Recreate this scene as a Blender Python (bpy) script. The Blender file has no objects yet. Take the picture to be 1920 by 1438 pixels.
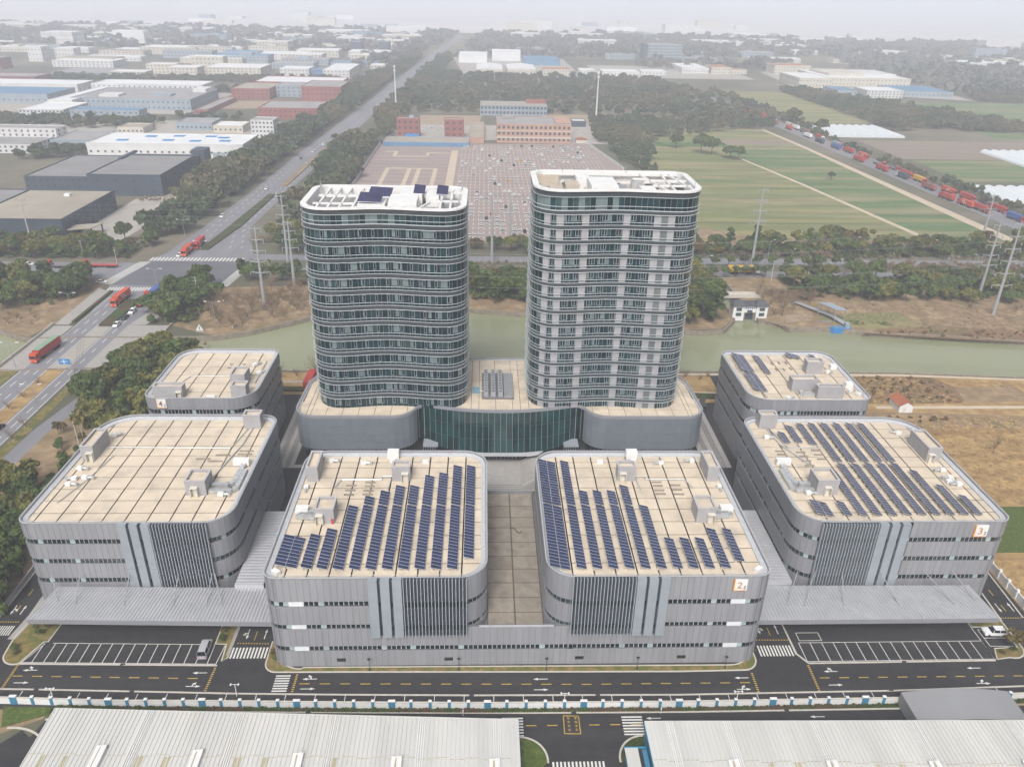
import bpy, math, random
import numpy as np
from mathutils import Matrix, Vector
SC = bpy.context.scene
COL = SC.collection
RND = random.Random(7)
PI = math.pi

# ------------------------------------------------------------ camera
cam = bpy.data.cameras.new('camera'); cam_o = bpy.data.objects.new('camera', cam); COL.objects.link(cam_o)
pit, yaw, rol = math.radians(26.578), math.radians(2.334), math.radians(1.2405)
fw = Vector((math.sin(yaw)*math.cos(pit), math.cos(yaw)*math.cos(pit), -math.sin(pit)))
rt = Vector((math.cos(yaw), -math.sin(yaw), 0)); up = rt.cross(fw)
r2 = rt*math.cos(rol)+up*math.sin(rol); u2 = up*math.cos(rol)-rt*math.sin(rol)
mw = Matrix(((r2.x, u2.x, -fw.x, 0), (r2.y, u2.y, -fw.y, 0), (r2.z, u2.z, -fw.z, 120), (0, 0, 0, 1)))
cam_o.matrix_world = mw
cam.sensor_width = 36; cam.lens = 1481.3/1920*36; cam.clip_start = 1; cam.clip_end = 90000
SC.camera = cam_o

# ------------------------------------------------------------ sky, sun, exposure
SUN_EL, SUN_AZ = math.radians(48), math.radians(192)      # azimuth from +Y clockwise: the sun stands behind the camera
w = bpy.data.worlds.new('World'); SC.world = w; w.use_nodes = True
nt = w.node_tree; nt.nodes.clear()
sky = nt.nodes.new('ShaderNodeTexSky'); sky.sky_type = 'NISHITA'; sky.sun_disc = False
sky.sun_elevation = SUN_EL; sky.sun_rotation = SUN_AZ; sky.dust_density = 6; sky.air_density = 1.0; sky.ozone_density = 1
hsv = nt.nodes.new('ShaderNodeHueSaturation'); hsv.inputs['Saturation'].default_value = 0.36
bg = nt.nodes.new('ShaderNodeBackground'); bg.inputs['Strength'].default_value = 0.105
ow = nt.nodes.new('ShaderNodeOutputWorld')
nt.links.new(sky.outputs[0], hsv.inputs['Color']); nt.links.new(hsv.outputs[0], bg.inputs['Color']); nt.links.new(bg.outputs[0], ow.inputs['Surface'])
sl = bpy.data.lights.new('sun', 'SUN'); sl.energy = 1.5; sl.angle = math.radians(16); sl.color = (1.0, 0.965, 0.925)
so = bpy.data.objects.new('sun', sl); COL.objects.link(so)
sd = Vector((math.sin(SUN_AZ)*math.cos(SUN_EL), math.cos(SUN_AZ)*math.cos(SUN_EL), math.sin(SUN_EL)))
so.rotation_euler = sd.to_track_quat('Z', 'Y').to_euler()
vs = SC.view_settings; vs.view_transform = 'Standard'; vs.look = 'None'; vs.gamma = 1; vs.use_curve_mapping = False
vs.exposure = 0.66
cy = SC.cycles
cy.use_denoising = True; cy.max_bounces = 6; cy.diffuse_bounces = 3; cy.glossy_bounces = 3; cy.volume_bounces = 3
cy.transparent_max_bounces = 6; cy.caustics_reflective = False; cy.caustics_refractive = False
cy.use_adaptive_sampling = True; cy.adaptive_threshold = 0.02
SC.render.use_persistent_data = False

# ------------------------------------------------------------ materials
def mat(name, col, rough=.75, var=.12, scale=.6, metal=0., col2=None, rnd=0., bump=0., spec=.4, detail=3., stretch=None, sharp=None):
    """Principled material: base colour varied by world-space noise, and per object by rnd."""
    m = bpy.data.materials.new(name); m.use_nodes = True
    n = m.node_tree.nodes; l = m.node_tree.links
    b = n['Principled BSDF']
    b.inputs['Roughness'].default_value = rough; b.inputs['Metallic'].default_value = metal
    b.inputs['Specular IOR Level'].default_value = spec
    c1 = tuple(col)+(1,)
    c2 = tuple(col2)+(1,) if col2 else tuple(max(0, c*(1-2*var)) for c in col)+(1,)
    geo = n.new('ShaderNodeNewGeometry'); mp = n.new('ShaderNodeMapping'); mp.vector_type = 'POINT'
    mp.inputs['Scale'].default_value = stretch or (1, 1, 1)
    l.new(geo.outputs['Position'], mp.inputs['Vector'])
    nz = n.new('ShaderNodeTexNoise'); nz.inputs['Scale'].default_value = scale; nz.inputs['Detail'].default_value = detail
    l.new(mp.outputs[0], nz.inputs['Vector'])
    rp = n.new('ShaderNodeMapRange'); lo, hi = sharp or (.3, .7)
    rp.inputs['From Min'].default_value = lo; rp.inputs['From Max'].default_value = hi
    l.new(nz.outputs['Fac'], rp.inputs['Value'])
    mx = n.new('ShaderNodeMix'); mx.data_type = 'RGBA'
    mx.inputs[6].default_value = c1; mx.inputs[7].default_value = c2
    l.new(rp.outputs[0], mx.inputs[0]); out = mx.outputs[2]
    if rnd:
        oi = n.new('ShaderNodeObjectInfo'); r = n.new('ShaderNodeMapRange')
        r.inputs['To Min'].default_value = 1-rnd; r.inputs['To Max'].default_value = 1+rnd
        l.new(oi.outputs['Random'], r.inputs['Value'])
        vm = n.new('ShaderNodeVectorMath'); vm.operation = 'SCALE'
        l.new(out, vm.inputs[0]); l.new(r.outputs[0], vm.inputs['Scale']); out = vm.outputs[0]
    l.new(out, b.inputs['Base Color'])
    if bump:
        bp = n.new('ShaderNodeBump'); bp.inputs['Strength'].default_value = bump; bp.inputs['Distance'].default_value = .1
        n2 = n.new('ShaderNodeTexNoise'); n2.inputs['Scale'].default_value = scale*6; n2.inputs['Detail'].default_value = 4
        l.new(mp.outputs[0], n2.inputs['Vector']); l.new(n2.outputs['Fac'], bp.inputs['Height']); l.new(bp.outputs[0], b.inputs['Normal'])
    return m

def overlay(m, col, scale, lo, hi, stretch=(1, 1, 1), amount=1.0):
    """Adds a second, larger pattern of colour (stains, worn or grown patches) over a mat() material."""
    n = m.node_tree.nodes; l = m.node_tree.links; b = n['Principled BSDF']
    src = b.inputs['Base Color'].links[0].from_socket
    geo = n.new('ShaderNodeNewGeometry'); mp = n.new('ShaderNodeMapping'); mp.inputs['Scale'].default_value = stretch
    l.new(geo.outputs['Position'], mp.inputs['Vector'])
    nz = n.new('ShaderNodeTexNoise'); nz.inputs['Scale'].default_value = scale; nz.inputs['Detail'].default_value = 5; nz.inputs['Roughness'].default_value = .6
    l.new(mp.outputs[0], nz.inputs['Vector'])
    rp = n.new('ShaderNodeMapRange'); rp.inputs['From Min'].default_value = lo; rp.inputs['From Max'].default_value = hi; rp.inputs['To Max'].default_value = amount
    l.new(nz.outputs['Fac'], rp.inputs['Value'])
    mx = n.new('ShaderNodeMix'); mx.data_type = 'RGBA'; mx.inputs[7].default_value = tuple(col)+(1,)
    l.new(rp.outputs[0], mx.inputs[0]); l.new(src, mx.inputs[6]); l.new(mx.outputs[2], b.inputs['Base Color'])
    return m

# ------------------------------------------------------------ mesh builder and object helpers
class MB:
    """Collects shapes in world coordinates; build() links them as ONE mesh object."""
    def __init__(s): s.v = []; s.f = []; s.m = []
    def face(s, pts, mi=0):
        i = len(s.v); s.v.extend(pts); s.f.append(tuple(range(i, i+len(pts)))); s.m.append(mi); return s
    def box(s, x0, x1, y0, y1, z0, z1, mi=0, mtop=None):
        i = len(s.v)
        s.v += [(x0,y0,z0),(x1,y0,z0),(x1,y1,z0),(x0,y1,z0),(x0,y0,z1),(x1,y0,z1),(x1,y1,z1),(x0,y1,z1)]
        s.f += [(i,i+3,i+2,i+1),(i+4,i+5,i+6,i+7),(i,i+1,i+5,i+4),(i+1,i+2,i+6,i+5),(i+2,i+3,i+7,i+6),(i+3,i,i+4,i+7)]
        s.m += [mi, mi if mtop is None else mtop, mi, mi, mi, mi]; return s
    def prism(s, poly, z0, z1, mi=0, mtop=None, bottom=True):
        n = len(poly); i = len(s.v)
        s.v += [(x,y,z0) for x,y in poly]+[(x,y,z1) for x,y in poly]
        for k in range(n):
            j = (k+1) % n; s.f.append((i+k,i+j,i+n+j,i+n+k)); s.m.append(mi)
        s.f.append(tuple(i+n+k for k in range(n))); s.m.append(mi if mtop is None else mtop)
        if bottom: s.f.append(tuple(i+k for k in reversed(range(n)))); s.m.append(mi)
        return s
    def ring(s, outer, inner, z0, z1, mi=0, mtop=None):
        """closed band between two outlines with the same number of points"""
        n = len(outer); i = len(s.v)
        s.v += [(x,y,z0) for x,y in outer]+[(x,y,z1) for x,y in outer]+[(x,y,z0) for x,y in inner]+[(x,y,z1) for x,y in inner]
        t = mi if mtop is None else mtop
        for k in range(n):
            j = (k+1) % n
            s.f += [(i+k,i+j,i+n+j,i+n+k),(i+n+k,i+n+j,i+3*n+j,i+3*n+k),(i+2*n+j,i+2*n+k,i+3*n+k,i+3*n+j),(i+j,i+k,i+2*n+k,i+2*n+j)]
            s.m += [mi,t,mi,mi]
        return s
    def bar(s, p, q, w, h=None, mi=0, upv=(0,0,1)):
        """box beam from p to q, w wide and h deep"""
        h = h or w; p = Vector(p); q = Vector(q); d = (q-p).normalized(); u = Vector(upv)
        if abs(d.dot(u)) > .98: u = Vector((1,0,0))
        a = d.cross(u).normalized()*(w/2); b = a.cross(d).normalized()*(h/2); i = len(s.v)
        for c in (p,q): s.v += [tuple(c-a-b),tuple(c+a-b),tuple(c+a+b),tuple(c-a+b)]
        s.f += [(i,i+1,i+2,i+3),(i+7,i+6,i+5,i+4),(i,i+4,i+5,i+1),(i+1,i+5,i+6,i+2),(i+2,i+6,i+7,i+3),(i+3,i+7,i+4,i)]
        s.m += [mi]*6; return s
    def cone(s, p, q, r0, r1, n=8, mi=0, caps=True):
        p = Vector(p); q = Vector(q); d = (q-p).normalized()
        a = d.orthogonal().normalized(); b = d.cross(a); i = len(s.v)
        for c, r in ((p,r0),(q,r1)):
            for k in range(n):
                t = 2*PI*k/n; s.v.append(tuple(c+(a*math.cos(t)+b*math.sin(t))*r))
        for k in range(n):
            j = (k+1) % n; s.f.append((i+k,i+j,i+n+j,i+n+k)); s.m.append(mi)
        if caps:
            s.f += [tuple(i+k for k in reversed(range(n))), tuple(i+n+k for k in range(n))]; s.m += [mi,mi]
        return s
    def tube(s, pts, r, n=6, mi=0):
        for a, b in zip(pts[:-1], pts[1:]): s.cone(a, b, r, r, n, mi)
        return s
    def mesh(s, name, mats, off=(0,0,0)):
        me = bpy.data.meshes.new(name); ox, oy, oz = off
        me.from_pydata([(x-ox,y-oy,z-oz) for x,y,z in s.v], [], s.f)
        for m in (mats if isinstance(mats, (list,tuple)) else [mats]): me.materials.append(m)
        if any(s.m): me.polygons.foreach_set('material_index', s.m)
        return me
    def build(s, name, mats, parent=None, **kw):
        off = WL[parent] if parent else (0,0,0)
        o = link(name, s.mesh(name, mats, off), parent)
        for k, v in kw.items(): o[k] = v
        return o
WL = {}                                    # world location of each thing (things are not rotated unless placed by spawn)
def link(name, me, parent=None, loc=None, rotz=0.):
    o = bpy.data.objects.new(name, me); COL.objects.link(o)
    if parent: o.parent = parent
    if loc: o.location = loc
    if rotz: o.rotation_euler = (0,0,rotz)
    return o
def tag(o, label, cat, group=None):
    o['label'] = label; o['category'] = cat
    if group: o['group'] = group
    return o
def thing(name, label, cat, loc=(0,0,0), group=None):
    o = bpy.data.objects.new(name, None); COL.objects.link(o); o.location = loc; o.empty_display_size = .5
    WL[o] = tuple(loc); return tag(o, label, cat, group)
def sub(o, parent):                        # register a part as a possible parent (built in the same frame as its thing)
    WL[o] = WL[parent]; return o
def piece(name, me, parent, loc, rotz=0.):  # an instance of shared mesh data at a world position
    p = WL[parent]; return link(name, me, parent, (loc[0]-p[0], loc[1]-p[1], loc[2]-p[2]), rotz)
def spawn(root, loc, rotz=0., label=None, group=None, scale=None):
    """copy of a thing with copies of its parts and sub-parts"""
    r = root.copy(); COL.objects.link(r); r.location = loc; r.rotation_euler = (0,0,rotz)
    if scale: r.scale = scale
    if label: r['label'] = label
    if group: r['group'] = group
    for ch in root.children:
        c = ch.copy(); COL.objects.link(c); c.parent = r
        for g in ch.children:
            d = g.copy(); COL.objects.link(d); d.parent = c
    return r
class Kind:
    """first use moves the prototype itself, later uses copy it"""
    def __init__(s, proto): s.p = proto; s.used = False
    def __call__(s, loc, rotz=0., label=None, group=None, scale=None):
        if s.used: return spawn(s.p, loc, rotz, label, group, scale)
        s.used = True; o = s.p; o.location = loc; o.rotation_euler = (0,0,rotz)
        if scale: o.scale = scale
        if label: o['label'] = label
        if group: o['group'] = group
        return o
def struct(o): o['kind'] = 'structure'; return o
def stuff(o): o['kind'] = 'stuff'; return o
def rrect(x0, y0, x1, y1, r, n=8, inset=0.):
    """rounded rectangle, counter-clockwise from the front left corner; corner n segments"""
    x0 += inset; y0 += inset; x1 -= inset; y1 -= inset; rs = [max(.05, q-inset) for q in (r if isinstance(r,(list,tuple)) else (r,)*4)]
    p = []
    for (cx,cy,a0), q in zip(((x0+rs[0],y0+rs[0],PI),(x1-rs[1],y0+rs[1],1.5*PI),(x1-rs[2],y1-rs[2],0),(x0+rs[3],y1-rs[3],.5*PI)), rs):
        for k in range(n+1):
            a = a0+.5*PI*k/n; p.append((cx+q*math.cos(a), cy+q*math.sin(a)))
    return p
def resample(path, step, closed=True):
    pts = list(path)+([path[0]] if closed else [])
    L = [0.]
    for a, b in zip(pts[:-1], pts[1:]): L.append(L[-1]+math.dist(a,b))
    n = max(2, round(L[-1]/step)); out = []; k = 0
    for i in range(n if closed else n+1):
        t = L[-1]*i/n
        while k < len(L)-2 and L[k+1] < t: k += 1
        u = (t-L[k])/max(1e-9, L[k+1]-L[k]); out.append((pts[k][0]+(pts[k+1][0]-pts[k][0])*u, pts[k][1]+(pts[k+1][1]-pts[k][1])*u))
    return out
def offset(path, d, closed=True):
    """moves a counter-clockwise path outwards by d"""
    n = len(path); out = []
    for i in range(n):
        a = path[i-1] if (closed or i) else path[i]; b = path[(i+1) % n] if (closed or i < n-1) else path[i]
        tx, ty = b[0]-a[0], b[1]-a[1]; L = math.hypot(tx,ty) or 1
        out.append((path[i][0]+ty/L*d, path[i][1]-tx/L*d))
    return out
ORD = ['first','second','third','fourth','fifth','sixth','seventh','eighth','ninth','tenth','eleventh','twelfth','thirteenth','fourteenth','fifteenth','sixteenth','seventeenth','eighteenth','nineteenth','twentieth']
HAZE_D, HAZE_C = 0.00039, (0.85, 0.892, 0.985, 1)
# ------------------------------------------------------------ the materials of the place
M = {}
M['clad'] = overlay(mat('grey_metal_cladding', (.256,.260,.280), .45, .05, .25, rnd=.05, stretch=(1,1,.25), spec=.5), (.185,.18,.175), .7, .50, .78, stretch=(1,1,.06), amount=.5)
M['clad_gap'] = mat('dark_cladding_joint', (.155,.157,.17), .7, .05)
M['clad_side'] = mat('grey_side_cladding', (.228,.234,.254), .45, .05, .2, spec=.5)
M['pale_panel'] = mat('pale_blue_grey_panel', (.265,.295,.325), .4, .04, .3, rnd=.03, spec=.5)
M['fin'] = mat('aluminium_fin', (.33,.36,.39), .35, .04, .5, spec=.5)
M['fin_back'] = mat('slate_wall_behind_fins', (.040,.049,.064), .5, .08, .4)
M['glass_dark'] = mat('dark_window_glass', (.012,.020,.024), .06, .2, .4, rnd=.3, spec=.7)
M['glass_mid'] = mat('grey_green_window_glass', (.035,.055,.06), .08, .2, .4, rnd=.25, spec=.7)
M['glass_light'] = mat('pale_aqua_glass', (.36,.46,.46), .12, .1, .5, rnd=.1, spec=.6)
M['white_panel'] = mat('white_infill_panel', (.66,.68,.70), .5, .05, .5)
M['white'] = mat('white_paint', (.68,.68,.675), .5, .05, .5)
M['mullion'] = mat('pale_aluminium', (.21,.245,.255), .35, .04, .5)
M['parapet'] = mat('pale_parapet_cap', (.44,.45,.47), .4, .07, .5)
M['gutter'] = mat('white_gutter_sheet', (.46,.475,.50), .4, .08, 1.5)
M['slab'] = overlay(mat('cream_roof_slab', (.595,.51,.40), .9, .07, .35, rnd=.06, detail=5), (.33,.285,.235), .16, .50, .74, amount=.65)
M['slab_worn'] = overlay(mat('worn_roof_slab', (.30,.262,.215), .9, .12, .5, rnd=.07, detail=6), (.16,.143,.12), .35, .46, .70, amount=.7)
M['seam'] = mat('dark_roof_joint', (.10,.085,.07), .9, .1)
M['stair'] = mat('grey_render', (.33,.325,.335), .8, .06, .5)
M['stair_top'] = mat('pale_render_coping', (.42,.41,.42), .8, .05, .5)
M['door'] = mat('cream_steel_door', (.60,.57,.50), .5, .05)
M['duct'] = mat('galvanised_duct', (.55,.57,.58), .35, .12, 1.2, metal=.4)
M['fan'] = mat('pale_fan_housing', (.70,.70,.69), .5, .05)
M['pv'] = mat('solar_cell_glass', (.018,.028,.088), .2, .15, .6, rnd=.15, spec=.6)
M['pv2'] = mat('violet_grey_solar_glass', (.040,.040,.095), .2, .15, .6, rnd=.15, spec=.6)
M['pv_frame'] = mat('solar_frame', (.50,.53,.58), .4, .05)
M['pv_base'] = mat('concrete_ballast', (.52,.49,.43), .9, .1, 1)
M['orange'] = mat('orange_sign_edge', (.75,.30,.03), .5, .05)
M['sign_ink'] = mat('orange_brown_numeral', (.50,.20,.03), .5, .05)
M['sign_ink2'] = mat('dark_red_numeral', (.26,.09,.04), .5, .05)
M['ink'] = mat('grey_lettering', (.16,.15,.15), .6, .05)
M['asphalt'] = overlay(mat('asphalt', (.027,.026,.029), .85, .14, .5, detail=6), (.040,.038,.037), .22, .46, .72, stretch=(.12,1,1), amount=.75)
M['asphalt_old'] = overlay(mat('grey_old_asphalt', (.205,.205,.225), .85, .08, .4, stretch=(1,.08,1)), (.15,.15,.162), .05, .45, .75, stretch=(1,.15,1), amount=.7)
M['asphalt_dark'] = mat('dark_crossing_asphalt', (.13,.13,.15), .85, .12, .15, stretch=(.3,1,1))
overlay(M['asphalt'], (.010,.010,.011), 1.1, .60, .72, amount=.6); overlay(M['asphalt'], (.060,.056,.052), .035, .56, .74, amount=.5)
M['kerb'] = mat('pale_kerb_stone', (.50,.47,.42), .85, .08, 1)
M['paint'] = overlay(mat('white_road_paint', (.66,.66,.63), .7, .08, 3), (.25,.25,.25), 1.5, .58, .8, amount=.6)
M['yellow'] = mat('yellow_road_paint', (.52,.36,.07), .7, .2, 2)
M['paving'] = mat('grey_plaza_paving', (.33,.315,.30), .85, .07, .7, rnd=.04)
M['paving_dark'] = mat('dark_plaza_paving', (.21,.205,.20), .85, .07, .7)
M['lawn'] = overlay(mat('dry_winter_lawn', (.235,.175,.065), .95, .2, .9, detail=6, bump=.4), (.085,.105,.018), .42, .44, .58, amount=.9)
M['lawn_green'] = overlay(mat('green_lawn', (.075,.115,.018), .95, .25, 1.5, detail=6, bump=.5), (.16,.17,.03), .9, .5, .75, amount=.6)
M['hedge'] = overlay(mat('clipped_hedge', (.055,.085,.015), .95, .35, 2.0, detail=6, bump=.6), (.07,.045,.025), .12, .50, .58, stretch=(1,1,1), amount=.9)
M['dry'] = overlay(mat('dry_reed_ground', (.42,.285,.125), .95, .2, .35, detail=8, bump=.6), (.21,.125,.055), .14, .44, .66, stretch=(.5,1.5,1), amount=.85)
M['dry2'] = overlay(mat('rough_dry_ground', (.29,.205,.12), .95, .22, .22, detail=8, bump=.6), (.125,.105,.045), .06, .50, .66, amount=.7)
M['dirt'] = mat('bare_dirt', (.33,.255,.175), .95, .12, .3, detail=6)
M['mud'] = mat('ploughed_soil', (.23,.185,.145), .95, .10, .08, stretch=(.2,2,1))
M['field_a'] = overlay(mat('olive_field', (.155,.180,.065), .95, .12, .25, stretch=(.02,.55,1), detail=4), (.25,.215,.105), .03, .42, .60, stretch=(.3,2.2,1), amount=.9)
M['field_b'] = overlay(mat('green_field', (.092,.160,.055), .95, .12, .25, stretch=(.02,.55,1), detail=4), (.215,.195,.10), .025, .44, .62, stretch=(.3,2.2,1), amount=.9)
M['field_c'] = mat('bright_crop', (.06,.125,.03), .95, .12, .3)
M['greenhouse'] = mat('white_plastic_film', (.62,.66,.69), .5, .08, .8, stretch=(6,.1,1))
M['bank'] = mat('stone_bank_wall', (.26,.225,.18), .9, .2, .6, detail=6)
M['ground'] = overlay(mat('hinterland', (.115,.115,.075), .95, .22, .012, detail=8), (.19,.16,.12), .006, .48, .62, amount=.8)
M['concrete'] = mat('concrete_yard', (.36,.335,.30), .9, .08, .12, detail=6)
M['park'] = overlay(mat('worn_car_park', (.31,.245,.225), .9, .10, .08, stretch=(.25,1.5,1), detail=5), (.235,.19,.18), .03, .45, .65, stretch=(.3,1.6,1), amount=.7)
M['tan'] = mat('tan_concrete_strip', (.48,.40,.30), .9, .06, .2)
M['shed_roof'] = overlay(mat('white_ribbed_roof', (.54,.54,.52), .5, .07, .3, stretch=(1,.12,1), spec=.5), (.47,.455,.40), .25, .55, .8, stretch=(1,.1,1), amount=.6)
M['shed_light'] = mat('yellowed_skylight_strip', (.42,.38,.25), .5, .1, 1)
M['canopy'] = mat('ribbed_zinc_roof', (.48,.49,.515), .35, .06, .4, metal=.3)
M['shed_grey'] = mat('grey_membrane_roof', (.25,.255,.265), .55, .06, .12, stretch=(1,.3,1))
M['blue'] = mat('blue_wall_paint', (.05,.20,.32), .55, .08, 1)
M['blue_trim'] = mat('bright_blue_trim', (.03,.25,.42), .5, .08, 1)
M['podium'] = mat('blue_grey_podium_panel', (.155,.178,.205), .4, .05, .3, rnd=.04, spec=.5)
M['podium_cap'] = mat('dark_grey_coping', (.24,.25,.27), .4, .05, .5)
M['podium_glass'] = mat('deep_teal_glass', (.005,.036,.036), .05, .3, .25, rnd=.4, spec=.22)
M['t_glass'] = mat('tower_glass', (.003,.024,.032), .05, .3, .3, spec=.28)
M['t_glass2'] = mat('tower_glass_blue', (.010,.045,.056), .06, .3, .3, spec=.35)
M['t_glass3'] = mat('tower_glass_lit', (.045,.085,.09), .08, .3, .8, spec=.35)
M['t_blind'] = mat('tower_blind_glass', (.16,.21,.215), .15, .12, .5, spec=.6)
M['t_wall'] = mat('white_tower_panel', (.335,.33,.35), .5, .06, .8, rnd=.05)
M['t_grey'] = mat('grey_louvre_box', (.13,.15,.155), .5, .08, .5, rnd=.1)
M['louver'] = mat('silver_louver', (.46,.51,.53), .3, .04, .5)
M['louver_dim'] = mat('grey_louver', (.13,.15,.165), .35, .04, .5)
M['spandrel'] = mat('spandrel_glass', (.018,.026,.030), .2, .1, .5)
M['deck'] = mat('cream_roof_deck', (.44,.385,.32), .9, .08, .4)
M['leaf'] = overlay(mat('evergreen_leaf', (.070,.112,.022), .75, .30, .35, rnd=.30, detail=3), (.135,.145,.030), .2, .5, .72, amount=.75)
M['leaf2'] = overlay(mat('olive_leaf', (.145,.155,.030), .75, .28, .35, rnd=.25, detail=3), (.22,.165,.03), .25, .5, .7, amount=.7)
M['leaf3'] = overlay(mat('ochre_leaf', (.125,.090,.026), .8, .25, .5, rnd=.2), (.07,.065,.02), .3, .5, .7, amount=.6)
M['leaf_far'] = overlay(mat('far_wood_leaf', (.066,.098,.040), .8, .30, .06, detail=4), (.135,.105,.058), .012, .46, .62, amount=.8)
M['leaf_distant'] = overlay(mat('haze_paled_winter_wood', (.135,.145,.125), .9, .2, .03), (.19,.18,.16), .006, .45, .6, amount=.8)  # winter grey-brown, paled further so haze fade is painted into the colour
M['scrub'] = overlay(mat('russet_scrub', (.25,.155,.085), .95, .25, .5, detail=8, bump=.6), (.12,.10,.045), .12, .46, .62, amount=.8)
M['car_pale'] = mat('dusty_car_paint', (.50,.50,.50), .4, .1)
M['twig'] = mat('bare_brown_twigs', (.23,.16,.10), .9, .2, .5, rnd=.2)
M['bark'] = mat('grey_bark', (.13,.105,.08), .9, .15, 2)
M['steel'] = mat('galvanised_pole', (.29,.305,.32), .5, .05, .5)
M['dark_metal'] = mat('dark_metal', (.03,.03,.035), .5, .05)
M['tyre'] = mat('tyre_rubber', (.018,.018,.018), .9, .1)
M['red'] = mat('red_container', (.42,.040,.032), .5, .10, .3)
M['orange_red'] = mat('orange_red_container', (.52,.075,.03), .5, .08, .3)
M['green_tarp'] = mat('faded_green_tarp', (.22,.33,.23), .7, .1, .5)
M['car_white'] = mat('white_car_paint', (.72,.73,.74), .25, .03)
M['car_dark'] = mat('dark_car_paint', (.030,.030,.036), .25, .05)
M['car_grey'] = mat('silver_car_paint', (.36,.37,.39), .25, .03)
M['car_red'] = mat('red_car_paint', (.35,.03,.03), .3, .03)
M['truck_blue'] = mat('blue_truck_paint', (.04,.10,.33), .4, .05)
M['truck_yellow'] = mat('yellow_container', (.58,.34,.04), .5, .06)
M['flat_grey'] = mat('grey_trailer', (.18,.17,.17), .7, .1)
M['b_dark'] = mat('blue_slate_wall', (.045,.065,.090), .6, .10, .1)
M['b_dark_roof'] = mat('dusty_flat_roof', (.24,.235,.24), .9, .12, .05, detail=5)
M['b_tan_roof'] = mat('tan_flat_roof', (.34,.305,.25), .9, .12, .06, detail=5)
M['b_white'] = mat('white_render', (.58,.58,.58), .8, .08, .1)
M['b_pale'] = mat('cream_render', (.52,.49,.42), .8, .08, .1)
M['b_grey'] = mat('blue_grey_render', (.27,.32,.37), .8, .08, .1)
M['b_red'] = mat('brick_red_render', (.27,.095,.080), .8, .10, .1)
M['b_pink'] = mat('salmon_render', (.44,.27,.205), .8, .10, .12)
M['r_white'] = mat('white_metal_roof', (.66,.67,.68), .6, .05, .1)
M['r_blue'] = mat('blue_metal_roof', (.10,.22,.36), .6, .08, .08)
M['r_bright_blue'] = mat('bright_blue_sheet', (.03,.20,.48), .5, .06, .2)
M['r_grey'] = mat('grey_flat_roof', (.31,.30,.30), .9, .12, .06)
M['r_red'] = mat('clay_tile_roof', (.36,.12,.06), .8, .10, .5)
M['tile_dark'] = mat('dark_grey_tile', (.075,.08,.09), .8, .10, .5)
M['haze_plain'] = mat('haze_pale_plain', (.55,.53,.52), .95, .08, .002, detail=6)  # paleness paints bright far haze into the ground colour
M['wood_floor'] = overlay(mat('winter_wood_floor', (.20,.165,.115), .95, .15, .02, detail=6), (.11,.115,.06), .012, .45, .6, amount=.8)
M['frame'] = mat('pale_window_frame', (.50,.535,.55), .4, .04, .5)
overlay(M['dry2'], (.40,.295,.185), .16, .52, .70, amount=.75)
for k_ in ('field_a','field_b'): overlay(M[k_], (.075,.095,.035), .05, .56, .66, stretch=(.15,3,1), amount=.6)
M['win_far'] = mat('far_window', (.05,.07,.09), .2, .1, .3)

def water_mat():
    m = mat('jade_river_water', (.245,.255,.160), .10, .06, .03, detail=3, spec=.28, col2=(.22,.235,.14))
    n = m.node_tree.nodes; l = m.node_tree.links; b = n['Principled BSDF']
    geo = n.new('ShaderNodeNewGeometry'); nz = n.new('ShaderNodeTexNoise'); nz.inputs['Scale'].default_value = .9; nz.inputs['Detail'].default_value = 5
    bp = n.new('ShaderNodeBump'); bp.inputs['Strength'].default_value = .05; bp.inputs['Distance'].default_value = .12
    l.new(geo.outputs['Position'], nz.inputs['Vector']); l.new(nz.outputs['Fac'], bp.inputs['Height']); l.new(bp.outputs[0], b.inputs['Normal'])
    return m
M['water'] = water_mat()
overlay(M['water'], (.17,.185,.105), .02, .46, .66, stretch=(.4,2,1), amount=.5)
# ------------------------------------------------------------ ground, river, roads, fields
def sheet(name, poly, z, m, **kw):
    o = MB().face([(x,y,z) for x,y in poly]).build(name, m, **kw); return struct(o)
def rect(x0, x1, y0, y1): return [(x0,y0),(x1,y0),(x1,y1),(x0,y1)]
def band(name, left, right, z, m):
    b = MB()
    for k in range(len(left)-1): b.face([(*left[k],z),(*right[k],z),(*right[k+1],z),(*left[k+1],z)])
    return struct(b.build(name, m))
near = [(-6000,215),(-700,235),(-300,243),(-184,246),(-150,249),(-120,251),(-67,249),(70,249.3),(129,249.2),(147,248.9),(191,245.4),(300,236),(700,215),(6000,200)]
far = [(-6000,250),(-700,275),(-300,285),(-184,283.5),(-170,275.5),(-150,277),(-121,277),(-102,278),(-90,283),(-70,298),(-45,306),(-5,308),(18,304),(55,294),(80.3,286.5),(87,285.7),(95.6,287.6),(103,299),(104.5,345),(112,345),(113,298),(115.3,297.6),(121.3,293.5),(122.2,289.8),(140,290.4),(157,285.2),(178,283.4),(195,281),(212,277.7),(300,268),(700,250),(6000,240)]
g = MB()
for a, b in zip(near[:-1], near[1:]): g.face([(a[0],-6000,0),(b[0],-6000,0),(*b,0),(*a,0)])
fp = [p for p in far if not 103 <= p[0] <= 113]
fN = fp[:-14] if False else far
for a, b in zip(far[:-1], far[1:]):
    if a[0] < 104 and b[0] > 104 and b[1] > 330: continue
    if a[1] > 330 and b[1] < 330: continue
    if abs(a[1]-345) < 1 and abs(b[1]-345) < 1:
        g.face([(*a,0),(*b,0),(b[0],60000,0),(a[0],60000,0)]); continue
    g.face([(*a,0),(*b,0),(b[0],60000,0),(a[0],60000,0)])
g.face([(103,299,0),(104.5,345,0),(104.5,60000,0),(103,60000,0)]); g.face([(112,345,0),(113,298,0),(113,60000,0),(112,60000,0)])
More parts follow.
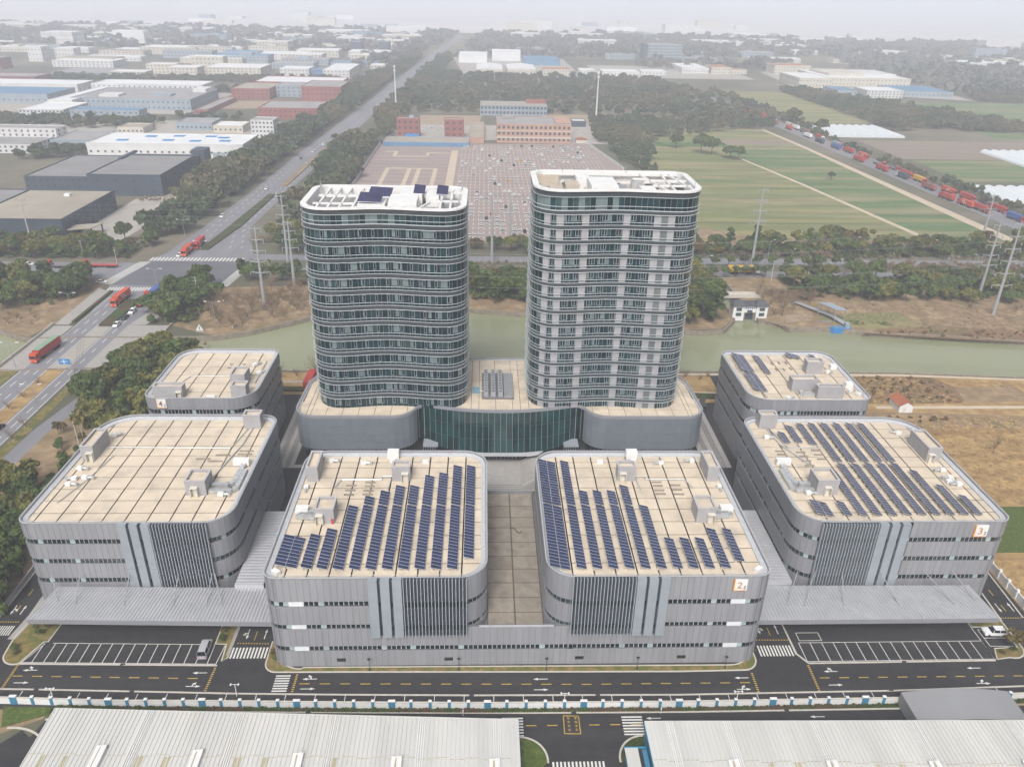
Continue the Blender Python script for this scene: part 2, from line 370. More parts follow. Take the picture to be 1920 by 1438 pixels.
g.face([(-60000,-6000,0),(-6000,-6000,0),(-6000,60000,0),(-60000,60000,0)]); g.face([(6000,-6000,0),(60000,-6000,0),(60000,60000,0),(6000,60000,0)])
struct(g.build('ground', M['ground']))
sheet('river', [(-6000,190),(6000,190),(6000,350),(-6000,350)], -1.6, M['water'])
bk = MB()
def wallstrip(b, path, z0, z1, t):
    for p, q in zip(path[:-1], path[1:]):
        b.bar((p[0],p[1],(z0+z1)/2),(q[0],q[1],(z0+z1)/2), t, z1-z0)
wallstrip(bk, far[2:-2], -1.9, .35, .7); wallstrip(bk, near[2:-2], -1.9, .30, .7)
struct(bk.build('riverbank_wall', M['bank']))

# main road running north past the intersection
yl = [60,206,250,300,335,366,382,428,509,650,800,900,1111,1582,2400]
rl = list(zip([-158,-158,-158,-157.5,-164,-162,-156,-153,-149,-146,-140,-135,-129,-110,-70], yl))
rr = list(zip([-138,-138,-138,-132,-114,-112,-114,-127.5,-126,-121,-116,-114.5,-108,-92,-55], yl))
band('main_road', rl, rr, .03, M['asphalt_old'])
sheet('bridge_walk', rect(-137.8,-121,249,289), .05, M['paving']); sheet('bridge_walk', rect(-166,-158.3,249,288), .05, M['paving'])
bt = thing('bridge', 'flat concrete road bridge carrying the avenue over the river', 'bridge', (-143,267,0))
b = MB().box(-166,-121,249.5,287.5,-.95,.0); b.build('deck', M['concrete'], bt)
for x in (-121.2,-166): MB().box(x-.15,x+.15,249,289,.05,1.1).build('parapet', M['kerb'], bt)
for y in (262,275): MB().box(-164,-123,y-.6,y+.6,-3,-.95).build('pier', M['concrete'], bt)
sheet('cross_street', rect(-1500,-163,343.5,366), .03, M['asphalt_old'])
sheet('crossroads', [(-163.5,335),(-114,333),(-112.5,371),(-161,368)], .05, M['asphalt_dark'])
sheet('cross_street', rect(-113.5,900,372,381), .03, M['asphalt_old']); sheet('cross_street', rect(-113.5,900,353,361), .03, M['asphalt_old'])
sheet('road_median', rect(-149,-143.6,150,250), .07, M['dry']); sheet('road_median', rect(-149,-143.6,250,287), .07, M['concrete'])
sheet('verge', rect(-165,-158.6,100,249), .04, M['lawn']); sheet('verge', rect(-137,-134,100,240), .04, M['lawn'])
mm = MB().box(-148.6,-143.4,288,316,.04,.75); o = tag(mm.build('median_hedge', M['hedge']), 'clipped green hedge on the avenue median before the crossroads', 'hedge')
mm = MB().prism([(-141.5,387),(-137.5,387),(-133,430),(-131.5,505),(-136,505),(-139,430)], .04, .7); tag(mm.build('median_hedge', M['hedge']), 'long hedge on the avenue median beyond the crossroads', 'hedge')
mm = MB().prism([(-134,530),(-130,530),(-126,690),(-130,690)], .04, .6); tag(mm.build('median_hedge', M['dry2']), 'brown planted strip on the far avenue median', 'hedge')
band('frontage_road', [(-134.5,60),(-134,189),(-133.5,206),(-131,222),(-128,240)], [(-129.5,60),(-129,189),(-128.5,206),(-126.5,218),(-124,236)], .035, M['asphalt_old'])
# lane markings of the avenue
lm = MB()
def dash(b, x0, x1, y0, y1, z=.06): b.face([(x0,y0,z),(x1,y0,z),(x1,y1,z),(x0,y1,z)])
for y in range(110, 332, 9):
    for x in (-155,-152,-140.6): dash(lm, x-.12, x+.12, y, y+4)
for y in range(390, 1000, 10):
    t = np.interp(y, yl, [p[0] for p in rl]); t2 = np.interp(y, yl, [p[0] for p in rr])
    for u in (.16,.32,.70,.85): x = t+(t2-t)*u; dash(lm, x-.12, x+.12, y, y+4.5)
for x, y0, y1 in ((-157.6,60,320),(-149.4,60,320),(-143.0,60,318),(-138.4,60,250)): dash(lm, x-.1, x+.1, y0, y1)
# zebra crossings of the crossroads: bars parallel to the traffic
zb = MB()
for k in range(26): x = -160+k*1.72; dash(zb, x, x+.85, 369.5, 374.5, .075)
for k in range(22): x = -162.5+k*1.3; dash(zb, x, x+.65, 327.5, 331.8, .075)
for k in range(22): y = 336+k*1.45; zb.face([(-169+k*.25,y,.075),(-163.5+k*.25,y,.075),(-163.5+k*.25,y+.75,.075),(-169+k*.25,y+.75,.075)])
for k in range(24): y = 334+k*1.5; zb.face([(-117+k*.15,y,.075),(-112.5+k*.15,y,.075),(-112.5+k*.15,y+.75,.075),(-117+k*.15,y+.75,.075)])
struct(lm.build('lane_marking', M['paint'])); struct(zb.build('zebra_crossing', M['paint']))

# truck road on the right, its tracks, and the fields
band('truck_road', [(313,382),(304,536),(299,705),(293,860),(285,970),(250,1250)], [(337,382),(325,536),(318,705),(311,860),(303,970),(266,1250)], .03, M['asphalt_old'])
band('dirt_track', [(289,410),(285,500),(278,703),(272,800)], [(297,410),(292,500),(283,703),(276,800)], .05, M['tan'])
band('dirt_track', [(243,424),(222,560),(206,650)], [(247,424),(225.5,560),(208.5,650)], .05, M['tan'])
sheet('field', [(122,415),(246,415),(208,650),(205,692),(113,692)], .02, M['field_a'])
sheet('field', [(246,415),(291,415),(281,695),(205,692),(208,650)], .025, M['field_b'])
sheet('field', [(113,694),(278,697),(272,800),(112,800)], .02, M['field_a'])
sheet('field', [(150,700),(215,700),(213,720),(150,720)], .04, M['field_c']); sheet('field', [(150,560),(195,560),(190,566),(150,566)], .04, M['field_b'])
sheet('soil_field', [(210,712),(277,712),(275,738),(212,738)], .04, M['mud'])
sheet('soil_field', [(345,655),(620,655),(620,745),(345,745)], .02, M['mud'])
sheet('field', [(350,570),(640,570),(640,652),(350,652)], .02, M['field_b']); sheet('field', [(330,850),(470,850),(440,1130),(320,1130)], .02, M['field_a'])
sheet('field', [(490,760),(900,760),(900,1040),(490,1040)], .02, M['field_b']); sheet('field', [(430,870),(488,870),(488,990),(430,990)], .02, M['field_a'])
for k, y in enumerate((448,476,505,538,575,612,640)): sheet('field_ditch', [(124,y),(238-.16*(y-430),y+1),(238-.16*(y-430),y+2.0),(124,y+1.0)], .045, M[('hedge','dry2','mud')[k % 3]])
for k, y in enumerate((470,512,560,598,650)): sheet('field_ditch', [(244-.16*(y-430),y),(287-.03*(y-430),y+1),(287-.03*(y-430),y+1.9),(244-.16*(y-430),y+.9)], .05, M[('hedge','dirt')[k % 2]])
sheet('dirt_path', [(113,691),(205,689),(279,692),(279,696),(205,693),(113,695)], .05, M['dirt']); sheet('rough_verge', [(104,404),(290,404),(290,416),(150,418),(124,440),(112,412)], .06, M['dry2'])
sheet('footway', [(-166,289),(-160.6,289),(-160.6,326),(-167,331)], .05, M['paving']); sheet('footway', [(-137.5,289.5),(-131.5,289.5),(-118,331),(-131,331)], .055, M['paving'])
o = MB().box(-160.2,-158.9,291,326,.03,.8); tag(o.build('roadside_hedge', M['hedge']), 'clipped hedge along the left kerb before the crossroads', 'hedge')
sheet('wood_floor', [(-80,878),(300,878),(260,1275),(-82,1280)], .02, M['wood_floor']); sheet('wood_floor', [(-2300,1640),(1900,1640),(2200,2520),(-2300,2520)], .015, M['wood_floor'])
sheet('haze_strip_ground', [(-60000,2500),(60000,2500),(60000,60000),(-60000,60000)], .5, M['haze_plain'])  # pale sheet standing in for the bright sky and haze strip
sheet('dirt_path', [(350,607),(640,607),(640,609),(350,609)], .04, M['dirt'])
def greenhouse(x0, x1, y0, y1, label):
    b = MB(); n = max(3, round((x1-x0)/8)); s = (x1-x0)/n
    for k in range(n):
        a = x0+k*s; pr = [(a+s*(.5-.5*math.cos(PI*j/6)), 2.8*math.sin(PI*j/6)+.1) for j in range(7)]
        for (xa,za),(xb,zb_) in zip(pr[:-1], pr[1:]): b.face([(xa,y0,za),(xb,y0,zb_),(xb,y1,zb_),(xa,y1,za)])
        b.face([(x,y0,z) for x,z in pr]); b.face([(x,y1,z) for x,z in reversed(pr)])
    tag(b.build('greenhouse', M['greenhouse']), label, 'greenhouse')
greenhouse(326,398,760,824,'white film greenhouse block beside the truck road, nearest the dark hedge')
greenhouse(430,560,600,690,'white film greenhouse block beyond the brown soil at the right edge')
greenhouse(342,520,504,548,'white film greenhouse block at the right edge beside red trucks')

# far banks, scrub and yards
sheet('dry_ground', [(-121,289),(-102,279),(-90,284),(-70,299),(-45,307),(-5,309),(18,305),(55,295),(80,287.5),(95,289),(103,300),(103,352),(-113,333)], .02, M['dry2'])
sheet('dry_ground', [(113,299),(122,291),(140,291.5),(157,286.5),(178,284.5),(195,282),(300,270),(420,262),(420,352),(112,352)], .02, M['dry2'])
sheet('garden_plot', [(135,300),(150,306),(176,309),(180,293),(156,290)], .04, M['field_a']); sheet('garden_plot', [(124,296),(136,299),(138,306),(126,304)], .04, M['dirt'])
sheet('garden_plot', [(151,294),(156,294),(155,299),(150,299)], .05, M['lawn_green']); sheet('garden_plot', [(162,294),(167,293),(166,298),(161,298)], .05, M['lawn_green'])
sheet('dry_ground', [(-260,286),(-186,285),(-170,277),(-166,290),(-166,343),(-260,343)], .02, M['dry2'])
sheet('dry_ground', [(118.5,100),(420,60),(420,232),(300,235),(191,244),(147,247.5),(120,248)], .02, M['dry'])
sheet('riverside_path', [(66,246.5),(147,246.3),(191,243),(300,234),(300,235.5),(191,244.6),(147,248),(66,248)], .06, M['tan'])
sheet('dirt_track', [(128,222),(182,222.5),(300,219),(300,221),(182,224.5),(128,224)], .05, M['tan'])
sheet('scrub_ground', [(113,225.5),(158,226),(166,232),(158,245.5),(113,246)], .045, M['scrub']); sheet('scrub_ground', [(150,285),(178,281),(215,276),(240,275),(236,288),(190,292),(160,290)], .05, M['scrub']); sheet('scrub_ground', [(120,205),(150,210),(190,207),(200,216),(150,219),(120,220)], .045, M['dry2'])
sheet('green_field', [(121,149),(190,149),(190,168),(124,168)], .05, M['lawn_green'])
sheet('garden_plot', [(160,226),(185,228),(184,240),(162,237)], .05, M['dry2']); sheet('garden_plot', [(187,226),(215,226),(212,238),(188,239)], .05, M['field_a'])
sheet('dry_ground', [(-134,60),(-101.5,60),(-101.5,262),(-124,250),(-128,222)], .02, M['dry2'])
sheet('car_park', [(-87,690),(-88,404),(112,412),(104,597),(89,706)], .03, M['park'])
sheet('car_park_strip', rect(-26.5,-21,440,665), .06, M['tan'])
for p in (rect(-72,-69,500,590), rect(-56,-53,500,590), rect(-49,-46,500,590), rect(-37,-34,500,590), rect(-72,-34,590,593), rect(-72,-69,640,655), rect(-72,-46,637,640), rect(-46,-43.5,640,652), rect(-46,-27,652,655), rect(-80,-69,655,658)):
    sheet('car_park_strip', p, .07, M['tan'])
pm = MB()
for y in range(412, 690, 9):
    for x in range(-18, 100, 3):
        if x < 100-(y-412)*.04: dash(pm, x-.1, x+.25, y, y+4.4, .08)
for y in range(420, 690, 12): dash(pm, -84, -28, y, y+.3, .08)
struct(pm.build('bay_marking', M['paint']))
sheet('yard', [(-85,716),(12,716),(12,800),(-85,800)], .03, M['concrete']); sheet('yard', [(76,705),(110,705),(105,860),(70,860)], .03, M['concrete'])
sheet('bare_mound', [(-66,800),(-6,800),(-2,865),(-66,860)], .04, M['dirt']); sheet('bare_mound', [(66,810),(120,815),(116,880),(60,880)], .04, M['dirt'])
sheet('yard', [(-300,590),(-185,590),(-175,720),(-300,720)], .02, M['concrete']); sheet('yard', [(-213,402),(-186,402),(-178,560),(-197,570),(-199,500),(-213,490)], .03, M['concrete'])
sheet('yard', [(-460,640),(-175,730),(-165,800),(-460,800)], .025, M['concrete']); sheet('yard', [(-300,880),(-180,900),(-185,950),(-295,950)], .03, M['dirt'])
sheet('yard', [(-30,1280),(150,1280),(150,1620),(-60,1620)], .03, M['concrete']); sheet('yard', [(180,1290),(420,1290),(420,1500),(180,1500)], .03, M['concrete'])
sheet('yard', [(440,1150),(640,1060),(640,1420),(470,1430)], .03, M['concrete']); sheet('yard', [(-620,840),(-300,840),(-300,1020),(-620,1020)], .03, M['concrete'])

# ------------------------------------------------------------ the factory site: asphalt, kerbs, lawns, markings
sheet('service_road', rect(-101,118.6,105.5,246), .02, M['asphalt'])
sheet('lower_road', [(-82,90),(118,90),(118,104.3),(-60,105.2),(-79,103)], .02, M['asphalt'])
sheet('outer_road', [(-95,80),(-79,88),(-78,98),(-82,101),(-84.5,98)], .03, M['asphalt'])
lawns = []
def lawn(poly, m='lawn', kerb=True):
    """raised grass island with a stone kerb round it"""
    if kerb:
        inn = offset(poly, -.28); struct(MB().ring(poly, inn, 0, .14).build('kerb', M['kerb']))
    else: inn = poly
    struct(MB().prism(inn, 0, .11, bottom=False).build('lawn', M[m]))
def arc(cx, cy, r, a0, a1, n=8): return [(cx+r*math.cos(math.radians(a0+(a1-a0)*k/n)), cy+r*math.sin(math.radians(a0+(a1-a0)*k/n))) for k in range(n+1)]
# strip in front of the two-winged building
lawn(arc(-40.2,116.2,2.6,180,270)+[(-27,113.5),(7,113.1),(39,112.8)]+arc(52.0,116.2,3.2,270,360)+[(55.2,122),(54.2,122)]+arc(49.5,119.5,4.9,0,-90)+[(-35,115)]+arc(-35.5,119.8,5.2,270,180)+[(-42.8,122)])
# left car park islands
lawn(arc(-91.6,119.4,3.2,180,285)+[(-90.4,116.7),(-88.4,122.2),(-87.6,122.3),(-87.3,127.6),(-94.4,127.8),(-95.2,123.5)])
sheet('footway', [(-96.2,123.0),(-94.6,123.0),(-93.4,131),(-94.2,146),(-95.6,146),(-95.4,130)], .13, M['paving'])
lawn([(-54.2,121.3),(-51.9,121.1),(-51.6,116.6),(-50.4,117.6),(-50.3,127),(-54.2,127)])
sheet('footway', [(-51.0,118),(-50.45,118),(-50.4,127),(-51.0,127)], .15, M['paving'])
# right car park island
lawn([(104.4,115.2)]+arc(108.6,118.6,3.2,250,360)+[(111.9,125.5),(111.2,127),(104.4,127),(104.4,124.2),(110.6,124.2),(110.6,118.6),(105.6,118.3)])
sheet('car_bay', rect(105.0,110.2,118.9,123.8), .03, M['asphalt'])
# kerbs along the roads
kb = MB()
for path in ([(-90.4,116.5),(-52.0,115.6)], [(-101,110.6),(-83.9,110.1),(-66,109.4),(-46,108.6),(-27,108.1),(-2,107.6),(38,107.2),(66,107.5),(79,107.6),(110,108.5),(112.5,109.3)],
             [(-79,103.2),(-60,104.6),(-26,104.0),(7,103.4),(38,103.2),(61,103.3),(80,103.4)], [(65.5,114.7),(104,115.0)], [(-101.3,105),(-101,146)], [(63.7,127),(63.9,117.2),(65.5,114.7)],
             [(117.2,127),(118.2,145)], [(111.9,126),(113.3,146)]):
    for p, q in zip(path[:-1], path[1:]): kb.bar((*p,.07),(*q,.07), .3, .15)
for c, r, a0, a1 in (((6.6,93.2),4.9,90,-5), ((29.0,93.2),4.9,90,185)):
    pts = arc(c[0], c[1], r, a0, a1, 10)
    for p, q in zip(pts[:-1], pts[1:]): kb.bar((*p,.07),(*q,.07), .35, .16)
for p, q in zip(arc(-84,92,9.5,95,40,8)[:-1], arc(-84,92,9.5,95,40,8)[1:]): kb.bar((*p,.07),(*q,.07), .35, .16)
struct(kb.build('kerb', M['kerb']))
struct(MB().prism([(6.6,88)]+arc(6.6,93.2,4.7,-5,90,10), 0, .13, bottom=False).build('lawn', M['lawn_green']))
struct(MB().prism(arc(29,93.2,4.7,90,185,10)+[(29,88)], 0, .13, bottom=False).build('lawn', M['hedge']))
sheet('shrub_bed', [(-110,88),(-96,88),(-86,100),(-79.5,103.4),(-79.5,105),(-100,106.5),(-110,106.5)], .03, M['dry2'])
sheet('shrub_bed', [(-86,101.5),(-79.5,104),(-76,104.8),(-79,105.9),(-88,106.2)], .05, M['lawn_green'])
# painted markings
wm = MB(); ym = MB()
def Lw(p, q, w=.13, b=None, z=.032):
    d = Vector((q[0]-p[0], q[1]-p[1], 0)).normalized(); n = Vector((-d.y, d.x, 0))*w/2
    (b or wm).face([(p[0]-n.x,p[1]-n.y,z),(q[0]-n.x,q[1]-n.y,z),(q[0]+n.x,q[1]+n.y,z),(p[0]+n.x,p[1]+n.y,z)])
nst = 16
for k in range(nst):
    x = -88.3+k*2.28; Lw((x,116.9-k*.055),(x,121.9-k*.05))
Lw((-90.3,116.9),(-52.4,116.0)); Lw((-86.6,121.95),(-54.3,121.2))
Lw((-90.2,116.9),(-88.1,121.9)); Lw((-52.4,116.0),(-52.0,120.9))
for k in range(17): x = 65.4+k*2.42; Lw((x,115.15),(x,120.3))
Lw((65.4,115.2),(104.1,115.4)); Lw((65.4,120.3),(104.2,120.4)); Lw((104.1,115.4),(104.2,127))
for p, q in (((65.8,123.1),(70.5,123.1)),((65.8,120.9),(70.5,120.9)),((65.8,120.9),(65.8,123.1)),((70.5,120.9),(70.5,123.1)),((63.7,127),(63.7,117)),
             ((105.2,118.9),(110.1,118.8)),((105.2,123.6),(110.2,123.6)),((105.2,118.9),(105.2,123.6)),((105.2,121.2),(110.2,121.2))): Lw(p, q)
wallline = [(-101,107.5),(-86,106.9),(-68.5,106.0),(-51.6,105.7),(-26,105.0),(1,104.5),(37,104.3),(79,104.6),(113,105.6)]
def wall_y(x): return float(np.interp(x, [p[0] for p in wallline], [p[1] for p in wallline]))
for x in (-91.8,-86.4,-81,-75.6,-70.2,-64.7,-59.2,-53.6,-48.1,-42.5,-37,-31.4,-25.8,-20.2,-14.6,-9,-3.4,2.2,7.8,13.4,19,24.6,30.2,35.8,41.4,47,52.6,58.2,63.8,69.4,75,100):
    Lw((x,wall_y(x)+.6),(x,wall_y(x)+2.9 if x > -40 else wall_y(x)+2.95))
def zebra(x0, x1, y0, y1, n, along_y=True):
    for k in range(n):
        if along_y: a = x0+(x1-x0)*k/n; wm.face([(a,y0,.034),(a+(x1-x0)/n*.5,y0,.034),(a+(x1-x0)/n*.5,y1,.034),(a,y1,.034)])
        else: a = y0+(y1-y0)*k/n; wm.face([(x0,a,.034),(x1,a,.034),(x1,a+(y1-y0)/n*.5,.034),(x0,a+(y1-y0)/n*.5,.034)])
zebra(-50.2,-42.8,117.4,120.3,11); zebra(-39.9,-37.1,109.0,113.3,7,False); zebra(56.4,63.6,116.7,119.6,11); zebra(-100.2,-96.4,124.2,126.9,8)
zebra(3.6,7.5,98.3,102.7,7,False); zebra(25.7,29.5,98.3,102.7,7,False); zebra(12.2,21.6,91.2,93.0,14)
def dots(p, q, n, w=.45):
    for k in range(n):
        t = (k+.25)/n; u = (k+.75)/n
        Lw((p[0]+(q[0]-p[0])*t, p[1]+(q[1]-p[1])*t), (p[0]+(q[0]-p[0])*u, p[1]+(q[1]-p[1])*u), w, ym)
dots((-35.9,113.3),(-36,108.8),9); dots((-52.2,115.2),(-52.4,109.2),12); dots((-90.6,116.5),(-90.6,110.6),12); dots((-49.9,121.5),(-43.2,121.3),12,.3)
dots((53.2,112.5),(53.1,107.6),10); dots((65.2,114.4),(65.0,107.7),13); dots((56.6,121.2),(63.6,121.1),12,.3); dots((-100.4,128.1),(-96.3,128.0),8,.3); dots((112,127),(117,127),9,.3)
for k in range(10): x = -90.2+k*3.72; Lw((x,113.5-k*.115),(x+1.95,113.45-k*.115), .2, ym)
for k in range(23): x = -35+k*3.87; Lw((x,110.85-min(k,14)*.06),(x+1.95,110.85-min(k,14)*.06), .2, ym)
for k in range(12): x = 66.3+k*3.9; Lw((x,111.0),(x+1.95,111.0), .2, ym)
for k in range(5):
    Lw((-98.6+k*.05,131+k*5),(-98.6+k*.05,133+k*5), .18, ym); Lw((114.7+k*.1,129+k*5),(114.7+k*.1,131+k*5), .18, ym)
for k in range(7): Lw((8.0+k*3.85,100.6),(9.9+k*3.85,100.6), .2, ym) if k not in (2,) else None
for k in range(13): Lw((37+k*3.9,100.2),(38.9+k*3.9,100.2), .2, ym)
Lw((46.5,125),(46.5-1.6,122.5), .15, ym) if False else Lw((-46.5,122.3),(-46.5,124.8), .15, ym); Lw((60.2,122.4),(60.2,124.8), .15, ym)
Lw((-92.5,82),(-82.5,92.5), .2, ym)
def arrow(x, y, dx, dy, L=2.8, hook=0, w=.17):
    """lane arrow pointing along (dx,dy); hook adds a turn arrow to the left (+1) or right (-1)"""
    nx, ny = -dy, dx; P = lambda a, c: (x+dx*a+nx*c, y+dy*a+ny*c, .034)
    wm.face([P(0,-w/2),P(L-.9,-w/2),P(L-.9,w/2),P(0,w/2)]); wm.face([P(L-.95,-.3),P(L,0),P(L-.95,.3)])
    if hook:
        h = hook; wm.face([P(.9,0),P(1.15,0),P(1.5,h*.55),P(1.25,h*.62)]); wm.face([P(.95,h*.62),P(1.7,h*.42),P(1.75,h*1.0)])
for x, y, dx, h in ((-86.2,114.9,-1,-1),(-89.1,111.8,1,0),(-53.4,113.8,-1,0),(-56.4,110.5,1,1),(-31.9,112.0,-1,-1),(-34.6,109.6,1,0),(12.7,111.4,-1,0),(9.9,108.8,1,0),
                    (52.2,111.2,-1,0),(49.1,108.4,1,1),(70.5,112.6,-1,-1),(67.4,109.2,1,0),(99.8,113.1,-1,0),(96.8,109.2,1,1),(63.7,101.8,-1,0),(33,101.9,-1,0)): arrow(x, y, dx, 0, hook=h)
arrow(-44.6,122.6,0,1); arrow(-48.2,125.4,0,-1,hook=-1); arrow(62,122.8,0,1); arrow(58.2,125.6,0,-1,hook=1); arrow(-97.4,130.2,0,1); arrow(-99.4,133,0,-1,hook=1); arrow(116.5,129,0,1); arrow(113.6,131.5,0,-1)
# yellow box with stroke marks on the lower road
for p, q in (((15.0,102.7),(17.8,102.6)),((14.9,98.8),(17.8,98.7)),((15.0,102.7),(14.9,98.8)),((17.8,102.6),(17.8,98.7))): Lw(p, q, .16, ym)
for r in range(4):
    for c in range(2):
        x = 15.6+c*1.35; y = 99.35+r*.85
        for dx0, dy0, dx1, dy1 in ((0,.1,.5,.1),(0,.4,.5,.4),(.25,0,.25,.5)): Lw((x+dx0,y+dy0),(x+dx1,y+dy1), .11, ym)
struct(wm.build('white_marking', M['paint'])); struct(ym.build('yellow_marking', M['yellow']))
# dark drain gates in the kerbs
dg = MB()
for x, y in ((-84,110.1),(-66,109.45),(-2,107.6),(22,107.4),(79,107.7),(-32,104.1),(17,103.3),(57,103.25),(-70.4,116.1),(85,114.85)): dg.box(x-.45,x+.45,y-.22,y+.22,.02,.165)
struct(dg.build('drain_cover', M['dark_metal']))
# plaza between the wings, steps and planting
sheet('plaza', rect(-12,26,163.2,192), .04, M['paving'])
for y in (176.2,177.2,178.2,165.5,168.5): sheet('plaza_stripe', rect(-3,13.2,y,y+.35), .055, M['paving_dark'])
lawn([(11.2,170),(16,170),(16,175.6),(11.2,175.6)], 'lawn_green')
st = thing('outdoor_stair', 'broad pale outdoor stair rising beside the teal glass entrance', 'stair', (14,183,0))
for k in range(9): MB().box(10.6+k*.32,17.0,176.5,190.5,.04+k*.22,.26+k*.22).build('step', M['paving'], st)
for y in (176.6,190.4): MB().bar((10.6,y,1.1),(13.6,y,3.1),.08).build('handrail', M['white'], st)
# strips beside the podium
for x0, x1 in ((-59,-52.5),(62.8,70.4)):
    b = MB()
    for k in range(5):
        w_ = (x1-x0)/5; b.box(x0+k*w_+.03, x0+(k+1)*w_-.03, 187, 222, .02, .07, k % 2)
    struct(b.build('paving_strip', [M['paving'], M['paving_dark']]))
sheet('footway', rect(-68,-50,187,188.6), .06, M['paving'])
# riverside garden behind the podium
lawn([(-92,231),(62,231),(62,247.5),(-92,247.5)], 'dry', False); lawn([(63,226),(79,226),(79,246),(66,246)], 'dry', False)
sheet('riverside_path', [(-92,239.6),(66,239.6),(66,241),(-92,241)], .13, M['paving']); sheet('footway', rect(63,80,232.5,233.6), .13, M['tan'])
o = MB().prism([(64,229.5),(79,228),(79,231),(66,232)], .1, .8); tag(o.build('low_hedge', M['hedge']), 'low dark green hedge beside the road behind the right tower', 'hedge')
o = MB().prism([(-74,233),(-55,233),(-54,235.5),(-73,235.5)], .1, .7); tag(o.build('low_hedge', M['hedge']), 'low green hedge on the riverside lawn left of the glass tower', 'hedge')
# ------------------------------------------------------------ the grey factory buildings
def clip(poly, conv):
    """part of poly inside the convex counter-clockwise outline conv"""
    out = list(poly)
    for i in range(len(conv)):
        a = conv[i]; b = conv[(i+1) % len(conv)]; ex, ey = b[0]-a[0], b[1]-a[1]
        if abs(ex)+abs(ey) < 1e-6: continue
        s = lambda p: ex*(p[1]-a[1])-ey*(p[0]-a[0])
        src, out = out, []
        for k in range(len(src)):
            p, q = src[k-1], src[k]; sp, sq = s(p), s(q)
            if (sp >= 0) != (sq >= 0):
                t = sp/(sp-sq); out.append((p[0]+(q[0]-p[0])*t, p[1]+(q[1]-p[1])*t))
            if sq >= 0: out.append(q)
        if len(out) < 3: return []
    return out
def area(p): return abs(sum(p[i-1][0]*p[i][1]-p[i][0]*p[i-1][1] for i in range(len(p))))/2
_mesh = {}
def boxmesh(name, sx, sy, sz, m, m2=None):
    """shared box mesh, centred in x and y, standing on z=0"""
    k = (name, round(sx,2), round(sy,2), round(sz,2), m)
    if k not in _mesh:
        _mesh[k] = MB().box(-sx/2, sx/2, -sy/2, sy/2, 0, sz, 0, 1 if m2 else None).mesh(name, [M[m]]+([M[m2]] if m2 else []))
    return _mesh[k]
def roof_slabs(root, outline, xs, ys, z, m='slab', gap=.28, holes=()):
    for xa, xb in zip(xs[:-1], xs[1:]):
        for ya, yb in zip(ys[:-1], ys[1:]):
            q = rect(xa+gap/2, xb-gap/2, ya+gap/2, yb-gap/2); p = clip(q, outline); a = area(p) if p else 0
            if a < .3: continue
            cx, cy_ = (xa+xb)/2, (ya+yb)/2
            if any(h[0] < cx < h[1] and h[2] < cy_ < h[3] for h in holes): continue
            if a > .995*area(q): piece('roof_slab', boxmesh('roof_slab', xb-xa-gap, yb-ya-gap, .12, m), root, (cx, cy_, z))
            else: MB().prism(p, z, z+.12, bottom=False).build('roof_slab', M[m], root)
def lines(a, b, n): return [a+(b-a)*k/n for k in range(n+1)]
def seg_panels(b, path, i0, i1, za, zb, d0, d1, gap=.02, mi=0):
    """thin plates along path segments i0..i1, from offset d0 to d1 outwards"""
    n = len(path); o0 = offset(path, d0); o1 = offset(path, d1)
    for i in range(i0, i1):
        p, q = i % n, (i+1) % n; L = math.dist(path[p], path[q])
        if L < .02: continue
        g = gap/L
        f = lambda a, c, t: (a[0]+(c[0]-a[0])*t, a[1]+(c[1]-a[1])*t)
        A, B_, C_, D = f(o1[p],o1[q],g), f(o1[p],o1[q],1-g), f(o0[p],o0[q],1-g), f(o0[p],o0[q],g); k = len(b.v); m_ = mi(i) if callable(mi) else mi
        b.v += [(*A,za),(*B_,za),(*C_,za),(*D,za),(*A,zb),(*B_,zb),(*C_,zb),(*D,zb)]
        b.f += [(k,k+1,k+5,k+4),(k+4,k+5,k+6,k+7),(k+3,k+2,k+1,k),(k+1,k+2,k+6,k+5),(k+3,k,k+4,k+7)]; b.m += [m_]*5
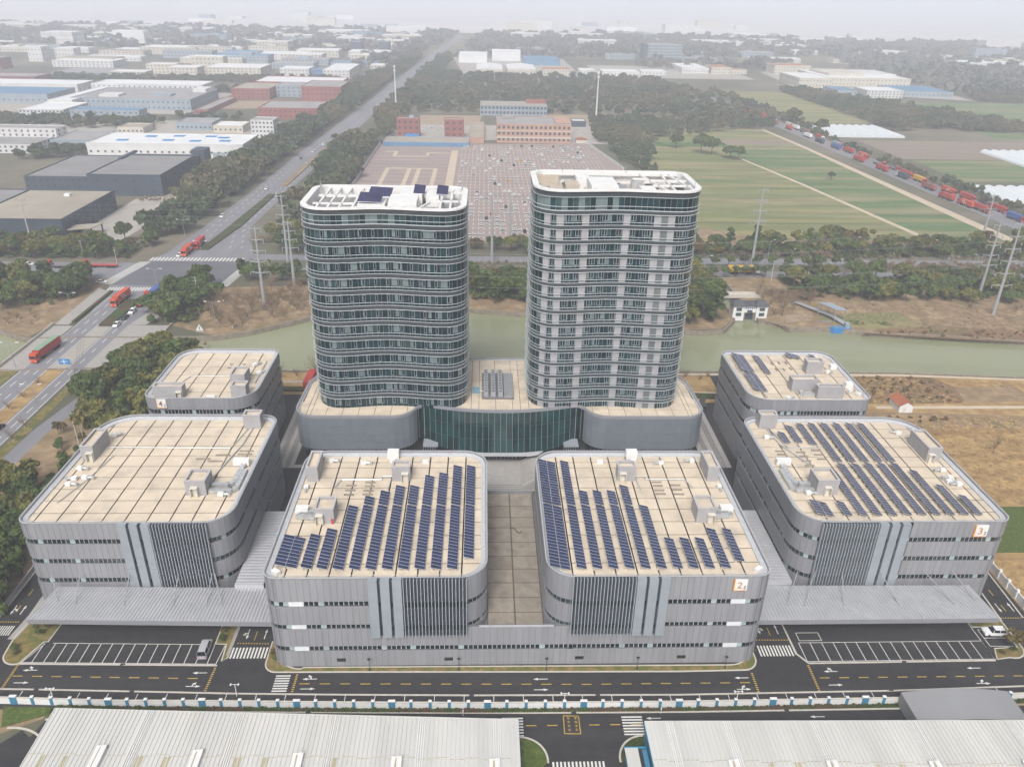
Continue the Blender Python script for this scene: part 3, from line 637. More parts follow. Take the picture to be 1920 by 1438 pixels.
def wing(root, x0, x1, y0, y1, bands, ztop, zroof, r=5.5, front_lo=None, front_hi=None, pattern=None, skip=(), xs=None, ys=None, z0=0.):
    """one grey block: clad bands, recessed window strips, roof slabs, parapet"""
    r = r if isinstance(r, tuple) else (r,)*4; out = rrect(x0, y0, x1, y1, r, 8); inn = rrect(x0, y0, x1, y1, r, 8, .32)
    fa, fb = x0+r[0], x1-r[1]
    # perimeter without the straight front: start at the front right corner
    per = out[9:]+out[:9]
    rest = resample(per, 1.25, False)                   # right corner, side, back, side, left corner (open)
    zs = [z0]; [zs.extend(b) for b in sorted(bands)]; zs.append(ztop)
    wall = MB(); panels = MB(); glass = MB()
    for za, zb in zip(zs[0::2], zs[1::2]):
        wall.ring(out, inn, za, zb)
        seg_panels(panels, rest, 0, len(rest)-1, za+.02, zb-.02, .0, .07)
    for za, zb in bands:
        pl = resample(per, 1.0, False); pi = offset(pl, -.26, False); rr_ = random.Random(int(za*10+x0))
        mi = [rr_.choice((0,0,0,0,1,1,2)) for _ in pl]
        for i in range(len(pl)-1):
            a, b_ = pi[i], pi[i+1]; t = .05
            A = (a[0]+(b_[0]-a[0])*t, a[1]+(b_[1]-a[1])*t); B_ = (a[0]+(b_[0]-a[0])*(1-t), a[1]+(b_[1]-a[1])*(1-t))
            glass.face([(*A,za),(*B_,za),(*B_,zb),(*A,zb)], mi[i]); glass.face([(*B_,za),(*pi[i+1],za),(*pi[i+1],zb),(*B_,zb)], 3)
    wall.prism(rrect(x0,y0,x1,y1,r,8,.5), z0, zroof)
    wall.build('wall', M['clad_gap'], root); stuff(panels.build('side_cladding', M['clad_side'], root))
    stuff(glass.build('side_glazing', [M['glass_dark'], M['glass_mid'], M['glass_light'], M['frame']], root))
    # front: every cladding panel and every pane a piece
    n = max(1, round((fb-fa)/1.24)); wd = (fb-fa)/n
    for za, zb in zip(zs[0::2], zs[1::2]):
        me = boxmesh('wall_panel', wd-.05, .07, zb-za-.04, 'clad')
        for k in range(n):
            cx = fa+(k+.5)*wd
            if any(s[0] <= cx <= s[1] and zb <= s[3]+.3 and za >= s[2]-.3 for s in skip): continue
            piece('wall_panel', me, root, (cx, y0-.035, za+.02))
    n = round((fb-fa)/.93); wd = (fb-fa)/n
    for za, zb in bands:
        for k in range(n):
            cx = fa+(k+.5)*wd; kd = pattern(k, n) if pattern else 'd'
            m_ = {'d':'glass_dark','l':'glass_light','w':'white_panel','m':'glass_mid'}[kd]
            piece('window_pane', boxmesh('window_pane', wd-(.02 if kd == 'w' else .15), .06, zb-za, m_), root, (cx, y0+.24 if kd != 'w' else y0+.1, za))
        MB().box(fa, fb, y0+.29, y0+.4, za, zb).build('window_frame', M['frame'], root)
    # roof
    cap = MB().ring(out, rrect(x0,y0,x1,y1,r,8,.34), zroof-.1, ztop+.16); 
    cap2 = MB().ring(rrect(x0,y0,x1,y1,r,8,-.05), rrect(x0,y0,x1,y1,r,8,.14), ztop+.16, ztop+.24)
    cap.build('parapet', M['clad_side'], root); cap2.build('parapet_cap', M['parapet'], root)
    rin = rrect(x0,y0,x1,y1,r,8,.5)
    MB().prism(rin, zroof-.12, zroof).build('roof_deck', M['seam'], root)
    gt = MB(); pg = resample(out[10:]+out[:8], .9, False); a_, b_ = offset(pg, -.36, False), offset(pg, -1.25, False)
    for i in range(len(pg)-1):
        z = zroof+.45; k = len(gt.v)
        gt.v += [(*a_[i],z+.25),(*a_[i+1],z+.25),(*b_[i+1],z),(*b_[i],z),(*b_[i+1],z-.4),(*b_[i],z-.4)]
        gt.f += [(k,k+1,k+2,k+3),(k+3,k+2,k+4,k+5)]; gt.m += [0,0]
    gt.build('gutter', M['gutter'], root)
    roof_slabs(root, rrect(x0,y0,x1,y1,r,8,.55), xs, ys, zroof)
    rp = offset(rin, -.9); rail = MB()
    q = [p for p in rp if p[1] < y0+7]; q = sorted(q, key=lambda p: p[0])
    for p in q: rail.bar((*p,zroof+.1),(*p,zroof+.55), .05)
    for p, t in zip(q[:-1], q[1:]): rail.bar((*p,zroof+.55),(*t,zroof+.55), .06)
    rail.build('roof_rail', M['white'], root)
def fin_block(root, fx0, fx1, panels, y0, za, zb, bands, npan=6):
    d = .9
    MB().box(min(fx0,panels[0][0])-.02, max(fx1,panels[-1][1])+.02, y0-.3, y0-.07, za+.05, zb-.05).build('fin_wall', M['fin_back'], root)
    for a, b in bands:
        if a > za: MB().box(min(fx0,panels[0][0]), max(fx1,panels[-1][1]), y0-.33, y0-.3, a, b).build('window_strip', M['glass_dark'], root)
    n = max(2, round((fx1-fx0)/.64)); me = boxmesh('fin', .13, d-.25, zb-za, 'fin')
    for k in range(n+1): piece('fin', me, root, (fx0+(fx1-fx0)*k/n, y0-.3-(d-.25)/2, za))
    for pa, pb in panels:
        h = (zb-za)/npan; me = boxmesh('facade_panel', pb-pa, d-.05, h-.03, 'pale_panel')
        for k in range(npan): piece('facade_panel', me, root, ((pa+pb)/2, y0-.3-(d-.05)/2+.22, za+k*h))
def stair_house(root, x0, x1, y0, y1, z, h, door=None, z2=None):
    o = MB().ring(rect(x0,x1,y0,y1), rect(x0+.3,x1-.3,y0+.3,y1-.3), z, z+h).build('stair_house', M['stair'], root); sub(o, root)
    MB().ring(rect(x0-.08,x1+.08,y0-.08,y1+.08), rect(x0+.36,x1-.36,y0+.36,y1-.36), z+h, z+h+.1).build('coping', M['stair_top'], o)
    MB().box(x0+.3, x1-.3, y0+.3, y1-.3, z+h-.75, z+h-.6).build('roof', M['slab'], o)
    if door:
        dx = door
        MB().box(dx-.55, dx+.55, y0-.09, y0-.01, z+.1, z+2.2).build('door', M['door'], o)
        MB().box(dx-.75, dx+.75, y0-.95, y0, z+2.35, z+2.5).box(dx-.75,dx-.65,y0-.95,y0,z+.1,z+2.35).box(dx+.65,dx+.75,y0-.95,y0,z+.1,z+2.35).build('porch', M['door'], o)
    return o
def vent_unit(root, x, y, z, rot=0., big=1.):
    o = MB().box(-.75*big,.75*big,-.6*big,.6*big,.35,1.25*big).box(-.6*big,.6*big,-.45*big,.45*big,.1,.35).cone((.8*big,0,.75*big),(2.0*big,0,.7*big),.34*big,.34*big,10,1).box(1.9*big,2.5*big,-.4*big,.4*big,.25,1.1*big,1).mesh('vent_unit', [M['fan'], M['duct']])
    return piece('vent_unit', o, root, (x,y,z), rot)
def duct(root, pts, w, h, z):
    b = MB()
    for p, q in zip(pts[:-1], pts[1:]):
        b.bar((*p,z+h/2),(*q,z+h/2), w, h)
        L = math.dist(p,q); n = max(1,int(L/1.1))
        for k in range(n+1):
            t = k/n; c = (p[0]+(q[0]-p[0])*t, p[1]+(q[1]-p[1])*t); d = Vector((q[0]-p[0], q[1]-p[1],0)).normalized()*.05
            b.bar((c[0]-d.x,c[1]-d.y,z+h/2),(c[0]+d.x,c[1]+d.y,z+h/2), w+.12, h+.12)
    b.build('roof_duct', M['duct'], root)
def pipe_run(root, pts, z, r=.12): MB().tube([(*p,z) for p in pts], r, 6).build('roof_pipe', M['duct'], root)
def curbs(root, pts, z, w=2.2, d=.32):
    for x, y in pts: piece('roof_curb', boxmesh('roof_curb', w, d, .32, 'slab_worn'), root, (x,y,z))
def sign(num, x, y, z, s, label):
    t = thing('number_sign', label, 'sign', (x,y,z))
    MB().box(x-s*.46, x+s*.5, y-.32, y-.02, z, z+s).build('sign_board', M['white'], t)
    MB().box(x-s*.55, x-s*.462, y-.30, y-.02, z-.08*s, z+s).box(x-s*.462, x+s*.5, y-.30, y-.02, z-.08*s, z-.002).build('sign_edge', M['orange'], t)
    for body, sz, dx, dz, m in ((num, s*.86, -.30*s, .20*s, 'sign_ink'), ('号\n楼', s*.17, .24*s, .30*s, 'ink')):
        c = bpy.data.curves.new('numeral', 'FONT'); c.body = body; c.size = sz; c.extrude = .02
        if body == num: c.offset = .012
        c.materials.append(M[m] if num != '4' or m == 'ink' else M['sign_ink2'])
        o = bpy.data.objects.new('numeral' if body == num else 'small_lettering', c); COL.objects.link(o); o.parent = t
        o.location = (dx, -.35, dz); o.rotation_euler = (PI/2,0,0)
        bpy.context.view_layer.update(); me = bpy.data.meshes.new_from_object(o.evaluated_get(bpy.context.evaluated_depsgraph_get()))
        nm = o.name.split('.')[0]; bpy.data.objects.remove(o); q = link(nm, me, t, (dx, -.35, dz)); q.rotation_euler = (PI/2,0,0)

B_LOW = [(4.0,5.2),(9.6,10.7),(15.2,16.4)]
fw_ = thing('factory_building', 'front grey factory block of two wings joined by a low flat roof, marked 2', 'building', (7,115,0))
patL = lambda k, n: ('d','l','w','w','w','d','d','d','l')[k] if k < 9 else ('l' if k in (20,26) else 'd')
patR = lambda k, n: patL(n-1-k, n)
ys1 = [115.6,120.5,124.8,129.2,133.6,138.0,142.0,146.1,150.2,154.3,156.6,160]
xs1 = [-41]+[-37+4.13*k for k in range(9)]+[1.2]
xs2 = sorted(14.1-x for x in xs1)
wing(fw_, -40.9, .9, 115.3, 160.2, B_LOW, 21.8, 20.9, (2.6,5.5,5.5,5), pattern=patL, skip=[(-21.4,-2.8,8.0,22)], xs=xs1, ys=ys1)
wing(fw_, 12.2, 54.9, 115.3, 160.2, B_LOW, 21.8, 20.9, (5.5,2.6,5,5.5), pattern=patR, skip=[(16.9,35.4,8.0,22)], xs=[12,17.1]+[17.1+4.13*k for k in range(1,9)]+[55], ys=ys1)
fin_block(fw_, -14.7, -3.0, [(-21.2,-19.5),(-18.95,-17.25),(-16.7,-15.0)], 115.25, 8.1, 22.15, B_LOW)
fin_block(fw_, 17.0, 28.7, [(28.95,30.65),(31.2,32.9),(33.45,35.15)], 115.25, 8.1, 22.15, B_LOW)
# the low link between the wings
lk = MB().box(-4.6,17.8,115.32,115.9,0,4.0).box(-4.6,17.8,115.32,115.9,5.2,9.85); lk.box(.5,12.7,115.9,163,0,7.7); lk.build('link_wall', M['clad_gap'], fw_)
for za, zb in ((0,4.0),(5.2,9.85)):
    n = 18; me = boxmesh('wall_panel', 22.4/n-.05, .07, zb-za-.04, 'clad')
    for k in range(n): piece('wall_panel', me, fw_, (-4.6+(k+.5)*22.4/n, 115.28, za+.02))
for k in range(24):
    kd = 'glass_light' if k in (0,17) else 'glass_dark'; piece('window_pane', boxmesh('window_pane', 22.4/24-.15, .06, 1.2, kd), fw_, (-4.6+(k+.5)*22.4/24, 115.53, 4.0))
MB().box(-4.6,17.8,115.58,115.7,4.0,5.2).build('window_frame', M['frame'], fw_)
MB().box(-.6,13.8,115.2,115.62,9.85,9.95).build('parapet_cap', M['parapet'], fw_)
MB().box(.95,12.2,115.95,162.9,7.7,7.9).build('roof_deck', M['seam'], fw_)
for xa, xb in ((1.0,6.5),(6.5,12.1)):
    yl_ = [116,121.2,125.5,130,134.4,138.7,143.6,149,152.9,157.4,162.8]
    for ya, yb in zip(yl_[:-1], yl_[1:]): piece('roof_slab', boxmesh('roof_slab', xb-xa-.28, yb-ya-.28, .12, 'slab_worn'), fw_, ((xa+xb)/2,(ya+yb)/2,7.9))
MB().box(.9,12.3,162.8,163.1,7.0,8.8).build('parapet', M['clad_side'], fw_)
MB().tube([(6.3,148.7,8.1),(7.4,148.5,8.1),(7.9,147.2,8.1),(8.6,146.8,8.1),(8.9,147.6,8.1)],.09,6).build('loose_hose', M['dark_metal'], fw_)
for x in (-27.6,-6.6,19.2,39.6): MB().box(x-.85,x+.85,115.18,115.32,1.25,2.05).build('low_window', M['glass_dark'], fw_)
for s in (0,1):
    X = (lambda x: x) if not s else (lambda x: 14.1-x)
    def SH(xa, xb, ya, yb, h, d=None): return stair_house(fw_, min(X(xa),X(xb)), max(X(xa),X(xb)), ya, yb, 20.95, h, X(d) if d else None)
    SH(-39.0,-36.5,148.5,155.4,3.9); SH(-20.2,-16.2,148.7,151.3,3.8,-17.3); SH(-34.3,-30.4,133.2,137.7,3.65,-33.3)
    dr = PI if s else 0
    for x, y in ((-35.0,156.6),(-27.5,155.6),(-21.0,156.4)): vent_unit(fw_, X(x), y, 20.95, dr, .75)
    vent_unit(fw_, X(-38.6), 145.9, 20.95, -PI/2, .7)
    MB().box(min(X(-22.2),X(-19.6)),max(X(-22.2),X(-19.6)),157.6,159.2,21.2,23.2).build('white_hood', M['fan'], fw_)
    MB().box(min(X(-14.0),X(-12.6)),max(X(-14.0),X(-12.6)),156.0,157.2,21,21.5).build('roof_hatch', M['fan'], fw_)
    duct(fw_, [(X(-34.5),136.4),(X(-38.2),136.4),(X(-38.2),135.0),(X(-34.6),134.4)], .9, .8, 21.2)
    MB().box(min(X(-38.9),X(-36.3)),max(X(-38.9),X(-36.3)),136.0,137.6,21.3,22.6).build('fan_box', M['fan'], fw_)
    pipe_run(fw_, [(X(-20.3),150.3),(X(-22.6),150.3),(X(-22.6),149.0),(X(-31.5),149.0),(X(-32.5),146.0)], 21.3); pipe_run(fw_, [(X(-20.5),149.4),(X(-20.8),145)], 21.3)
    curbs(fw_, [(X(-25),y) for y in (148,146.6,144.8,143.4)]+[(X(-29),y) for y in (146.8,145,143.3)], 21.02)
    MB().bar((X(-39.3),118.2,21.4),(X(-38.0),117.2,21.4),.9,1.0).build('white_hood', M['fan'], fw_)
MB().box(-31.0,-30.5,133.0,133.17,21.1,22.2).build('fire_cabinet', M['red'], fw_)
sign('2', 48.75, 115.2, 18.9, 2.45, 'white and orange number 2 sign on the front grey building')

def side_block(name, label, x0, x1, y0, y1, bands, xs, ys, r=(5,5,5,5), **kw):
    t = thing(name, label, 'building', ((x0+x1)/2, y0, 0)); wing(t, x0, x1, y0, y1, bands, 21.4, 20.5, r, xs=xs, ys=ys, **kw); return t
BB = [(6.3,7.5),(11.3,12.5),(16.3,17.5)]
pat5 = lambda k, n: 'l' if k in (1,8,20,24) else ('m' if k % 5 == 2 else 'd'); pat3 = lambda k, n: pat5(n-1-k, n)
l5 = side_block('factory_building', 'grey four-storey block at left with a bare cream roof and zinc canopy in front', -94.5, -51.8, 132.9, 178.3, BB, [-94.5]+[-91.8]+[-87.2+4.55*k for k in range(8)]+[-51.8], lines(133.1,178.1,10), r=(2.6,6,4,8), pattern=pat5, skip=[(-74,-56,4,22)])
fin_block(l5, -67.4, -56.2, [(-73.8,-72.1),(-71.5,-69.85),(-69.2,-67.6)], 132.85, 5.0, 21.7, BB)
stair_house(l5, -92.3,-89.4,158,166.2,20.5,3.9,-90.2); stair_house(l5, -64.0,-59.6,143.9,148.6,20.5,3.8,-62.0); stair_house(l5, -59.4,-55.2,172.8,175.7,20.5,3.9)
duct(l5, [(-54.8,155.6),(-54.8,148.2),(-55.8,147.2),(-59.4,147.2)],1.1,.8,20.8); duct(l5, [(-59.4,145.0),(-54.5,145.0),(-53.8,146.0),(-53.8,153)],1.0,.7,20.8)
MB().box(-57.2,-53.6,155.4,156.8,20.8,22.3).build('white_hood', M['fan'], l5)
for x, y, a in ((-89.5,168.5,.6),(-91,154,0),(-90.3,149.8,PI),(-88.2,150.2,0),(-90.6,147.6,0),(-56.5,143.6,0)): vent_unit(l5, x, y, 20.6, a, .8)
pipe_run(l5, [(-57.2,173),(-57.6,165),(-60.5,150)],20.9,.16); pipe_run(l5, [(-58.2,173),(-60,163),(-89,163.5)],20.9,.12); pipe_run(l5, [(-86,160),(-87.5,150),(-90,141)],20.85,.1)
curbs(l5, [(-56,162),(-56,160.6),(-61,160.2),(-65,158.5),(-62,157.5)], 20.6, 3.2)
r3 = side_block('factory_building', 'grey four-storey block at right with violet solar rows on its roof and sign 3', 66.8, 111.9, 132.5, 177.7, BB, [66.8]+[73+4.6*k for k in range(8)]+[109.2,112], lines(132.7,177.5,10), r=(6,2.6,8,4), pattern=pat3, skip=[(70.6,89.8,4,22)])
fin_block(r3, 71.0, 82.7, [(83.05,84.9),(85.5,87.2),(87.8,89.5)], 132.45, 4.6, 21.6, BB)
stair_house(r3, 73.9,78.7,143.7,148.7,20.5,3.9,76.2); stair_house(r3, 105.7,109.1,157.4,166.2,20.5,3.9,106.6); stair_house(r3, 70.4,74.8,173.3,176,20.5,3.9)
duct(r3, [(70.2,155.6),(70.2,148.2),(71.2,147.2),(73.8,147.2)],1.1,.8,20.8); duct(r3, [(73.8,145.0),(69.8,145.0),(69.2,146.0),(69.2,153)],1.0,.7,20.8)
MB().box(69.0,72.4,155.4,156.8,20.8,22.3).build('white_hood', M['fan'], r3)
for x, y, a in ((105.2,170,PI-.6),(107.5,153,PI),(107.6,149.8,PI),(106.4,148.2,0),(108.2,147.2,PI),(72.2,143.8,0),(70.6,168,0)): vent_unit(r3, x, y, 20.6, a, .8)
pipe_run(r3, [(72.2,173),(73,165),(77,156)],20.9,.16); pipe_run(r3, [(73,172),(74.5,163.4),(83,163.2)],20.9,.12)
curbs(r3, [(72,y) for y in (162,160.5)]+[(77,y) for y in (161.5,159.6,157.6,155.6)]+[(81,y) for y in (162.3,160.4,158.4)], 20.6)
sign('3', 105.3, 132.4, 18.1, 2.7, 'white and orange number 3 sign on the right grey building')
b4 = side_block('factory_building', 'small grey block at upper left marked with sign 4', -90.1, -60.9, 187.3, 219.2, [(7.2,8.6),(12.0,13.3),(16.8,18.1)], lines(-90,-61,6), lines(187.5,219,6), r=(3.5,6.5,3,6), pattern=lambda k,n: 'l' if k % 9 == 1 else 'd')
stair_house(b4, -87.3,-79.6,188.6,191.3,20.5,3.7,-80.5); stair_house(b4, -69,-65,195.4,200.6,20.5,4.0); stair_house(b4, -67.2,-63.2,189.4,192.6,20.5,3.6)
MB().box(-73.6,-71.4,188.6,189.5,20.6,21.4).build('white_hood', M['fan'], b4)
for x, y in ((-66,209),(-63.5,203.5)): vent_unit(b4, x, y, 20.6, .9, .8)
pipe_run(b4, [(-63.4,212),(-63.2,198)],20.9,.2); pipe_run(b4, [(-70,202),(-82,202),(-84,196)],20.8); curbs(b4, [(-73,y) for y in (210,207.6)]+[(-69.5,y) for y in (210,207.6,205.4)], 20.6, .9)
sign('4', -84.9, 187.2, 18.9, 2.45, 'white and orange number 4 sign on the small upper left building')
b6 = side_block('factory_building', 'small grey block at upper right beside the river with four solar panel groups', 72.6, 106.4, 187.2, 219.6, [(7.2,8.6),(12.0,13.3),(16.8,18.1)], lines(72.7,106.3,7), lines(187.4,219.4,6), r=(6,3,5,3), pattern=lambda k,n: 'l' if k < 9 and k % 2 else ('m' if k < 12 else 'd'))
stair_house(b6, 94.3,99.2,205.2,208,20.5,4.0); stair_house(b6, 86.0,93.3,194,197,20.5,3.8); stair_house(b6, 91.6,99.0,189.7,191.7,20.5,3.7)
duct(b6, [(91.4,191.2),(88.2,191.2),(88.2,193)],1.0,.9,20.7)
for x, y in ((100.8,205.6),(102.5,193.6),(104,191.4),(83.4,189)): vent_unit(b6, x, y, 20.6, .4, .8)
MB().box(102.6,104.6,196.5,198.2,20.6,21.9).build('white_hood', M['fan'], b6); MB().box(103,104.8,208.5,210,20.6,21.9).build('white_hood', M['fan'], b6)
pipe_run(b6, [(78.2,190),(75.2,206),(75,216)],20.8); curbs(b6, [(86.5,y) for y in (212,208)]+[(88.8,y) for y in (212.5,208)]+[(91.0,y) for y in (212.5,208.5)], 20.6, .4, 1.6)

# ------------------------------------------------------------ solar rows: each row a thing, each module a part
def module_mesh(m):
    b = MB(); W, D, dz = 1.96, .96, .52
    T = [(-W/2,-D/2,1.02),(W/2,-D/2,1.02-dz),(W/2,D/2,1.02-dz),(-W/2,D/2,1.02)]
    b.v += [(x*1.02,y*1.02,z-.05) for x,y,z in T]+T+[(x*.985,y*.965,z+.004) for x,y,z in T]
    for k in range(4):
        j = (k+1) % 4; b.f += [(k,j,4+j,4+k)]; b.m += [1]
    b.f += [(4,5,6,7),(8,9,10,11),(3,2,1,0)]; b.m += [1,0,1]
    return b.mesh('solar_module', [M[m], M['pv_frame']])
MOD = {m: module_mesh(m) for m in ('pv','pv2')}
def solar_row(x, spans, z, label, group, m='pv', cols=1, w=2.03, pitch=1.015):
    ya = spans[0][0]; t = thing('solar_array', label, 'solar panels', (x,ya,z), group); bl = MB()
    for y0, y1 in spans:
        n = max(1, round((y1-y0)/pitch))
        for k in range(n):
            for c in range(cols): piece('solar_module', MOD[m], t, (x+1.0+c*w, y0+(k+.5)*pitch, z+(0 if cols == 1 else (.34,-.18)[c])))
        for k in range(0, n, 2):
            y = y0+(k+.5)*pitch
            for c in range(cols):
                bl.box(x+.1+c*w,x+.5+c*w,y-.25,y+.25,z,z+.25,0).box(x+1.5+c*w,x+1.9+c*w,y-.25,y+.25,z,z+.22,0)
                bl.bar((x+.25+c*w,y,z+.2),(x+.25+c*w,y,z+.85),.06,mi=1).bar((x+1.7+c*w,y,z+.2),(x+1.7+c*w,y,z+.52),.06,mi=1)
    stuff(bl.build('ballast_block', [M['pv_base'], M['pv_frame']], t))
def gapped(y0, y1): return [(y0,138.0),(138.75,y1)] if y1 > 139.3 else [(y0,y1)]
rows1 = [(-39.2,118.9,128.1,2),(-34.25,118.5,128.6,1),(-31.3,118.3,130.9,1)]+[(-28.25+3.07*k,118.1,y,1) for k,y in enumerate((138.4,141.5,143.5,145.6,145.6,149.8,150.8,154.0))]+[(-3.7,121.2,154.0,1)]
for k, (x,a,b_,c) in enumerate(rows1): solar_row(x, gapped(a,b_), 21.02, f'{ORD[k]} blue solar panel row from the left on the left front wing', 'solar rows on the left front wing', cols=c)
rows2 = [(12.75,118,156,2),(17.85,118,155.9,1)]+[(20.85+3.1*k,118,y,1) for k,y in enumerate((143.4,143.4,143.4,145.6,138.4,126.9,126.9,126.9,130.4))]+[(48.85,120,130.4,1)]
for k, (x,a,b_,c) in enumerate(rows2): solar_row(x, gapped(a,b_), 21.02, f'{ORD[k]} blue solar panel row from the left on the right front wing', 'solar rows on the right front wing', cols=c)
up3 = [(73.9,165.2,170.5),(77,165.4,174),(80.2,164.4,174.7),(83.3,156.6,174.7),(86.6,156.6,174.9),(89.8,156.6,175),(93.1,156.6,174.6),(96.2,156.6,174.7)]
lo3 = [(70.8,135.2,140.2,2),(76.7,135.2,140,1),(80.1,135.2,152.5,1),(83.2,135.2,155.7,1),(86.5,135.2,155.7,1),(89.7,135.4,155.7,1),(92.9,135.4,155.7,1),(96.0,135.4,155.7,1),(99.1,135.4,152.6,1),(102.2,135.4,147,1),(105.2,135.4,142.6,1)]
for k, (x,a,b_) in enumerate(up3): solar_row(x, [(a,b_)], 20.62, f'{ORD[k]} violet solar row from the left in the rear set on the building marked 3', 'rear solar rows on the building marked 3', 'pv2')
for k, (x,a,b_,c) in enumerate(lo3): solar_row(x, [(a,b_)], 20.62, f'{ORD[k]} violet solar row from the left in the front set on the building marked 3', 'front solar rows on the building marked 3', 'pv2', c)
for x,a,b_,c,lb in ((75.4,205.4,217.5,2,'wide rear solar group along the left edge of the small upper right block'),(75.3,193.2,204.6,2,'wide front solar group along the left edge of the small upper right block'),(81.9,204.4,216.2,1,'single solar row right of the wide groups on the small upper right block'),
                    (92.2,214.9,219-.6,2,'small solar group at the rear edge of the small upper right block'),(99.2,214.4,217.4,1,'tiny solar row at the rear right corner of the small upper right block')):
    solar_row(x, [(a,b_)], 20.62, lb, 'solar groups on the small upper right block', 'pv2', c)

# ------------------------------------------------------------ zinc canopies in front of the side blocks
def canopy(label, poly, z, rods, yb, zrod=9.3):
    t = thing('canopy', label, 'canopy', (sum(p[0] for p in poly)/4, poly[0][1], z))
    MB().prism(poly, z-.12, z).build('roof_sheet', M['canopy'], t)
    rb = MB(); (xa,ya),(xb,yb1),(xc,yc),(xd,yd) = poly
    n = round((xb-xa)/.72)
    for k in range(n+1):
        u = k/n; rb.bar((xa+(xb-xa)*u, ya+(yb1-ya)*u, z+.05), (xd+(xc-xd)*u, yd+(yc-yd)*u, z+.06), .22, .2)
    stuff(rb.build('rib', M['canopy'], t))
    MB().bar((xa-.1,ya-.12,z-.45),(xb+.1,yb1-.12,z-.45),.25,.95).build('fascia', M['clad_side'], t)
    MB().bar((xa,ya,z-.45),(xd,yd,z-.45),.2,.9).bar((xb,yb1,z-.45),(xc,yc,z-.45),.2,.9).build('side_fascia', M['clad_side'], t)
    for (x0,y0,x1,z1) in rods:
        MB().cone((x0,y0,z),(x1,yb,z1),.10,.10,6).box(x0-.22,x0+.22,y0-.22,y0+.22,z,z+.16).build('tie_rod', M['steel'], t)
    return t
cl = canopy('wide ribbed zinc canopy hung on rods before the left grey block', [(-90.2,122.2),(-40.4,120.9),(-40.4,130.9),(-88.6,131.8)], 6.1, [(-82.9,126.4,-83.6,9.5),(-73,126.1,-73.6,9.2),(-63.1,125.9,-63.5,9.2),(-56.4,125.8,-56.6,9.2),(-53.1,125.7,-56.0,9.2),(-86.8,127.5,-89.6,9.2)], 131.9)
cr = canopy('wide ribbed zinc canopy hung on rods before the right grey block', [(54.6,120.5),(106.2,120.6),(105.4,130.6),(54.6,130.9)], 6.0, [(63.5,124.9,67.6,9.3),(67.2,124.8,71.4,9.3),(75.4,124.7,77.4,9.0),(87.3,124.8,85.6,9.3),(99.2,124.9,95.2,9.3),(104.3,126,101.4,9.3)], 131.6)
for nm, p, lb in (('link_canopy', [(-52.0,131.2),(-46.0,131.2),(-46.0,157),(-52.0,157)], 'narrow ribbed zinc roof between the left block and the front left wing'), ('link_canopy', [(60.6,131.2),(66.6,131.2),(66.6,157),(60.6,157)], 'narrow ribbed zinc roof between the right block and the front right wing')):
    t = thing('link_canopy', lb, 'canopy', (p[0][0], p[0][1], 7)); x0, x1 = p[0][0], p[1][0]
    MB().prism(p, 6.8, 7.0).box(x0,x1,131.0,131.2,5.9,7.05).build('roof_sheet', M['canopy'], t); rb = MB()
    for k in range(26): rb.box(x0, x1, 131.4+k, 131.55+k, 7.0, 7.1)
    stuff(rb.build('rib', M['canopy'], t))
    for y in (133,144,155): MB().box(x0+.1,x0+.4,y,y+.3,0,6.8).box(x1-.4,x1-.1,y,y+.3,0,6.8).build('post', M['steel'], t)
# ------------------------------------------------------------ podium with its curved teal glass
pd = thing('podium_building', 'blue-grey curved podium with a bowed teal glass entrance under the two towers', 'building', (5,192,0))
lf = [(-52,215)]+arc(-46.2,196.4,5.9,180,270,8)+[(-40,190.5),(-32,190.5)]+arc(-25.5,197.6,7.1,270,345,10)
lf = [(-47.5,222)]+[(-51.6,212)]+lf[1:]
cg_t = [(-18.4+ (46.6)*k/28, 193.9+4.3*((k/14-1)**2)) for k in range(29)]          # top edge of the glass
cg_b = [(-18.3+ (46.4)*k/28, 189.4+8.4*abs(k/14-1)**3.0) for k in range(29)]         # its foot, bowed further out
rf = [(56.9+4.7-(p[0]+51.6)-0.0, p[1]) for p in lf][::-1]
rf = [(10.0-p[0], p[1]) for p in lf][::-1]
rf = [(p[0] if p[0] < 40 else p[0]+.2, p[1]) for p in rf]
back = [(60.5,221),(57,225.5),(52,227.5),(14,229.2),(-4.5,229.2),(-42,227.5),(-46,225.5)]
outl = lf+cg_t[1:-1]+rf+back
# walls: panelled bands on both wings
def wallband(path, za, zb, rows, name='podium_panel'):
    b = MB()
    pl = resample(path, 2.0, False)
    n = len(pl); inner = offset(pl, -.3, False)
    for i in range(n-1): b.face([(*pl[i],za),(*pl[i+1],za),(*pl[i+1],zb),(*pl[i],zb)]).face([(*inner[i],za),(*inner[i+1],za),(*pl[i+1],za),(*pl[i],za)])
    b.build('podium_wall', M['clad_gap'], pd)
    h = (zb-za)/rows
    for r_ in range(rows):
        o0, o1 = offset(pl, .02, False), offset(pl, .09, False)
        q = MB(); 
        for i in range(n-1):
            f = lambda a, c, t: (a[0]+(c[0]-a[0])*t, a[1]+(c[1]-a[1])*t)
            A, B_, C_, D = f(o1[i],o1[i+1],.01), f(o1[i],o1[i+1],.99), f(o0[i],o0[i+1],.99), f(o0[i],o0[i+1],.01); z0_, z1_ = za+r_*h+.02, za+(r_+1)*h-.02
            pn = MB(); pn.v = [(*A,z0_),(*B_,z0_),(*C_,z0_),(*D,z0_),(*A,z1_),(*B_,z1_),(*C_,z1_),(*D,z1_)]
            pn.f = [(0,1,5,4),(4,5,6,7),(3,2,1,0),(1,2,6,5),(3,0,4,7)]; pn.m = [0]*5
            pn.build(name, M['podium'], pd)
wallband(lf, 3.9, 13.9, 4); wallband(rf, 3.9, 13.9, 4)
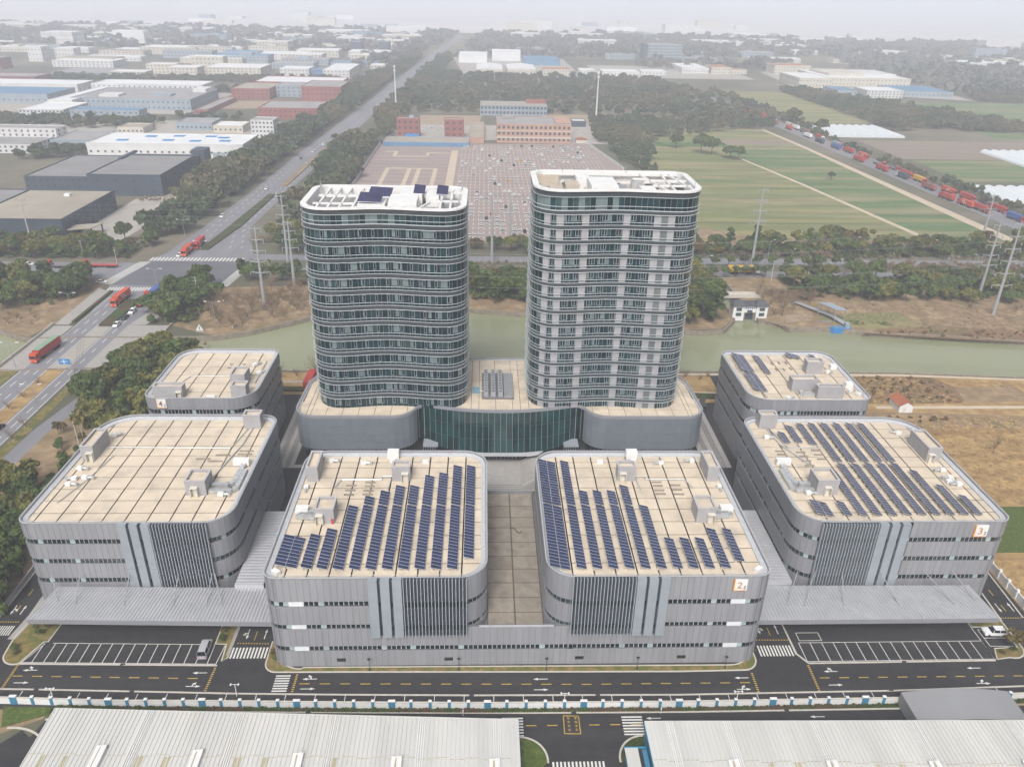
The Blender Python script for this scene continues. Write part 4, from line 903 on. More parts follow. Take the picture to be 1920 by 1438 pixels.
for p in (lf, rf):                                     # recessed ground floor glazing under the wings
    q = offset(p, -1.2, False); b = MB(); qq = resample(q, 1.3, False); ins = offset(qq, -.0, False)
    for i in range(len(qq)-1):
        a, c = qq[i], qq[i+1]; e = (a[0]+(c[0]-a[0])*.93, a[1]+(c[1]-a[1])*.93)
        b.face([(*a,0),(*e,0),(*e,3.9),(*a,3.9)], 0); b.face([(*e,0),(*c,0),(*c,3.9),(*e,3.9)], 1)
    stuff(b.build('ground_floor_glazing', [M['glass_dark'], M['mullion']], pd))
b = MB()
bk_ = [rf[-1]]+back+[lf[0]]
for a, c in zip(bk_[:-1], bk_[1:]): b.face([(*a,0),(*c,0),(*c,13.9),(*a,13.9)])
b.build('rear_wall', M['podium'], pd)
# entrance glass: every pane a part, mullions between
zt_, zb_ = 13.7, 3.4; rows = [0,.34,.67,1.0]
mu = MB()
lerp3 = lambda i, t: (cg_b[i][0]+(cg_t[i][0]-cg_b[i][0])*t, cg_b[i][1]+(cg_t[i][1]-cg_b[i][1])*t, zb_+(zt_-zb_)*t)
for i in range(28):
    for a, c in zip(rows[:-1], rows[1:]):
        A, B_, C_, D = Vector(lerp3(i,a)), Vector(lerp3(i+1,a)), Vector(lerp3(i+1,c)), Vector(lerp3(i,c)); ce = (A+B_+C_+D)/4
        P = [tuple(v+(ce-v)*.03) for v in (A,B_,C_,D)]; n_ = (B_-A).cross(D-A).normalized()*.05
        x = MB(); x.v = P+[tuple(Vector(v)-n_) for v in P]; x.f = [(0,1,2,3),(7,6,5,4),(0,4,5,1),(1,5,6,2),(2,6,7,3),(3,7,4,0)]; x.m = [0]*6
        x.build('glass_pane', M['podium_glass'], pd)
for i in range(29):
    p, q = lerp3(i,0), lerp3(i,1); mu.bar((p[0],p[1]-.08,p[2]),(q[0],q[1]-.08,q[2]), .07, .16)
mu.build('mullion', M['mullion'], pd)
b = MB()
for i in range(28):
    a, c = lerp3(i,0), lerp3(i+1,0); b.face([(a[0],a[1]+.25,a[2]-.1),(c[0],c[1]+.25,c[2]-.1),(c[0],c[1]+6,c[2]-.1),(a[0],a[1]+6,a[2]-.1)])
    u, v = lerp3(i,1), lerp3(i+1,1); b.face([(a[0],a[1]+.9,a[2]),(c[0],c[1]+.9,c[2]),(v[0],v[1]+.9,v[2]),(u[0],u[1]+.9,u[2])])
    for t in (.34,.67): p, q = lerp3(i,t), lerp3(i+1,t); b.face([(p[0],p[1]+.12,p[2]),(q[0],q[1]+.12,q[2]),(q[0],q[1]+.9,q[2]),(p[0],p[1]+.9,p[2])])
b.build('inner_wall', M['fin_back'], pd)
MB().prism([(-4,187.9),(13,187.9),(15.5,188.6),(17,190.4),(-8,190.4),(-6.5,188.6)], 3.15, 3.4).build('entrance_canopy', M['parapet'], pd)
ent = MB()
for k in range(20): x = -6+k*1.1; ent.box(x+.06,x+1.04,191.4,191.5,.05,3.1,0).box(x-.06,x+.06,191.3,191.55,.05,3.1,1)
stuff(ent.build('entrance_glazing', [M['glass_dark'], M['mullion']], pd))
for x0 in (-16.9,22.9):
    MB().box(x0,x0+4.2,191.5,195.5,4.0,4.4).build('porch_roof', M['pale_panel'], pd); e = MB()
    for k in range(6): e.box(x0+.15+k*.67,x0+.7+k*.67,191.8,191.9,.05,4.0,0).box(x0+.02+k*.67,x0+.13+k*.67,191.7,191.95,.05,4.0,1)
    stuff(e.build('porch_glazing', [M['glass_dark'], M['mullion']], pd))
# roof
MB().prism(offset(outl,-.2), 13.5, 13.7).build('roof_deck', M['seam'], pd)
o1 = resample(outl, .9); 
MB().ring(offset(o1,.12), offset(o1,-.5), 13.7, 14.45).build('parapet', M['podium_cap'], pd)
MB().ring(offset(o1,-.42), offset(o1,-.5-.35), 13.72, 14.1).build('gutter', M['parapet'], pd)
TL, TR = (-46,-5,197,222), (13.4,55,197,221)
def inside(p, poly):
    c = False
    for i in range(len(poly)):
        a, b_ = poly[i-1], poly[i]
        if (a[1] > p[1]) != (b_[1] > p[1]) and p[0] < (b_[0]-a[0])*(p[1]-a[1])/(b_[1]-a[1])+a[0]: c = not c
    return c
rin = offset(o1, -1.0)
def pod_slabs(xs, ys):
    for xa, xb in zip(xs[:-1], xs[1:]):
        for ya, yb in zip(ys[:-1], ys[1:]):
            if any(t[0] < xa and xb < t[1] and t[2] < ya and yb < t[3] for t in (TL,TR)): continue
            q = rect(xa+.07, xb-.07, ya+.07, yb-.07)
            n_in = sum(inside(p, rin) for p in q)
            if n_in == 4: piece('roof_slab', boxmesh('roof_slab', xb-xa-.14, yb-ya-.14, .12, 'slab'), pd, ((xa+xb)/2,(ya+yb)/2,13.7))
            elif n_in:                                            # trim to the curved edge: keep the sub-cells inside
                b = MB(); m = 8
                gx = lines(q[0][0], q[1][0], m); gy = lines(q[0][1], q[2][1], m)
                for i in range(m):
                    for j in range(m):
                        if inside(((gx[i]+gx[i+1])/2,(gy[j]+gy[j+1])/2), rin): b.box(gx[i],gx[i+1],gy[j],gy[j+1],13.7,13.82)
                if b.v: b.build('roof_slab', M['slab'], pd)
pod_slabs([-52,-48.8,-47.6]+lines(-43.5,-3.4,9)+[-1.2,3.6,8.4,10.6]+lines(13.0,53.4,9)+[57.6,58.8,62.2], [190,191.6,192.4,195.6,199.5,204,208.5,213,217.5,221.5,225.5,230])
# roof plant between the towers
ac = thing('air_handling_plant', 'row of pale cooling units on a slatted platform between the two towers', 'air conditioners', (4,210,13.8))
MB().box(-.4,8.9,201.6,218.3,13.9,14.2).build('platform', M['flat_grey'], ac)
for c in range(3):
    for k in range(9):
        y = 202.6+k*1.72; u = MB().box(.15+c*2.1,1.5+c*2.1,y,y+1.4,14.2,15.7).cone((.82+c*2.1,y+.7,15.7),(.82+c*2.1,y+.7,15.85),.42,.42,10,1).build('cooling_unit', [M['pale_panel'], M['flat_grey']], ac)
for k in range(8): MB().box(6.2+k*.33,6.4+k*.33,202,218,14.25,14.75).build('pipe_tray', M['duct'], ac)
MB().box(-3.2,-1.0,205.3,207,13.85,15.2).build('blue_pump_box', mat('pump_blue',(.16,.28,.36),.6,.05), ac)
MB().tube([(-1,206,14.3),(0,206,14.3)],.15).build('pipe', M['duct'], ac)

# ------------------------------------------------------------ the two towers
def tower_path(x0, x1, y0, y1, rec, shift):
    """outline with rounded corners and a shallow S-curved front"""
    base = rrect(x0, y0, x1, y1, (6.5,5.5,4,4), 8); fa, fb = x0+6.5, x1-5.5
    fr = []
    for k in range(1, 36):
        u = k/36; x = fa+(fb-fa)*u; s = .5-.5*math.cos(2*PI*min(1,max(0,u**shift)))
        fr.append((x, y0+rec*s))
    return base[:9]+fr+base[9:]
def front_at(path, x):
    best = None
    for a, b in zip(path[:-1], path[1:]):
        if a[0] <= x <= b[0] and b[0] > a[0]:
            t = (x-a[0])/(b[0]-a[0]); y = a[1]+(b[1]-a[1])*t
            if best is None or y < best[0]: best = (y, math.atan2(b[1]-a[1], b[0]-a[0]))
    return best or (path[8][1], 0)
def loop_mesh(name, path, d0, d1, h, m):
    return MB().ring(offset(path,d1), offset(path,d0), 0, h).mesh(name, [M[m]])
def tower(name, label, path, z0, pitch, nf, first_top, ztop, cap, kind):
    cx = sum(p[0] for p in path)/len(path); t = thing(name, label, 'tower', (cx, 208, z0)); r_ = random.Random(len(label))
    fine = resample(path, 1.46); n = len(fine)
    rail = loop_mesh('rail_louver', path, .38, .50, .115, 'louver'); thick = loop_mesh('louver', path, .46, .60, .125, 'louver'); thin = loop_mesh('thin_louver', path, .30, .38, .06, 'louver_dim')
    def strip(nm, za, zb, pick, d=0.):
        pp = offset(fine, d); b = MB()
        for i in range(n): j = (i+1) % n; b.face([(*pp[i],za),(*pp[j],za),(*pp[j],zb),(*pp[i],zb)], pick(i))
        return stuff(b.build(nm, [M['t_glass'],M['t_glass2'],M['t_glass3'],M['t_blind'],M['spandrel'],M['t_wall']], t))
    mu_mesh = {}
    def mull(za, zb):
        b = MB(); pp = offset(fine, .06)
        for i in range(n): b.box(pp[i][0]-.032, pp[i][0]+.032, pp[i][1]-.032, pp[i][1]+.032, za, zb)
        stuff(b.build('mullion', M['mullion'], t))
    side = lambda i: fine[i][1] > 200.5
    ext = 1.18 if kind == 'glass' else 1.0
    zprev = z0
    for k in range(nf):
        zt = first_top+k*pitch                                 # head of the glass, foot of the louver bundle
        zsill = max(z0, zt-(2.2 if kind == 'glass' else 1.9)); zlow = max(z0, zt-(pitch-ext))
        f = (lambda i: r_.choice((0,0,0,0,1,1,0,2,0,1,3)) if kind == 'glass' else r_.choice((0,1,1,2,3)))
        strip('storey_glass', zsill, zt, lambda i: f(i)); 
        if zsill-.25 > zlow: strip('sill_glass', zlow, zsill, lambda i: r_.choice((0,0,1)) if kind == 'glass' else r_.choice((0,1,1)))
        strip('spandrel', zt, zt+ext, lambda i: 4)
        mull(zlow, zt)
        if k: piece('rail_louver', rail, t, (0,0,zsill-.22)).location.x -= 0
        piece('louver', thick, t, (0,0,zt)); 
        for q in range(3): piece('thin_louver', thin, t, (0,0,zt+ext*(.30+.21*q)))
        piece('louver', rail, t, (0,0,zt+ext-.05))
    # crown: glass storey, louvers, white cap
    zc = first_top+(nf-1)*pitch+ext
    cg0 = zc+1.0; cg1 = ztop-1.1
    strip('crown_glass', zc, cg1, lambda i: r_.choice((0,1,2,3,2)) if fine[i][0] < cx+2 else r_.choice((0,1,1,2))); strip('spandrel', cg1, ztop, lambda i: 4); mull(zc, cg1)
    piece('rail_louver', rail, t, (0,0,cg0)); piece('louver', rail, t, (0,0,zc+.05))
    for q in range(4): piece('thin_louver' if q else 'louver', thin if q else rail, t, (0,0,cg1+q*.27))
    for o in list(t.children):
        if o.name.split('.')[0] in ('rail_louver','louver','thin_louver'):
            o.location.x = -WL[t][0]; o.location.y = -WL[t][1]
    MB().ring(offset(path,.45), offset(path,-.9), cap-.45, cap).build('white_cap', M['white'], t)
    MB().ring(offset(path,-.85), offset(path,-1.1), ztop-2.6, cap-.05).build('parapet', M['white'], t)
    MB().prism(offset(path,-1.0), ztop-2.9, ztop-2.6).build('roof_deck', M['deck' if kind != 'glass' else 'r_grey'], t)
    return t, fine
PL = tower_path(-46.4,-4.8,196.4,222.2,1.5,.92); PR = tower_path(13.0,55.2,196.6,220.6,1.15,.98)
tl, fl_ = tower('glass_tower', 'left office tower of dark glass ringed by silver louvers', PL, 13.75, 4.36, 12, 16.82, 69.6, 70.2, 'glass')
tr, fr_ = tower('apartment_tower', 'right taller tower with white wall panels between windows and curved silver louvers', PR, 13.75, 3.82, 15, 15.75, 74.7, 75.4, 'flat')
# opening windows of the glass tower
wf = MB().box(-.36,.36,-.12,.02,0,.08).box(-.36,.36,-.12,.02,1.80,1.9).box(-.36,-.27,-.12,.02,.08,1.80).box(.27,.36,-.12,.02,.08,1.80).box(-.27,.27,-.05,-.02,.10,1.78,1).mesh('opening_window', [M['pale_panel'], M['t_glass']])
for k in range(12):
    zs_ = 16.82+4.36*k-2.12; 
    for j in range(11):
        x = -40.9+j*3.17; y, a = front_at(PL, x)
        piece('opening_window', wf, tl, (x, y-.05, zs_), a)
bl = boxmesh('blind_pane', .8, .05, 1.9, 't_blind')
for k in range(12):
    for x in (-39.9,-31.6,-23.0,-14.2):
        y, a = front_at(PL, x); piece('blind_pane', bl, tl, (x, y-.03, 16.82+4.36*k-2.1), a)
# white wall panels, grey louver boxes and window frames of the apartment tower
wfm = {}
def frame_mesh(w_, h_, nv):
    b = MB().box(-w_/2,w_/2,-.1,.02,0,.09).box(-w_/2,w_/2,-.1,.02,h_-.09,h_)
    for k in range(nv+1): x = -w_/2+w_*k/nv; b.box(x-.06,x+.06,-.1,.02,.09,h_-.09)
    for k in range(nv): b.box(-w_/2+w_*k/nv+.07,-w_/2+w_*(k+1)/nv-.07,-.04,-.01,.09,h_-.09,1+(k % 2))
    return b.mesh('window', [M['pale_panel'], M['t_glass'], M['t_glass2']])
w2, w3 = frame_mesh(1.35,1.72,2), frame_mesh(1.9,1.72,3)
SECW = [(15.3,17.0),(18.45,20.25),(24.95,26.75),(35.6,37.3),(43.3,45.1),(46.85,48.6)]
for k in range(15):
    zt = 15.75+3.82*k; za = max(13.8, zt-2.82)
    for xa, xb in SECW:
        x = (xa+xb)/2; y, a = front_at(PR, x); piece('wall_panel', boxmesh('wall_panel', xb-xa, .16, zt-za, 't_wall'), tr, (x, y-.06, za), a)
    y, a = front_at(PR, 46); piece('louvre_box', boxmesh('louvre_box', 1.7, .14, zt-za, 't_grey'), tr, (45.97, y-.04, za), a)
    for x, me in ((17.72,w2),(21.5,w2),(24.1,w2),(28.1,w2),(30.9,w2),(34.6,w2),(38.1,w2),(41.6,w3),(50.1,w2),(51.7,w2)):
        if zt-1.8 < 13.7: continue
        y, a = front_at(PR, x); piece('window', me, tr, (x, y-.06, zt-1.78), a)
# roof furniture
def beams(t, segs, z, w_=.55, h=.5):
    for p, q in segs: MB().bar((*p,z),(*q,z), w_, h).build('roof_beam', M['white'], t)
beams(tl, [((-44,212.5),(-33.5,212.5)),((-44,204),(-33.5,204)),((-42.3,198.4),(-42.3,221)),((-39.5,198.4),(-39.5,221)),((-36.6,198.4),(-36.6,221)),((-33.3,198.4),(-33.3,221)),((-33.3,217),(-6,217)),((-24.3,199),(-24.3,205)),((-16.6,198.8),(-14.2,206)),((-11.2,199),(-11.2,221)),((-8.6,199),(-8.6,221)),((-14,207.5),(-6,207.5)),((-22,199),(-18,206))], 69.5)
for x0,x1,y0,y1,z1 in ((-24.5,-17.2,201.5,210,70.6),(-32.5,-25.5,203,208.5,69.6),(-22.5,-16.5,212,219,70.2),(-15.5,-12,211.5,218.5,70.0),(-36,-33.5,199,203,68.2),(-30,-27,199,201.5,68.6)): MB().box(x0,x1,y0,y1,66.7,z1).build('plant_room', M['white'], tl)
for x, y, s in ((-27.6,211.5,1.9),(-29.5,205.2,1.9),(-17.4,214.8,.95),(-11.2,214.3,.95)):
    b = MB(); 
    for k in range(2 if s > 1 else 1):
        b.v += [(x-2.4*s/1.5,y-1.9,70.3),(x+2.4*s/1.5,y-1.9,70.1),(x+2.7*s/1.5,y+1.9,71.6),(x-2.0*s/1.5,y+1.9,71.9)]; b.f += [(0,1,2,3)]; b.m += [0]; break
    b.v += [(px,py,pz-.12) for px,py,pz in b.v]; b.f += [(7,6,5,4),(0,4,5,1),(1,5,6,2),(2,6,7,3),(3,7,4,0)]; b.m += [1]*5
    o = tag(b.build('roof_solar_panel', [M['pv2'], M['pv_frame']]), {-27.6:'rear one of two large tilted solar panels on the glass tower roof', -29.5:'front one of two large tilted solar panels on the glass tower roof', -17.4:'small tilted solar panel in the middle of the glass tower roof', -11.2:'small tilted solar panel near the right end of the glass tower roof'}[x], 'solar panel', 'solar panels on the glass tower roof')
for x, y, h in ((-44.6,219,3.6),(-44.2,217.5,2.4),(-5.9,218,2.6),(-6.4,203,2.5)): MB().cone((x,y,69.4),(x,y,69.4+h),.09,.05,6).box(x-.2,x+.2,y-.15,y+.15,70.2,71.2).build('antenna', M['steel'], tl)
for x, y in ((-10.5,209.5),(-9,210.5),(-12.6,203)): MB().box(x,x+1.6,y,y+1.2,67.2,68.6).build('fan_box', M['duct'], tl)
beams(tr, [((46.5,200),(42.5,219.5)),((43,211.5),(54,211.5)),((44,205.5),(54,205.5)),((48.6,199),(48.6,219.5)),((50.5,219.5),(53.6,201)),((16,218.5),(53,218.5)),((33.5,198.6),(31.5,206)),((40,213.5),(43.5,213.5))], 74.7)
for x0,x1,y0,y1,z1 in ((27.3,34.2,200,211.5,75.6),(21.3,24.8,205.5,211.5,74.6),(24.6,28.2,211,217,75.2),(13.9,15.3,206,212,73.6),(40.6,44.4,201.5,206.8,74.4),(14.5,20.5,217.5,219,74.6),(34.2,38,210,211,73.8),(26,27,199.5,206,74.0)): MB().box(x0,x1,y0,y1,71.8,z1).build('plant_room', M['white' if x0 in (27.3,24.6,40.6) else 'pale_panel' if x0 in (13.9,34.2) else 'deck'], tr)
for x, y in ((39.7,213.5),(40.6,211.6),(41.4,213.2),(39.4,210.8),(45.3,213)): MB().box(x,x+1.5,y,y+1.3,72,74.4).build('cooling_unit', M['duct'], tr)
for x, y in ((17,212),(18.5,209.5),(17.2,208),(24,208.6),(25.2,208.2),(30,200.2),(36.5,209)): MB().box(x,x+.7,y,y+.6,71.8,72.8).build('vent_pipe', M['pale_panel'], tr)
for x0,x1,y0,y1 in ((21.5,24.4,213,219),(28.6,31.5,214,218.5),(32,35,213,218),(25,27,200,204),(35,37.5,214,219),(47,50,206.5,210.5),(50.6,54,199,204.5),(44.5,47,212.5,218.5),(50.6,54,212.5,219)): MB().box(x0,x1,y0,y1,72.05,72.4).build('roof_gap_shade', M['fin_back'], tr)  # low dark slabs painted as the shade down in the roof gaps
for x, y in ((15,219.5),(21.5,219.5),(39,219),(53.2,219),(54,202)): MB().cone((x,y,75),(x,y,77.2),.07,.05,6).build('lightning_rod', M['steel'], tr)
# ------------------------------------------------------------ boundary wall with blue piers
wt = thing('boundary_wall', 'white boundary wall with blue piers along the front road', 'wall', (0,104.5,0))
big = [-68.7,-51.6,-34.2,-16.7,1.0,18.9,36.8,54.6,72.3]
px_ = []
for a, b in zip([-86.3]+big, big+[90.2]):
    px_ += [(a,1)]+[(a+(b-a)*k/5,0) for k in range(1,5)]
px_ = [(-103.6,1),(-100.1,0),(-96.6,0),(-93.2,0),(-89.8,0)]+px_+[(90.2,1),(93.7,0),(97.2,0),(100.7,0),(104.2,0),(107.8,1),(112.5,0)]
for (xa,ka),(xb,kb_) in zip(px_[:-1], px_[1:]):
    MB().bar((xa,wall_y(xa),.78),(xb,wall_y(xb),.78),.22,1.56).build('wall_bay', M['white'], wt)
    MB().bar((xa,wall_y(xa),1.60),(xb,wall_y(xb),1.60),.34,.08).build('wall_coping', M['kerb'], wt)
for x, k in px_:
    w_ = .62 if k else .27; y = wall_y(x)
    p = MB().box(x-w_,x+w_,y-.24,y+.24,0,1.9).build('pier', M['blue'], wt); sub(p, wt)
    MB().box(x-w_-.04,x+w_+.04,y-.27,y+.27,1.9,2.0).build('pier_cap', M['white'], p)
w2_ = thing('side_wall', 'white boundary wall along the right edge of the site beside dry reeds', 'wall', (119,130,0))
for k in range(24):
    y0 = 106+k*3.4; x0 = 119.0+.035*(y0-106)*.3
    MB().bar((x0,y0,1.0),(x0+.03,y0+3.4,1.0),.22,2.0).build('wall_bay', M['white'], w2_); MB().box(x0-.3,x0+.3,y0-.3,y0+.3,0,2.4).build('pier', M['blue' if k < 2 else 'white'], w2_)
w3_ = thing('side_wall', 'low grey wall along the left edge of the site below dark trees', 'wall', (-101.3,130,0))
for k in range(22): MB().bar((-101.35,107+k*3.4,.7),(-101.35,110.35+k*3.4,.7),.2,1.4).build('wall_bay', M['stair_top'], w3_)
# hedge strip and path on the outer side of the wall
hr = random.Random(3); hb = MB()
for x in np.arange(-78, 112, .55):
    y = wall_y(x)-.62; h = .45+hr.random()*.35; hb.cone((x,y,0),(x+hr.uniform(-.1,.1),y+hr.uniform(-.1,.1),h),.5,.25,6)
o = tag(hb.build('low_hedge', M['hedge']), 'long low green and brown hedge at the foot of the white boundary wall', 'hedge')
sheet('footway', [(-79,104.6),(-60,104.3),(-26,103.9),(7,103.4),(38,103.2),(80,103.3),(112,104),(112,104.9),(80,104.2),(38,103.9),(1,104.1),(-26,104.5),(-60,105.2),(-79,105.7)], .05, M['dirt'])
# garden lamps, cameras
lamp = thing('garden_lamp', 'lamp', 'lamp', (0,0,0))
MB().cone((0,0,0),(0,0,2.7),.06,.045,6).build('post', M['dark_metal'], lamp); MB().cone((0,0,2.62),(0,0,2.9),.12,.34,8).build('lamp_head', M['dark_metal'], lamp); MB().box(-.2,.2,-.2,.2,0,.12).build('base_plate', M['dark_metal'], lamp)
LK = Kind(lamp)
for x, lb in ((-22.0,'dark garden lamp below the fins of the left wing'),(-4.6,'dark garden lamp at the right end of the left wing'),(12.6,'dark garden lamp at the left end of the right wing'),(30.6,'dark garden lamp below the pale panels of the right wing'),(48.2,'dark garden lamp at the right corner of the right wing')):
    LK((x,113.95 if x < 0 else 113.75,.1), 0, lb, 'garden lamps on the front lawn')
camp = thing('camera_pole', 'pole', 'camera pole', (0,0,0))
MB().cone((0,0,0),(0,0,3.1),.09,.07,8).build('pole', M['white'], camp); MB().bar((-.7,0,3.0),(.7,0,3.0),.07).build('cross_arm', M['white'], camp)
for x in (-.7,.7): MB().box(x-.12,x+.12,-.32,.1,3.02,3.2).build('camera', M['white'], camp)
CK = Kind(camp)
for x, y, lb in ((15.4,105.2,'white camera pole by the wall, nearest the yellow road box'),(-46.1,108.1,'white camera pole by the wall below the left crossing'),(-79.6,107.6,'leftmost white camera pole by the blue and white wall'),(48.0,105.2,'white camera pole by the wall right of the link building')): CK((x,y,0), 0, lb, 'camera poles along the boundary wall')
bol = MB().cone((0,0,0),(0,0,1.5),.05,.05,6).box(-.12,.12,-.04,.04,.9,1.5).mesh('road_sign_post', M['white'])
for k, (x,lb) in enumerate(((-3.5,'thin white post with a striped plate behind the left shed roof'),(33.2,'thin white post beside the arrow behind the right shed roof'))): tag(link('marker_post', bol, None, (x,103.0,0)), lb, 'post')
# ------------------------------------------------------------ ribbed sheds in the foreground
def shed(label, x0, x1, yl, yr, z, vents, sky, joint):
    t = thing('shed', label, 'shed', ((x0+x1)/2, yl, 0)); ye = 58
    Y = lambda x: yl+(yr-yl)*(x-x0)/(x1-x0)
    MB().prism([(x0,ye),(x1,ye),(x1,yr),(x0,yl)], z-.12, z).build('roof', M['shed_roof'], t)
    MB().prism([(x0+.12,ye),(x1-.12,ye),(x1-.12,yr-.5),(x0+.12,yl-.5)], 0, z-.12).build('wall', M['blue'], t)
    rb = MB(); n = round((x1-x0)/.78)
    for k in range(n+1):
        x = x0+(x1-x0)*k/n
        rb.bar((x,ye,z+.05),(x,Y(x),z+.05),.17,.14)
    stuff(rb.build('roof_rib', M['shed_roof'], t))
    jb = MB()
    for x in joint:
        for d in (-.55,-.2,.2,.55): jb.bar((x+d,ye,z+.10),(x+d,Y(x),z+.10),.14,.2)
    jb.build('ridge_seam', M['white'], t)
    ob = MB()
    for k in range(int((x1-x0)/2.6)):
        xa = x0+k*2.6; ob.box(xa,xa+2.45,92.6-.3*(k % 2)-(xa+76)*.028-.06,92.6-.3*(k % 2)-(xa+76)*.028,z,z+.09)
    ob.build('sheet_lap', M['shed_light'], t)
    for x in sky: MB().box(x,x+1.1,70,92.2-(x+76)*.028,z,z+.03).build('skylight_strip', M['shed_light'], t)
    for x, y in vents:
        v = MB().box(x-.16,x+.16,y-9,y,z+.1,z+.42,1).box(x+.16,x+1.0,y-9,y+.15,z,z+.75).box(x-.75,x-.16,y-9,y+.1,z,z+.5).box(x-.75,x+1.0,y,y+.15,z,z+.62).build('ridge_vent', [M['white'],M['shed_light']], t)
    MB().box(x1-.02,x1+.12,ye,yr-.2,z-.5,z+.06).build('edge_trim', M['blue_trim'], t); MB().bar((x0,yl+.06,z-.1),(x1,yr+.06,z-.1),.14,.34).build('gutter', M['shed_roof'], t)
    return t
shed('left foreground shed with a long white ribbed roof and three visible ridge vents', -75.6, 6.35, 101.8, 98.2, 4.4, [(-63.9,93.4),(-47.6,92.3),(-30.8,91.4),(-14.3,90.5),(2.0,89.8)], [-73.4,-69.6,-57.4,-52.9,-41.1,-36.6,-25.3], [-58.5,-42.5,-25.6,-10.5,2.6])
sr = shed('right foreground shed with a white ribbed roof and blue end wall', 28.75, 122, 97.4, 96.3, 4.5, [(42.0,88.9),(58.5,88.5),(75.9,88.1),(92,88)], [48,52.5,66,70], [33,43.2,58.8,76.4,94])
MB().box(28.6,28.75,58,97.2,4.0,4.6).build('edge_trim', M['blue_trim'], sr)
at = thing('annex', 'small white-roofed lean-to against the blue end wall of the right shed', 'shed', (26.3,90,0))
MB().box(24.7,27.0,80,93.6,2.5,2.66).build('roof', M['shed_roof'], at); MB().box(24.9,28.55,80,93.3,0,2.5).build('wall', M['blue'], at); MB().box(27.0,27.7,80,93.2,2.5,2.58).build('gutter', M['dark_metal'], at)
MB().box(24.6,28.5,93.55,93.7,2.4,2.75).build('edge_trim', M['blue_trim'], at)
# arched membrane shelter
ar = thing('arched_shelter', 'grey membrane shelter with a curved roof at the lower right corner', 'shelter', (88,100,0)); b = MB(); n = 14
pts = [(78.6+20.4*k/n, 3.3+.95*math.sin(PI*k/n)) for k in range(n+1)]
for (xa,za),(xb,zb__) in zip(pts[:-1], pts[1:]):
    b.face([(xa,97.3,za),(xb,97.3,zb__),(xb,104.3,zb__),(xa,104.3,za)]); b.face([(xa,97.3,za-.08),(xa,104.3,za-.08),(xb,104.3,zb__-.08),(xb,97.3,zb__-.08)])
    b.face([(xa,97.3,za-.08),(xb,97.3,zb__-.08),(xb,97.3,zb__),(xa,97.3,za)]); b.face([(xa,104.3,za),(xb,104.3,zb__),(xb,104.3,zb__-.08),(xa,104.3,za-.08)])
b.build('membrane_roof', M['shed_grey'], ar)
s_ = MB().box(78.55,78.65,97.3,104.3,.3,3.3)
s_.build('side_sheet', M['shed_grey'], ar); MB().box(98.9,99.0,97.3,104.3,.3,3.3).build('side_sheet', M['shed_grey'], ar)
for x in (78.8,85.5,92.2,98.8):
    for y in (97.5,100.8,104.1): MB().cone((x,y,0),(x,y,3.3),.06,.06,6).build('post', M['steel'], ar)
# ------------------------------------------------------------ buildings beyond the road and the river
winmesh = {}
def bld(name, label, x0, x1, y0, y1, h, wall, roof, win=None, side=None, cat='building', gable=0., parapet=.7, group=None, ww=1.6, wh=1.5, extra=None):
    """walls with a plinth, recessed flat or gabled roof, and windows on the near front and on one side ('e' or 'w')"""
    t = thing(name, label, cat, ((x0+x1)/2, y0, 0), group)
    MB().box(x0,x1,y0,y1,0,h-.05).build('wall', M[wall], t)
    if gable:
        n = max(1, round(abs(x1-x0)/32)); b = MB(); s = (x1-x0)/n
        for k in range(n):
            a, c, m = x0+k*s, x0+(k+1)*s, x0+(k+.5)*s
            for (p,zp),(q,zq) in (((a-.3,h),(m,h+gable)),((m,h+gable),(c+.3,h))): b.face([(p,y0-.5,zp),(q,y0-.5,zq),(q,y1+.5,zq),(p,y1+.5,zp)])
            b.face([(a,y0-.3,h-.3),(c,y0-.3,h-.3),(m,y0-.3,h+gable-.05)])
        b.build('roof', M[roof], t)
    else:
        MB().ring(rect(x0-.1,x1+.1,y0-.1,y1+.1), rect(x0+.5,x1-.5,y0+.5,y1-.5), h-.1, h+parapet).build('parapet', M[wall], t)
        MB().box(x0+.5,x1-.5,y0+.5,y1-.5,h,h+.12).build('roof', M[roof], t)
    key = (ww,wh)
    if key not in winmesh: winmesh[key] = MB().box(-ww/2,ww/2,-.08,.05,0,wh).mesh('window', M['win_far'])
    if win:
        rows, cols = win
        for r_ in range(rows):
            z = (r_+.35)*h/rows
            for c in range(cols): piece('window', winmesh[key], t, (x0+(c+.5)*(x1-x0)/cols, y0, z))
            if side:
                m = max(2, int((y1-y0)/((x1-x0)/cols*1.3)))
                for c in range(min(m,14)): piece('window', winmesh[key], t, (x1 if side == 'e' else x0, y0+(c+.5)*(y1-y0)/min(m,14), z), PI/2 if side == 'e' else -PI/2)
    if extra: extra(t)
    return t
def roofbox(*boxes):
    def f(t):
        for x0,x1,y0,y1,z0,z1,m in boxes: MB().box(x0,x1,y0,y1,z0,z1).build('roof_box', M[m], t)
    return f
B = bld
def dark1x(t):
    MB().prism([(-213.5,404),(-203,408),(-201,418),(-213.5,414)],4.4,4.8).build('porch', M['b_tan_roof'], t)
    for x, y in ((-203.4,408.6),(-201.6,417)): MB().box(x-.3,x+.3,y-.3,y+.3,0,4.4).build('porch_column', M['b_dark'], t)
    for k in range(18): MB().box(-214,-213.3,406+k*3.3,406.7+k*3.3,0,9.8).build('pilaster', M['b_dark'], t)
    MB().box(-236,-233,452,455,10,11.6).build('roof_box', M['r_white'], t)
B('dark_factory','slate-blue factory with a tan flat roof nearest the crossroads', -262,-214,402,466,10.2,'b_dark','b_tan_roof',(1,4),'e',extra=dark1x)
B('dark_factory','low slate-blue factory with a dusty violet roof at the left edge', -330,-266,440,486,5.6,'b_dark','b_dark_roof',(1,6),'e')
